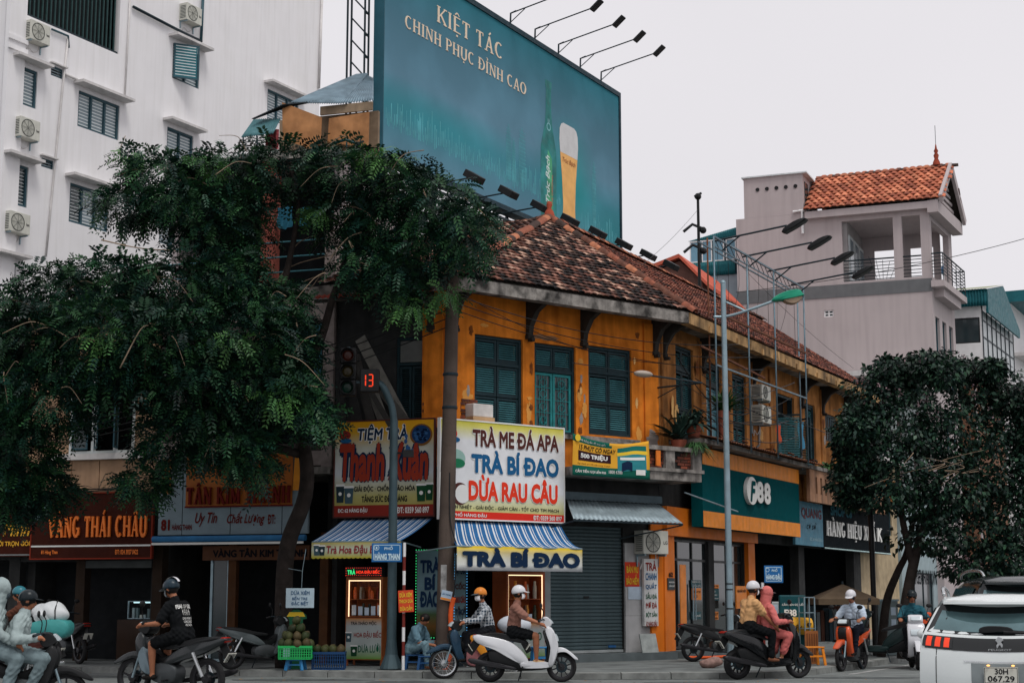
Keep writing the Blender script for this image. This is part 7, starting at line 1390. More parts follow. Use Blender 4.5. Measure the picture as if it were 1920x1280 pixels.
def helmet(t, M, m, brim=True, m2=None, r_=.118):
    prof = [(r_ * math.sin(a_) , r_ * 1.0 * math.cos(a_)) for a_ in [k * math.pi / 2 * 1.18 / 9 for k in range(10)]]; prof[0] = (.001, r_); b = MB().lathe(prof, 20, M @ Matrix.Translation((-.004, 0, .03)) @ Matrix.Rotation(R(-8), 4, 'Y') @ Matrix.Diagonal((1.1, .95, 1, 1))); o = b.build('helmet', m, t, sm=True); q = o.modifiers.new('th', 'SOLIDIFY'); q.thickness = .015
    if brim: b = MB(); b.sheet([[M @ Vector((.115 * math.cos(a_) + .09 * k * math.cos(a_ * .7), .108 * math.sin(a_), .03 - .02 * k)) for a_ in (-.9, -.6, -.3, 0, .3, .6, .9)] for k in (0, .5, 1)]); x = b.build('brim', m2 or m, o, sm=True, fix=False); q = x.modifiers.new('th', 'SOLIDIFY'); q.thickness = .006
    b = MB(); b.tube([M @ Vector((.0, .1 * k, -.01 - .1 * (1 - abs(k)) - .02)) for k in (-1, -.7, 0, .7, 1)], .008, 5); b.build('strap', BLK, o)
    return o
def mask(t, M, m):
    b = MB(); b.sheet([[M @ Vector((.035 + .082 * math.cos(a_) * math.cos(e_), .075 * math.sin(a_), -.055 + .06 * math.sin(e_))) for a_ in [k * .25 - 1.25 for k in range(11)]] for e_ in (-1.0, -.6, -.2, .2, .6, .9)]); o = b.build('face_mask', m, t, sm=True, fix=False); q = o.modifiers.new('th', 'SOLIDIFY'); q.thickness = .006; q.offset = 1
# ================================================================== motorbikes
TYRE = mat('tyre', (.014, .014, .015), .8, var=.2, bump=.2); CHROME = mat('chrome', (.5, .52, .53), .25, .9, var=.1); ALLOY = mat('alloy_black', (.03, .03, .033), .4, .5); PLATE = S('number_plate', 196, 196, 186, rough=.5, var=.08); TAIL = S('tail_red', 150, 30, 20, rough=.25, var=.1); CLEAR = S('lamp_clear', 190, 200, 204, rough=.15, var=.1)
def wheel(t, x, r_, w_, rim, spokes, wire=False):
    M = Matrix.Translation((x, 0, r_)) @ Matrix.Rotation(math.pi / 2, 4, 'X'); tr = w_ / 2
    wh = MB().lathe([(r_ - tr * 1.6, -tr * .7), (r_ - tr * .8, -tr), (r_ - tr * .2, -tr * .7), (r_, 0), (r_ - tr * .2, tr * .7), (r_ - tr * .8, tr), (r_ - tr * 1.6, tr * .7), (r_ - tr * 1.6, -tr * .7)], 28, M).build('wheel', TYRE, t, sm=True)
    MB().lathe([(r_ - tr * 2.1, -tr * .65), (r_ - tr * 1.45, -tr * .8), (r_ - tr * 1.45, tr * .8), (r_ - tr * 2.1, tr * .65), (r_ - tr * 2.1, -tr * .65)], 28, M).build('rim', rim, wh, sm=30)
    b = MB()
    for k in range(spokes): a_ = 2 * math.pi * k / spokes + .2; b.beam((x + .03 * math.cos(a_), (.03 if wire and k % 2 else -.03) if wire else 0, r_ + .03 * math.sin(a_)), (x + (r_ - tr * 1.9) * math.cos(a_ + (.12 if wire else .1)), 0, r_ + (r_ - tr * 1.9) * math.sin(a_ + (.12 if wire else .1))), .006 if wire else .022, .006 if wire else .03, up=(0, 1, 0))
    b.lathe([(.0, -.06), (.06, -.055), (.07, 0), (.06, .055), (0, .06)], 14, M).build('spokes', CHROME if wire else rim, wh); MB().lathe([(.06, .04), (.1, .042), (.1, .046), (.06, .046)], 20, M).build('brake_disc', STEELD, wh)
def bike(label, loc, rz, sc, kind, c1, c2=None, plate=None, wire=False, rim=None, lean=0., group=None, ptxt=None):
    t = empty('motorbike' if kind != 'scooter' else 'scooter', loc, rz, label, 'motorbike' if kind != 'scooter' else 'scooter', group); t.scale = (sc, sc, sc); t.rotation_euler = (R(lean), 0, rz); c2 = c2 or BLK; P = lambda nm, o, w_, m, y=0., sub=3, par=t: MB().panel(o, w_, y, sub).build(nm, m, par, sm=45)
    if kind == 'scooter':
        r_ = .265; xf, xr = .64, -.62; wheel(t, xf, r_, .09, rim or ALLOY, 10); wheel(t, xr, r_, .11, rim or ALLOY, 10)
        P('rear_body', [(-.92, .82), (-.6, .80), (-.25, .70), (-.02, .50), (.06, .34), (-.05, .30), (-.3, .42), (-.55, .56), (-.85, .68)], .30, c1); P('underbody', [(-.62, .56), (-.1, .48), (.05, .33), (.42, .33), (.44, .24), (-.05, .2), (-.4, .26), (-.62, .36)], .24, BLK)
        P('floorboard', [(-.05, .36), (.40, .36), (.44, .30), (.40, .25), (-.02, .24), (-.1, .3)], .32, c1); P('leg_shield', [(.40, .30), (.44, .6), (.34, .92), (.40, .98), (.50, .90), (.58, .66), (.56, .48), (.48, .28)], .36, c1); P('inner_shield', [(.36, .36), (.40, .6), (.31, .86), (.36, .88), (.44, .6), (.42, .36)], .33, c2)
        P('front_fender', [(.42, .50), (.56, .60), (.72, .58), (.92, .42), (.90, .39), (.74, .52), (.58, .52), (.46, .46)], .13, c1)
        P('handlebar_cover', [(.24, 1.0), (.30, 1.12), (.40, 1.13), (.47, 1.02), (.42, .95), (.32, .93)], .3, c1); P('seat', [(-.78, .83), (-.5, .86), (-.2, .79), (.02, .72), (.04, .66), (-.2, .70), (-.6, .78), (-.8, .79)], .27, BLK)
        P('headlight', [(.47, 1.02), (.42, 1.08), (.44, 1.1), (.5, 1.03)], .2, CLEAR); P('turn_signal', [(.56, .72), (.53, .84), (.57, .8), (.59, .72)], .24, CLEAR); hz, hx = 1.06, .30; P('exhaust', [(-.98, .42), (-.6, .36), (-.2, .27), (-.2, .22), (-.6, .27), (-.95, .33)], .11, ALLOY, -.19); P('tail_light', [(-.93, .81), (-.88, .83), (-.8, .80), (-.84, .75), (-.91, .75)], .2, TAIL); MB().beam((-.82, 0, .75), (-1.0, 0, .50), .14, .02, up=(0, 1, 0)).build('rear_mudguard', BLK, t); px_, pz = -.955, .60
    else:
        r_ = .285; xf, xr = .62, -.62; wheel(t, xf, r_, .075, rim or ALLOY, 28 if wire else 5, wire); wheel(t, xr, r_, .085, rim or ALLOY, 28 if wire else 5, wire)
        P('tail_body', [(-.95, .84), (-.6, .80), (-.2, .70), (.06, .52), (.0, .46), (-.3, .54), (-.6, .62), (-.9, .76)], .22, c1); P('engine', [(-.16, .44), (.1, .50), (.3, .42), (.28, .28), (.0, .2), (-.16, .26)], .26, S('engine_grey', 70, 74, 76, rough=.5, metal=.5)); P('frame_cover', [(-.2, .62), (.1, .56), (.34, .72), (.36, .62), (.14, .46), (-.16, .5)], .16, BLK)
        P('leg_shield', [(.22, .30), (.30, .52), (.34, .80), (.44, .92), (.52, .80), (.48, .6), (.36, .34)], .30, c1); P('nose', [(.49, .6), (.55, .78), (.5, .9), (.45, .7)], .17, BLK); P('front_fender', [(.34, .56), (.48, .64), (.70, .63), (.94, .50), (.92, .46), (.70, .58), (.50, .58), (.38, .5)], .11, c1); P('seat', [(-.82, .86), (-.5, .84), (-.15, .76), (.1, .72), (.08, .67), (-.2, .70), (-.6, .78), (-.84, .82)], .23, BLK)
        P('handlebar_cover', [(.28, .96), (.32, 1.06), (.42, 1.06), (.50, .96), (.44, .90), (.34, .88)], .24, c2); P('headlight', [(.50, .96), (.44, 1.03), (.47, 1.05), (.54, .98)], .18, CLEAR); hz, hx = 1.03, .30; P('exhaust', [(-.95, .42), (-.5, .34), (.1, .24), (.1, .2), (-.5, .26), (-.93, .34)], .08, CHROME if wire else ALLOY, -.17); P('tail_light', [(-.96, .83), (-.9, .855), (-.84, .82), (-.87, .78), (-.94, .78)], .16, TAIL); MB().beam((-.86, 0, .76), (-1.02, 0, .48), .12, .02, up=(0, 1, 0)).build('rear_mudguard', BLK, t); px_, pz = -.97, .58
        for k in (-1, 1): MB().tube([(-.45, .12 * k, .64), (-.62, .12 * k, .32)], .025, 8).build('shock_absorber', CHROME, t)
    for k in (-1, 1): MB().tube([(.40, .06 * k, .86), (xf - .02, .06 * k, r_)], .018, 8).build('fork', STEEL if kind != 'scooter' else ALLOY, t)
    MB().tube(spline([(hx - .06, .35, hz), (hx + .02, .2, hz + .03), (hx + .05, 0, hz), (hx + .02, -.2, hz + .03), (hx - .06, -.35, hz)], 5), .013, 8).build('handlebar', STEELD, t)
    for k in (-1, 1):
        MB().cyl((hx - .07, .36 * k, hz), (hx - .02, .25 * k, hz + .02), .018, n=8).build('grip', BLK, t); mr = MB().tube(spline([(hx, .24 * k, hz + .02), (hx + .02, .26 * k, hz + .16), (hx - .02, .3 * k, hz + .24)], 4), .007, 6).build('mirror', BLK, t); MB().ball((hx - .02, .31 * k, hz + .27), .02, .065, .045, 12, 8).build('mirror_head', BLK, mr, sm=True); MB().tube([(-.05, .1 * k, .27), (-.05, .26 * k, .26)], .016, 6).build('footpeg', BLK, t)
    MB().tube([(-.05, .1, .26), (-.12, .2, .02)], .012, 6).build('side_stand', STEELD, t)
    if plate is not False:
        pm = Matrix.Translation((px_ - .015, 0, pz)) @ Matrix.Rotation(R(-33), 4, 'Y'); o = MB().box(-.004, .004, -.095, .095, -.07, .07).build('number_plate', PLATE, t); o.matrix_basis = pm
        if ptxt:
            for j, q in enumerate(ptxt): x = text(o, q, IBLK, (-.08, .08, .008 - .062 * j, .056 - .062 * j), 0, 0, .02); x.rotation_euler = (0, 0, R(-90)); x.location = (-.006, 0, 0)
    return t
def gpos(px, py): p = ground(px, py); return Vector((p.x, p.y, 0))
def seat_on(loc, rz, sc, x): return Vector(loc) + Vector((math.cos(rz) * x * sc, math.sin(rz) * x * sc, 0))
C = lambda n, r, g, b, **k: S('cloth_' + n, r, g, b, rough=.9, var=.15, scale=9, bump=.5, bscale=14, spec=.1, **k)
RIDE = dict(hands=((.26, .3, 1.05), (.26, -.3, 1.05)), feet=((.2, .14, .40), (.2, -.14, .40)))
W8 = S('helmet_white', 206, 206, 210, rough=.25, var=.04); MASK = S('mask_white', 226, 226, 228, rough=.9)
# white scooter and its rider
L = gpos(985, 1278); bike('white scooter with black seat ridden past the tea stall', L, 0, 1.07, 'scooter', S('paint_white', 204, 206, 210, rough=.25, var=.05, coat=.5))
t, M, _ = person('man in tan shirt, black shorts and white helmet riding the white scooter', L, 0, 1.04, (-.22, 0, .9), .12, RIDE['hands'], ((.2, .13, .41), (.2, -.13, .41)), dict(shirt=C('tan', 134, 96, 84), pants=C('black', 18, 20, 22), shoe=C('beige_shoe', 180, 150, 112)), sleeve=.45, leg=.36, head=.0); helmet(t, M, W8); mask(t, M, MASK)
# blue bike, plaid rider
L = gpos(893, 1271); rz = R(192); BLU = S('paint_blue', 40, 66, 86, rough=.35, var=.1); bike('dark blue motorbike with wire wheels beside the concrete pole', L, rz, 1.05, 'bike', BLU, wire=True, rim=CHROME)
def plaid():
    m = C('plaid', 50, 66, 80); n = m.node_tree.nodes; l = m.node_tree.links; b = n['Principled BSDF']; t = n.new('ShaderNodeTexCoord'); prev = b.inputs['Base Color'].links[0].from_socket
    for rot in ((0, 0, 0), (0, R(90), 0), (0, 0, R(90))):
        q = n.new('ShaderNodeMapping'); q.inputs['Rotation'].default_value = rot; l.new(t.outputs['Object'], q.inputs[0]); wv = n.new('ShaderNodeTexWave'); wv.inputs['Scale'].default_value = 5.5; wv.inputs['Distortion'].default_value = 1.0; l.new(q.outputs[0], wv.inputs['Vector']); f = n.new('ShaderNodeMapRange'); f.inputs[1].default_value = .72; f.inputs[2].default_value = .78; f.inputs[4].default_value = .55; l.new(wv.outputs[1], f.inputs[0]); x = n.new('ShaderNodeMix'); x.data_type = 'RGBA'; l.new(f.outputs[0], x.inputs[0]); l.new(prev, x.inputs[6]); x.inputs[7].default_value = (.55, .58, .6, 1); prev = x.outputs[2]
    l.new(prev, b.inputs['Base Color']); return m
t, M, _ = person('rider in dark plaid shirt and orange helmet on the blue motorbike', L, rz, 1.04, (-.24, 0, .88), .22, RIDE['hands'], RIDE['feet'], dict(shirt=plaid(), pants=C('dark', 26, 28, 32), shoe=C('dark_shoe', 30, 28, 26)), head=.1, look=.35); helmet(t, M, S('helmet_orange', 214, 130, 50, rough=.3, var=.08), m2=S('helmet_trim', 70, 84, 92)); mask(t, M, MASK)
t = empty('carried_sack', L + Vector((.75, .1, .92)), 0, 'white bulging sack carried behind the plaid rider', 'sack'); MB().ball((0, 0, .12), .34, .22, .19, 16, 10).build('sack', S('sack_white', 190, 196, 204, rough=.8, var=.1, bump=.4, bscale=8), t, sm=True); MB().tube([(0, -.22, .0), (.02, -.22, .2), (.02, 0, .32), (.02, .22, .2), (.0, .22, 0)], .008, 5).build('strap', BLK, t)
t = empty('hanging_bag', L + Vector((-.02, -.2, .28)), 0, 'pink and orange bags hanging from the blue motorbike', 'bag'); MB().panel([(-.14, 0), (-.17, .2), (-.1, .45), (.08, .45), (.12, .2), (.08, -.02)], .14).build('pink_bag', S('bag_pink', 150, 96, 98, rough=.6, var=.3, bump=.5, bscale=12), t, sm=50); o = MB().panel([(-.1, .5), (.04, .55), (.26, .2), (.18, .12)], .06, -.08).build('orange_packet', S('packet_orange', 216, 140, 40, rough=.5), t, sm=50)
# black scooter with two riders
L = gpos(1440, 1272); rz = R(24); bike('black scooter carrying a man in beige and a woman in pink', L, rz, 1.12, 'scooter', S('paint_black', 20, 22, 24, rough=.25, var=.1, coat=.4), plate=True, ptxt=('29D1', '456.78'))
t, M, _ = person('woman in pink hooded jacket and pink trousers driving the black scooter', L, rz, 1.06, (-.06, 0, .86), .1, RIDE['hands'], ((.22, .13, .40), (.22, -.13, .40)), dict(shirt=C('pink', 196, 108, 104), pants=C('pink2', 190, 102, 98), shoe=C('pink_shoe', 214, 180, 170)), hood=True, leg=.86, head=.05); b = MB(); b.sheet([[M @ Vector((.1 * math.cos(a_) + .08 * k, .09 * math.sin(a_), .04 - .02 * k)) for a_ in (-.8, -.4, 0, .4, .8)] for k in (0, .5, 1)]); b.build('cap_brim', W8, t, sm=True, fix=False)
t, M, _ = person('man in beige T-shirt and white helmet sitting behind the woman in pink', L, rz, 1.08, (-.42, 0, .93), .18, ((.14, .24, .86), (.14, -.24, .82)), ((-.05, .2, .40), (-.05, -.2, .40)), dict(shirt=C('beige', 196, 152, 106), pants=C('black', 0, 0, 0), shoe=C('sandal', 120, 80, 60)), sleeve=.4, leg=1, head=.1, kp=(1, 0, .3)); helmet(t, M, W8); mask(t, M, MASK)
# orange bike coming towards us
L = gpos(1598, 1256); rz = R(238); bike('orange and black motorbike coming round the corner', L, rz, 1.05, 'bike', S('paint_orange', 206, 84, 44, rough=.3, var=.1, coat=.4), plate=False)
t, M, _ = person('man in pale blue shirt and white helmet on the orange motorbike', L, rz, 1.04, (-.22, 0, .86), .16, RIDE['hands'], RIDE['feet'], dict(shirt=C('pale_blue', 176, 190, 204), pants=C('navy', 26, 30, 40), shoe=C('dark_shoe', 0, 0, 0)), sleeve=.45, head=.3); helmet(t, M, W8)
# man in black T-shirt
L = gpos(318, 1310); rz = R(155); bt_ = bike('black and silver motorbike with red tail lamp in the left foreground', L, rz, 1.14, 'bike', S('paint_graphite', 40, 44, 46, rough=.3, var=.15, coat=.3), ptxt=('29-D2', '157.52')); MB().panel([(.2, .34), (.28, .6), (.36, .72), (.44, .6), (.36, .38)], .37).build('side_panel', S('paint_silver', 110, 126, 134, rough=.35), bt_, sm=45)
t, M, (H_, N_, u_, f_) = person('man in printed black T-shirt and dark cap helmet on the foreground motorbike', L, rz, 1.1, (-.2, 0, .9), .3, RIDE['hands'], ((.2, .16, .36), (.2, -.16, .36)), dict(shirt=C('black', 0, 0, 0), pants=C('black', 0, 0, 0), shoe=C('dark_shoe', 0, 0, 0)), sleeve=.42, leg=.42, head=.25); h_ = helmet(t, M, S('helmet_navy', 30, 46, 56, rough=.3, var=.3, scale=20)); mask(t, M, S('mask_grey', 120, 126, 130))
MB().lathe([(.135, -.02), (.138, .03)], 20, M @ Matrix.Translation((-.02, 0, .03)) @ Matrix.Rotation(R(90), 4, 'X') @ Matrix.Rotation(R(55), 4, 'Z'), arc=.3).build('stripe', W8, h_)
def shirt_print(txt, z0, z1, w_, bo=.03, arc=0.):
    o = text(t, txt, IWHT, (-w_ / 2, w_ / 2, z0, z1), 0, 0, bo, arc=arc); c = N_ - u_ * .2 
    for v in o.data.vertices:
        y, z = v.co.x, v.co.z; d = -(.118 + .014 - max(0, abs(y) - .07) ** 2 * 3.5); p = H_ + u_ * (.3 + z) + f_ * d + Vector((0, -y, 0)) ; v.co = p
shirt_print('FEAR OF GOD', .06, .12, .34, .04, -.0); shirt_print('◊ FEAR ◊', -.04, .05, .16, .01); shirt_print('LIVING WITHOUT\nLOVING GRACE\nAND TRUTH', -.2, -.07, .2, .0)
# hooded pair at the left edge
L = gpos(26, 1346); rz = R(10); bike('black motorbike of the hooded pair cut off by the left edge', L, rz, 1.05, 'bike', BLK, plate=False)
GR = C('grey_hood', 150, 164, 164); GR2 = C('grey_trousers', 112, 128, 132)
t, M, _ = person('driver in pale grey hooded jacket reaching for the handlebar', L, rz, 1.0, (-.04, 0, .86), .2, RIDE['hands'], RIDE['feet'], dict(shirt=GR, pants=GR2, shoe=C('dark_shoe', 0, 0, 0)), bulk=1.25); helmet(t, M, S('helmet_dark', 26, 34, 38, rough=.3))
t, M, _ = person('passenger in pale grey hooded suit nearest the left edge', L, rz, 1.04, (-.34, 0, .92), .12, ((.0, .2, .95), (.0, -.24, .95)), ((-.1, .2, .36), (-.1, -.2, .36)), dict(shirt=GR, pants=GR2, shoe=C('dark_shoe', 0, 0, 0)), hood=True, bulk=1.25, look=.3); mask(t, M, S('mask_dark', 60, 72, 78)); MB().tube(spline([(-.30, .17, 1.44), (-.14, .0, 1.25), (-.17, -.16, 1.08), (-.30, -.19, 1.0), (-.44, -.12, 1.1)], 5), .014, 6).build('bag_strap', BLK, t)
# loaded bike beyond, heading left
L = gpos(8, 1284); rz = R(176); bike('old motorbike with wire wheels loaded with sacks', L, rz, 1.05, 'bike', S('paint_maroon', 80, 40, 34, rough=.4), wire=True, rim=CHROME)
t, M, _ = person('rider in brown jacket and teal helmet in front of the sacks', L, rz, 1.04, (-.3, 0, .88), .12, RIDE['hands'], RIDE['feet'], dict(shirt=C('brown_jacket', 84, 52, 40), pants=C('dark', 0, 0, 0), shoe=C('dark_shoe', 0, 0, 0))); helmet(t, M, S('helmet_teal', 50, 110, 122, rough=.25), brim=False)
t = empty('cargo_sack', L + Vector((.78, 0, 1.16)), 0, 'white gathered plastic sack on top of the loaded motorbike', 'sack'); b = MB().ball((0, 0, .14), .34, .22, .2, 28, 20); b.v = [(x * (1 + .05 * math.sin(19 * z + 8 * y)), y * (1 + .07 * math.sin(17 * x + 9 * z)), z + .02 * math.sin(16 * x - 11 * y)) for x, y, z in b.v]; b.build('sack', S('sack_plastic', 196, 200, 202, rough=.45, var=.08, bump=.7, bscale=7), t, sm=True); MB().lathe([(.0, .06), (.03, .04), (.05, 0), (.16, -.04)], 12, Matrix.Translation((-.1, -.23, .1)) @ Matrix.Rotation(R(90), 4, 'X')).build('knot', MATS['sack_plastic'], t, sm=True); MB().tube([(.15, -.2, -.1), (.14, -.2, .2), (.12, 0, .36), (.14, .2, .2), (.15, .2, -.1)], .012, 6).build('rubber_strap', BLK, t)
t = empty('cargo_sack', L + Vector((.82, 0, .88)), 0, 'teal bundle under the white sack on the loaded motorbike', 'sack'); MB().panel([(-.38, 0), (-.4, .2), (-.1, .3), (.3, .28), (.36, .1), (.2, -.04)], .5).build('bundle', S('bundle_teal', 60, 136, 134, rough=.5, var=.15, bump=.5, bscale=8), t, sm=True)
# parked machines
p = at(1655, HORIZON, 36.6); bike('dark green scooter parked under the right-hand tree', (p.x, 36.6, .125), R(165), 1.05, 'scooter', S('paint_dkgreen', 26, 44, 44, rough=.35), ptxt=('29B1', '332.10'))
L = gpos(1716, 1253); rz = R(262); bike('white-fronted scooter half hidden behind the white car', L, rz, 1.05, 'scooter', MATS['paint_white'], plate=False); t, M, _ = person('delivery rider in teal jacket and black helmet on the white-fronted scooter', L, rz, 1.04, (-.22, 0, .84), .12, RIDE['hands'], RIDE['feet'], dict(shirt=C('teal_jacket', 40, 84, 96), pants=C('dark', 0, 0, 0), shoe=C('dark_shoe', 0, 0, 0))); helmet(t, M, S('helmet_dark', 0, 0, 0))
t = empty('delivery_box', L + Vector((.12, .72, .86)), 0, 'orange delivery box behind the rider in teal', 'box'); MB().box(-.1, .42, -.25, .25, 0, .38).build('box', S('box_orange', 216, 84, 44, rough=.5), t, bev=.03); MB().box(-.06, .38, -.253, -.25, .22, .3).build('black_band', BLK, t)
p = at(492, HORIZON, 33.5); bike('parked motorbike with pale leg shield beside the coconut crate', (p.x, 33.5, .125), R(28), 1.0, 'bike', S('paint_pale', 84, 92, 94, rough=.4), ptxt=('30F4', '118.05'))
p = at(130, HORIZON, 36.4); bike('dark parked motorbike in the shade of the jeweller shop', (p.x, 36.4, .125), R(130), 1.05, 'bike', BLK); p = at(1345, HORIZON, 37.3); bike('dark parked motorbike behind the street lamp post', (p.x, 37.3, .125), R(15), 1.0, 'bike', BLK)
# ================================================================== cars
def car(label, loc, rz, paint, name='car', plate=None, emblem=None, hs=1.0):
    t = empty(name, loc, rz, label, 'car'); t.scale = (1, 1, hs)
    WZ = [(.25, .80), (.40, .90), (.62, .925), (.9, .915), (1.08, .89), (1.18, .85), (1.34, .765), (1.48, .69), (1.55, .64)]; XZ = [(.25, -2.18), (.4, -2.28), (.62, -2.31), (.9, -2.28), (1.08, -2.23), (1.18, -2.17), (1.34, -2.02), (1.48, -1.88), (1.55, -1.93)]
    ip = lambda T, z: float(np.interp(z, [q[0] for q in T], [q[1] for q in T])); hw = lambda z: ip(WZ, z)
    def rp(v, z, e=0.): w_ = hw(z); y = v * w_; return (ip(XZ, z) + .16 * abs(v) ** 3.2 - e, y, z + .05 * abs(v) ** 2 * (1 if z > .7 else .3))
    zs = [q[0] for q in WZ]; vs = [-1 + k / 8 for k in range(17)]
    b = MB(); b.sheet([[rp(v, z) for v in vs] for z in zs])
    ST = [(-1.75, 1.02, 1.64, 0), (-1.2, 1.035, 1.66, 0), (-.2, 1.03, 1.66, 0), (.55, 1.02, 1.58, .1), (1.25, 1.0, 1.08, .5), (2.0, .93, .95, .5), (2.25, .75, .8, .5)]
    for sg in (-1, 1):
        rows = [[rp(sg, z) for z in zs] + [(rp(sg * .5, 1.55)[0], sg * .3, 1.585), (rp(0, 1.55)[0], 0, 1.59)]]
        for X, wf, zt, _ in ST: rows.append([(X, sg * hw(z) * wf, min(z * (zt / 1.66 if zt > 1.2 else 1) + .05, zt - .002 * k)) for k, z in enumerate(zs)] + [(X, sg * .33 * wf, zt + .01 if zt > 1.2 else zt), (X, 0, zt + .015 if zt > 1.2 else zt)])
        b.sheet(rows)
    body = b.weld(.003).build('body', paint, t, sm=50)
    def patch_(nm, v0, v1, z0, z1, m, e=.006, nv=10, nz_=4, par=None, sk=0.): return MB().sheet([[rp(v0 + (v1 - v0) * j / nv, z0 + (z1 - z0) * i / nz_ + sk * abs(v0 + (v1 - v0) * j / nv), e) for j in range(nv + 1)] for i in range(nz_ + 1)]).build(nm, m, par or body, sm=True)
    GL = mat('car_glass', lin(90, 116, 120), .04, .55, var=.25, scale=2.5, spec=.8); GLB = mat('car_trim', (.008, .01, .011), .12, var=.1, spec=.5)
    patch_('rear_window', -.9, .9, 1.205, 1.43, GL); patch_('window_surround', -.97, .97, 1.17, 1.51, GLB, .003); patch_('gloss_band', -.95, .95, .98, 1.135, GLB, .008)
    for sg in (-1, 1):
        lamp = patch_('tail_light', sg * .6, sg * .985, 1.0, 1.13, GLB, .014)
        for k in range(3): v0 = sg * (.64 + .115 * k); patch_('lamp_claw', v0, v0 + sg * .07, 1.008, 1.122, S('claw_red', 230, 70, 44, rough=.3, var=.1, emit=.25), .02, 3, 2, lamp)
        MB().tube(spline([(-1.75, sg * .62, 1.66), (-1.5, sg * .64, 1.73), (-.6, sg * .65, 1.75), (.3, sg * .63, 1.71), (.5, sg * .62, 1.64)], 6), .022, 8).build('roof_rail', CHROME, t, sm=True)
        sw_ = MB(); sw_.sheet([[(X, sg * (hw(z) * 1.03 + .004), z + .06) for X in (-1.5, -1.2, -.6, 0, .4)] for z in (1.12, 1.2, 1.32, 1.44)]); sw_.build('side_window', GLB, t, sm=True)
        for X in (-1.42, 1.42): M = Matrix.Translation((X, sg * .82, .35)) @ Matrix.Rotation(math.pi / 2, 4, 'X'); wh = MB().lathe([(.2, -.1), (.31, -.11), (.35, -.06), (.35, .06), (.31, .11), (.2, .1), (.2, -.1)], 28, M).build('wheel', TYRE, t, sm=40); MB().lathe([(0, -.06), (.2, -.05), (.22, .05), (0, .06)], 20, M).build('rim', CHROME, wh)
        MB().ball((.75, sg * .98, 1.12), .08, .09, .07, 10, 8).build('door_mirror', paint, t, sm=True)
    b = MB(); b.sheet([[(rp(v, 1.55)[0] + dx, rp(v, 1.55)[1] * .98, 1.575 + dz) for v in vs] for dx, dz in ((.3, .06), (.1, .035), (-.12, .0), (-.13, -.03), (.02, -.035))]); b.build('spoiler', paint, t, sm=40)
    patch_('tailgate_joint', -.80, -.79, .5, .99, BLK, .003, 1, 4); patch_('tailgate_joint', .79, .80, .5, .99, BLK, .003, 1, 4); patch_('lower_bumper', -.96, .96, .26, .42, BLK, .01); patch_('plate_recess', -.36, .36, .58, .84, mat('recess_grey', lin(120, 128, 130), .5), .004); MB().sheet([[rp(v, z, .01) for v in (-.45, -.2, .1, .45)] for z in (.85, .865)]).build('crease', CHROME, body)
    MB().tube([(rp(0, 1.22)[0] - .03, -.05, 1.215), (rp(.3, 1.22)[0] - .03, -.26, 1.21), (rp(.5, 1.22)[0] - .02, -.44, 1.21)][::1], [.03, .02, .01], 8).build('wiper', BLK, body); MB().panel([(-.26, 0), (-.2, .05), (.02, .06), (.12, .03), (.1, -.02), (-.1, -.01)], .05).build('wiper_blade', BLK, body)
    wb = body.children[-1]; wb.rotation_euler = (0, 0, R(90)); wb.location = (-2.16, .1, 1.225)
    if plate:
        pl = MB().box(-.165, .165, -.008, 0, -.083, .083).build('number_plate', PLATE, t, bev=.006); pl.rotation_euler = (0, 0, R(-90)); pl.location = (-2.335, 0, .71); pl.scale = (1.15, 1, 1.15); b = MB().box(-.16, .16, -.0095, -.008, -.079, -.074).box(-.16, .16, -.0095, -.008, .074, .079).box(-.16, -.155, -.0095, -.008, -.074, .074).box(.155, .16, -.0095, -.008, -.074, .074); b.build('border', IBLK, pl)
        text(pl, plate[0], IBLK, (-.06, .07, .01, .068), -.009, .002, .02); text(pl, plate[1], IBLK, (-.13, .13, -.065, -.005), -.009, .002, .02)
        for k in (-.12, .12): MB().ball((k, -.03, .1), .018, .01, .01, 8, 6).build('plate_lamp', S('amber_lamp', 255, 190, 110, emit=1.2), pl)
    if emblem:
        em = MB().panel([(-.02, .1), (.03, .09), (.06, .05), (.02, .02), (.05, -.03), (.03, -.08), (.01, -.03), (-.02, -.05), (-.04, -.09), (-.05, -.04), (-.03, .0), (-.06, .04)], .012, sub=2).build('emblem', CHROME, body); em.rotation_euler = (0, 0, R(-90)); em.location = (rp(0, 1.07)[0] - .02, 0, 1.085); em.scale = (.75, .75, .75); x = text(body, emblem, CHROME, (-.13, .13, -.012, .012), 0, 0, .01); x.rotation_euler = (0, 0, R(-90)); x.location = (rp(0, 1.0)[0] - .02, 0, 1.005)
    return t
WP = S('car_white', 206, 212, 212, rough=.25, var=.03, coat=.5); p = at(1870, HORIZON, 19.0)
rzc = R(73.5); car('white family car seen from behind at the right edge', (p.x + 2.31 * math.cos(rzc), 19.0 + 2.31 * math.sin(rzc), 0), rzc, WP, plate=('30H', '067.29'), emblem='PEUGEOT', hs=.975)
p = at(1880, HORIZON, 28.5); car('dark car with roof rails beyond the white car', (p.x, 28.5, 0), R(84), S('car_dark', 24, 32, 34, rough=.2, var=.1, coat=.5), hs=1.16)
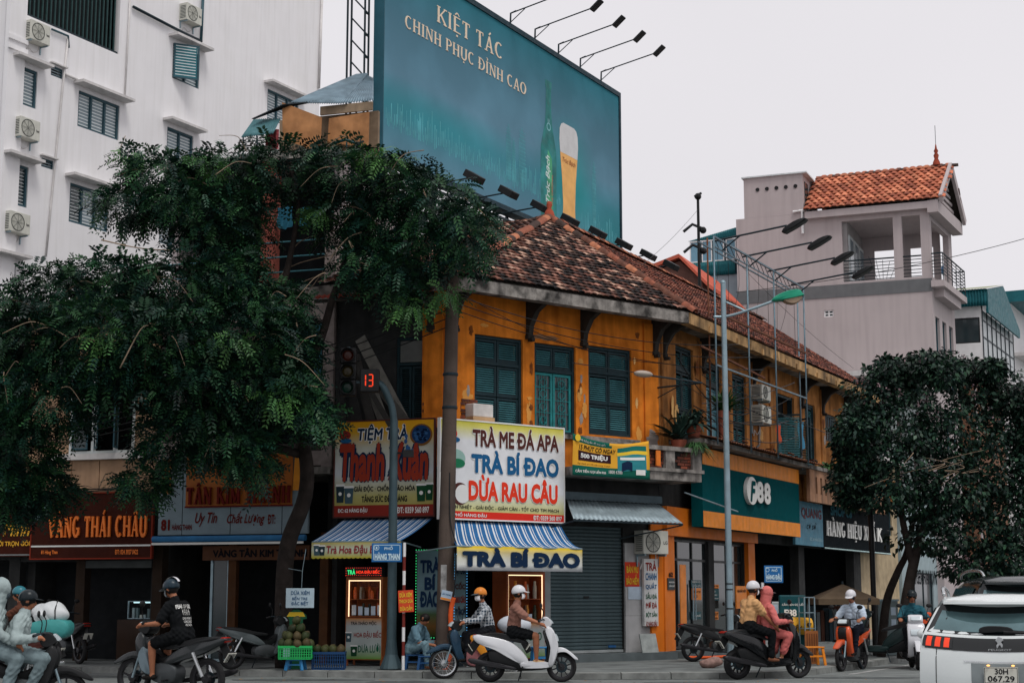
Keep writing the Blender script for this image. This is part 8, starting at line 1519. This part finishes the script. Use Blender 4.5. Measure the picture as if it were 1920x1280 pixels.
# ================================================================== stalls and small things on the pavement
def led_frame(t, x0, x1, z0, z1, y, m, step=.06, r_=.011, name='led_string'):
    b = MB(); 
    for a_ in np.arange(x0, x1, step): b.ball((a_, y, z0), r_, n=5, m=3); b.ball((a_, y, z1), r_, n=5, m=3)
    for a_ in np.arange(z0, z1, step): b.ball((x0, y, a_), r_, n=5, m=3); b.ball((x1, y, a_), r_, n=5, m=3)
    o = b.build(name, m, t); o['kind'] = 'stuff'; return o
LG, LR, LB, LW = S('led_green', 60, 220, 130, emit=1.0, var=0), S('led_scarlet', 240, 60, 36, emit=1.0, var=0), S('led_blue', 90, 170, 230, emit=1.0, var=0), mat('strip_warm', (1, .72, .42), emit=1.6, var=0)
def cabinet(fr, label, l, r, t_, b_, off, body, front, goods, led, lines, seed, dp=.5):
    q = fr.R(l, r, t_, b_, off=off); z0 = .13; h_ = q[3] - z0; W = (q[1] - q[0]) / 2; zc = (fr.sz((l + r) / 2, front, off)[1]) - z0; t = fthing(fr, 'drinks_cabinet', label, 'cabinet', (q[0] + q[1]) / 2, off, z0); rr = random.Random(seed)
    MB().box(-W, W, 0, dp, .12, zc).build('base', body, t); MB().box(-W, -W + .05, 0, dp, zc, h_).box(W - .05, W, 0, dp, zc, h_).box(-W, W, 0, dp, h_, h_ + .06).box(-W + .05, W - .05, dp - .02, dp, zc, h_).build('case', body, t)
    for k in (-1, 1):
        for y in (.03, dp - .07): MB().box(k * W - (.05 if k > 0 else 0), k * W + (.05 if k < 0 else 0), y, y + .04, 0, .12).build('leg', body, t)
    MB().box(-W + .055, -W + .07, .02, .035, zc + .02, h_ - .01).box(W - .07, W - .055, .02, .035, zc + .02, h_ - .01).box(-W + .07, W - .07, .02, .035, h_ - .03, h_ - .012).build('light_strip', LW, t)
    n = goods
    for i in range(n):
        z = zc + .03 + (h_ - zc - .08) * i / n; MB().box(-W + .075, W - .075, .06, dp - .03, z - .015, z).build('shelf', body, t)
        for k in range(7):
            x = -W + .13 + k * (2 * W - .26) / 6.0; c = rr.choice(((196, 96, 50), (90, 60, 40), (170, 170, 160), (50, 60, 50), (206, 140, 60), (120, 40, 30))); hh = rr.uniform(.5, .85) * (h_ - zc - .1) / n; MB().lathe([(0, 0), (.045, 0), (.045, hh * .7), (.03, hh * .8), (.03, hh), (0, hh)], 10, Matrix.Translation((x, .2 + .1 * (k % 2), z))).build('jar', S('jar_%d_%d_%d' % c, *c, rough=.3), t, sm=40)
    for k in range(5): MB().box(-W + .1 + k * .15, -W + .2 + k * .15, .1, .104, zc + .05, zc + .05 + rr.uniform(.1, .22)).build('price_card', S('paper', 0, 0, 0), t)
    if led: b_ = MB().box(-W, W, -.05, .1, h_ + .07, h_ + .27).build('led_board', BLK, t); led_frame(b_, -W + .02, W - .02, h_ + .09, h_ + .25, -.055, LR, .05, .008); text(b_, led[0], LG, (-W + .05, -W * .45, h_ + .11, h_ + .23), -.052, .004, .03); text(b_, led[1], LR, (-W * .4, W - .05, h_ + .11, h_ + .23), -.052, .004, .03)
    MB().box(-W + .02, W - .02, -.012, 0, .14, zc - .02).build('front_print', gradmat('cab_print_%d' % seed, ((0, lin(110, 150, 70)), (.3, lin(170, 180, 176)), (.8, lin(170, 176, 176)), (1, lin(190, 130, 60))), 2, .14, zc), t); H = zc - .16
    for (s_, m, u0, u1, v0, v1) in lines: text(t, s_, m, (-W + 2 * W * u0, -W + 2 * W * u1, .14 + H * v0, .14 + H * v1), -.012, .003, .02)
    return t, W, h_, zc
WB = S('cabinet_wood', 150, 84, 44, rough=.5, var=.2)
t, W, h_, zc = cabinet(FL, 'lit orange drinks cabinet under the left striped awning', 648, 717, 1086, 1215, .5, WB, 1157, 2, ('TRÀ', 'HOA ĐẬU BIẾC'), [('TRÀ THẢO MỘC', IBLK, .15, .85, .82, .95), ('HOA ĐẬU BIẾC', IDRED, .24, .98, .5, .72), ('DƯA LƯỚI', IGREEN, .36, .96, .16, .4)], 1); text(t, 'Trà Thanh Xuân', IBROWN, (-W + .12, W - .12, h_ - .16, h_ - .04), .01, .004, .03); cup(t, -W * .8, .5, .14, .2, MATS['ink_cup_slate'], -.02); cup(t, -W * .5, .2, .16, .22, MATS['ink_cup_green'], -.021)
t, W, h_, zc = cabinet(FF, 'wooden drinks shelf cabinet behind the tan-shirted rider', 950, 1022, 1076, 1225, .55, S('cabinet_red_wood', 150, 76, 40, rough=.5, var=.2), 1166, 2, ('TRÀ', 'BÍ ĐAO'), [('TRÀ BÍ ĐAO', IGREEN, .1, .9, .5, .8)], 2)
# upright lit panels
q = FL.R(782, 829, 1032, 1193, off=.4); t = sign(FL, 'lit_menu_panel', 'tall grey panel TRÀ BÍ ĐAO edged with green lights by the pole', q, .4, gradmat('panel_print', ((0, lin(40, 60, 30)), (.12, lin(110, 76, 40)), (.26, lin(70, 90, 60)), (.34, lin(104, 128, 136)), (1, lin(96, 120, 128))), 2, 0, q[3] - q[2])); W, H = t['W'], t['H']
for k, s_ in enumerate(('TRÀ', 'BÍ', 'ĐAO')): tx(t, s_, INAVY, .12 if k != 1 else .3, .92 if k != 1 else .75, .74 - .2 * k, .93 - .2 * k, .05)
led_frame(t, -W - .02, W + .02, -.02, H + .02, -.02, LG); MB().box(-W, -W + .04, .08, .12, -q[2] + .13, 0).box(W - .04, W, .08, .12, -q[2] + .13, 0).build('stand', STEELD, t)
q = FF.R(852, 873, 1040, 1190, off=.5); t = sign(FF, 'lit_menu_panel', 'narrow menu panel with blue lights right of the concrete pole', q, .5, S('panel_teal', 96, 120, 126, rough=.6)); W, H = t['W'], t['H']
for k, (s_, m) in enumerate((('HẠT CHIA', INAVY), ('CỐC', IBROWN), ('RAU CÂU', IDRED), ('THẠCH', INAVY))): tx(t, s_, m, .05, .95, .74 - .17 * k, .84 - .17 * k, .04)
led_frame(t, -W - .02, W + .02, -.02, H + .02, -.02, LB); MB().box(-W, W, .08, .12, -q[2] + .13, 0).build('stand', STEELD, t)
# stools, crates, coconuts
def stool(label, loc, m, w_=.3, h_=.3, group=None):
    t = empty('plastic_stool', loc, R(random.uniform(-12, 12)), label, 'stool', group); MB().box(-w_ / 2, w_ / 2, -w_ / 2, w_ / 2, h_ - .03, h_).build('seat', m, t, bev=.012)
    for i in (-1, 1):
        for j in (-1, 1): MB().beam((i * w_ * .5, j * w_ * .5, 0), (i * w_ * .4, j * w_ * .4, h_ - .03), .05, .05).build('leg', m, t)
    MB().box(-w_ * .42, w_ * .42, -w_ * .46, -w_ * .42, h_ * .45, h_ * .55).box(-w_ * .42, w_ * .42, w_ * .42, w_ * .46, h_ * .45, h_ * .55).build('brace', m, t); return t
BLS = S('stool_blue', 50, 120, 170, rough=.4, var=.08)
def crate(label, loc, w_, d_, h_, m):
    t = empty('plastic_crate', loc, R(2), label, 'crate'); MB().box(-w_ / 2, w_ / 2, -d_ / 2, d_ / 2, 0, .02).build('floor', m, t); b = MB(); MB().box(-w_ / 2 - .012, w_ / 2 + .012, -d_ / 2 - .012, -d_ / 2 + .01, h_ - .05, h_).box(-w_ / 2 - .012, w_ / 2 + .012, d_ / 2 - .01, d_ / 2 + .012, h_ - .05, h_).box(-w_ / 2 - .012, -w_ / 2 + .01, -d_ / 2 + .01, d_ / 2 - .01, h_ - .05, h_).box(w_ / 2 - .01, w_ / 2 + .012, -d_ / 2 + .01, d_ / 2 - .01, h_ - .05, h_).build('rim', m, t)
    for k in range(15): x = -w_ / 2 + w_ * k / 14; b.box(x - .007, x + .007, -d_ / 2, -d_ / 2 + .008, .02, h_ - .05).box(x - .007, x + .007, d_ / 2 - .008, d_ / 2, .02, h_ - .05)
    for k in range(10): y = -d_ / 2 + d_ * k / 9; b.box(-w_ / 2, -w_ / 2 + .008, y - .007, y + .007, .02, h_ - .05).box(w_ / 2 - .008, w_ / 2, y - .007, y + .007, .02, h_ - .05)
    for k in range(4): z = .04 + (h_ - .1) * k / 3.4; b.box(-w_ / 2, w_ / 2, -d_ / 2 + .001, -d_ / 2 + .007, z, z + .012)
    b.build('lattice', m, t); return t
p = base_at(557, 33.0); stool('blue plastic stool carrying the green crate', p, BLS, .34, .22); cz = p + Vector((0, 0, .22)); crate('bright green plastic crate full of coconuts', cz, .66, .46, .27, S('crate_green', 40, 170, 90, rough=.4, var=.1))
COCO = [S('coconut_%d' % k, *c, rough=.6, var=.3, scale=9) for k, c in enumerate(((46, 56, 30), (60, 64, 36), (38, 44, 26), (74, 64, 42)))]; rr = random.Random(8); cm = [MB().ball((0, 0, 0), .088, .088, .1, 12, 9).mesh('husk', m, True) for m in COCO]
def coconut(loc, lb, grp): t = empty('coconut', loc, rr.uniform(0, 6), lb, 'coconut', grp); o = link('husk', rr.choice(cm), t); o.rotation_euler = (rr.uniform(-.6, .6), rr.uniform(-.6, .6), 0); MB().lathe([(0, .012), (.025, .006), (.03, -.004)], 8, Matrix.Translation((0, 0, .098))).build('stem_end', COCO[3], o)
n = 0
for lay, cnt, rad in ((0, 9, .24), (0, 3, .08), (1, 7, .17), (2, 4, .1), (3, 1, 0)):
    for k in range(cnt): a_ = 2 * math.pi * k / cnt + lay * .4; coconut(cz + Vector((rad * 1.2 * math.cos(a_), rad * .75 * math.sin(a_), .3 + lay * .15 + rr.uniform(0, .02))), 'green coconut piled in the bright green crate', 'coconuts in the green crate')
p = base_at(619, 33.3); crate('dark blue plastic crate right of the coconut pile', p, .66, .46, .36, S('crate_blue', 24, 62, 104, rough=.4, var=.1))
for k in range(8): coconut(p + Vector((-.24 + .16 * (k % 4), -.1 + .17 * (k // 4), .4)), 'green coconut lying in the dark blue crate', 'coconuts in the blue crate')
t = empty('drink_cup_cutout', base_at(556, 33.5), 0, 'cut-out board of a green drink cup behind the coconuts', 'board'); MB().prism([(-.13, .0), (.13, .0), (.14, 1.0), (.22, 1.02), (.2, 1.1), (.06, 1.2), (-.06, 1.2), (-.2, 1.08), (-.14, 1.0)], 0, .03).build('board', S('cutout_green', 26, 92, 62, rough=.6), t); MB().prism([(-.19, 1.06), (.19, 1.06), (.14, 1.15), (-.14, 1.15)], -.005, 0).build('lid_print', IYEL, t); MB().prism([(-.26, .2), (-.12, .25), (-.05, .8), (-.25, .75)], -.02, -.004).build('glass_print', S('cutout_pale', 150, 180, 190), t)
p = base_at(778, 33.4); stool('blue plastic stool under the seated woman', p, S('stool_dkblue', 30, 72, 116, rough=.4), .34, .3); stool('dark blue plastic stool in front of the seated woman', base_at(800, 33.2), S('stool_dkblue', 0, 0, 0), .3, .28)
person('woman in blue grey clothes sitting on a low stool by the banded post', p + Vector((-.05, .05, 0)), R(-25), 1.0, (0, 0, .40), .35, ((.48, .16, .55), (.5, -.12, .5)), ((.42, .15, .1), (.44, -.13, .1)), dict(shirt=C('slate', 96, 126, 140), pants=C('slate2', 110, 138, 148), shoe=C('sandal', 0, 0, 0)), sleeve=.45, head=.5)
stool('blue plastic stool beside the roller shutter', base_at(1013, 33.8), BLS, .36, .44); 
t = fthing(FF, 'leaning_slab', 'grey marble slab leaning against the pale pillar', 'slab', FF.sz(1220, 1215, .4)[0], .45, .13); o = MB().box(-.26, .26, 0, .03, 0, .62).build('slab', S('marble', 150, 156, 154, rough=.5, var=.25, scale=5), t); o.rotation_euler = (R(-14), 0, 0)
t = empty('rubbish_bag', base_at(1331, 34.0), 0, 'crumpled pinkish rubbish bag at the kerb by the lamp post', 'bag'); b = MB().ball((0, 0, .1), .22, .16, .12, 16, 10); b.v = [(x * (1 + .2 * math.sin(9 * y + 7 * z)), y, max(0, z + .03 * math.sin(14 * x))) for x, y, z in b.v]; b.build('bag', S('bag_crumple', 140, 112, 104, rough=.6, var=.35, scale=9, bump=.9, bscale=16), t, sm=True)
t = empty('orange_hose', FR.P(.2, .8, .13), FR.a, 'orange corrugated hose lying along the pawn shop step', 'hose'); MB().tube(spline([(-.9, -.3, .03), (-.3, .1, .04), (.2, -.2, .03), (.9, -.4, .03), (1.4, -.9, .03)], 8), .035, 8).build('hose', MATS['orange_pipe'], t, sm=True)
# things before the right-hand shops
def gp(px, Y_): return base_at(px, Y_)
t = empty('umbrella', gp(1580, 40.0), 0, 'brown square market umbrella over the shop goods', 'umbrella'); zb = at(1580, 1122, 40).z - .125; zt_ = at(1580, 1094, 40).z - .125; UM = S('umbrella_brown', 92, 78, 62, rough=.9, var=.15); w_ = .74; sh_ = [(-w_, -w_), (w_, -w_), (w_, w_), (-w_, w_)]
for k in range(4):
    a_, c_ = sh_[k], sh_[(k + 1) % 4]; MB().add([(a_[0], a_[1], zb), (c_[0], c_[1], zb), (0, 0, zt_), (a_[0], a_[1], zb - .14), (c_[0], c_[1], zb - .14)], [(0, 1, 2), (3, 4, 1, 0)]).build('canopy_panel', UM, t)
MB().cyl((0, 0, 0), (0, 0, zt_ + .06), .025, n=8).build('pole', STEELD, t); MB().lathe([(0, .1), (.2, .08), (.25, 0), (0, 0)], 14).build('base', BLK, t)
stool('tall orange plastic stool by the steel shelf', gp(1520, 35.3), S('stool_orange', 224, 134, 40, rough=.4), .42, .4)
t = empty('steel_shelf', gp(1512, 36.6), R(20), 'narrow steel shelf rack beside the orange stool', 'shelf'); b = MB()
for x in (-.13, .13):
    for y in (-.12, .12): b.beam((x, y, 0), (x, y, 1.45), .025)
b.build('frame', STEEL, t)
for z in (.3, .75, 1.1, 1.44): MB().box(-.13, .13, -.12, .12, z, z + .02).build('shelf_board', STEEL, t)
t = empty('menu_board', gp(1519, 36.0), R(10), 'brown wooden board leaning on the steel shelf', 'board'); MB().box(-.15, .15, -.02, .02, 0, .72).build('board', S('board_brown', 150, 94, 52, rough=.6, var=.2), t)
for k in range(5): MB().box(-.12 + k * .055, -.09 + k * .055, -.024, -.02, .05, .66).build('batten', S('batten_brown', 110, 64, 36, rough=.6), t)
t = empty('white_counter', gp(1432, 37.2), R(15), 'white counter cabinet covered with paper notices behind the pink rider', 'cabinet'); MB().box(-.42, .42, 0, .4, 0, 1.35).build('body', S('counter_white', 170, 176, 176, rough=.5, var=.1), t, bev=.02)
for k in range(6): MB().box(-.36 + .25 * (k % 3), -.16 + .25 * (k % 3), -.004, 0, .75 + .28 * (k // 3), 1.0 + .28 * (k // 3)).build('notice', S('paper', 0, 0, 0) if k % 2 else S('notice_grey', 120, 130, 136), t)
t = empty('loan_display', gp(1488, 36.9), R(12), 'green display stand with inflated yellow roll reading CÓ TIỀN', 'display'); MB().box(-.3, .34, .1, .2, .0, 1.5).build('green_board', DG, t, bev=.03); text(t, 'F88', IWHT, (-.2, .1, 1.02, 1.18), .1, .01, .04); text(t, 'CẦN TIỀN GỌI LIỀN', IWHT, (-.25, .3, 1.25, 1.33), .1, .01, .02); o = MB().tube([(-.4, 0, .82), (-.38, 0, .82), (.38, 0, .8), (.4, 0, .8)], [.08, .2, .19, .08], 16).build('yellow_roll', S('roll_yellow', 222, 164, 44, rough=.5, var=.08), t, sm=40); text(t, 'CÓ TIỀN', IBLK, (-.34, .1, .74, .86), -.205, .004, .03); text(t, "15'", IBLK, (.15, .33, .74, .88), -.2, .004, .03)
t = empty('electrical_cabinet', gp(1664, 41.2), R(12), 'grey electrical cabinet between the two tree trunks', 'cabinet'); MB().box(-.28, .28, 0, .4, 0, 1.35).build('body', S('cabinet_grey', 116, 130, 132, rough=.6, var=.12, streak=.2, dirtcol=lin(70, 78, 80)), t, bev=.015); MB().box(-.3, .3, -.02, .42, 1.35, 1.4).build('cap', STEEL, t); MB().box(.0, .006, -.003, 0, .05, 1.3).build('door_gap', BLK, t)
for k, (x, z) in enumerate(((-.2, .6), (.08, 1.0), (.08, .7))): MB().box(x, x + .13, -.004, 0, z, z + .2).build('notice', S('paper', 0, 0, 0), t)
for k, (px, Y_, c, lb) in enumerate(((1545, 41, (120, 130, 136), 'grey covered goods rack left of the umbrella pole'), (1598, 41.5, (70, 60, 54), 'dark goods rack right of the umbrella pole'))):
    t = empty('goods_rack', gp(px, Y_), R(20), lb, 'rack'); r2 = random.Random(k)
    for j in range(7): MB().box(-.4 + j * .12, -.31 + j * .12, -.1, .2, .3 + .1 * r2.random(), 1.0 + .3 * r2.random()).build('garment', S('garment_%d' % (j % 4), *((60, 80, 90), (120, 126, 128), (90, 60, 50), (40, 46, 50))[j % 4], rough=.9), t)
    MB().tube([(-.45, .05, 1.3), (.5, .05, 1.3)], .015, 6).tube([(-.45, .05, 0), (-.45, .05, 1.3)], .015, 6).tube([(.5, .05, 0), (.5, .05, 1.3)], .015, 6).build('frame', STEEL, t)
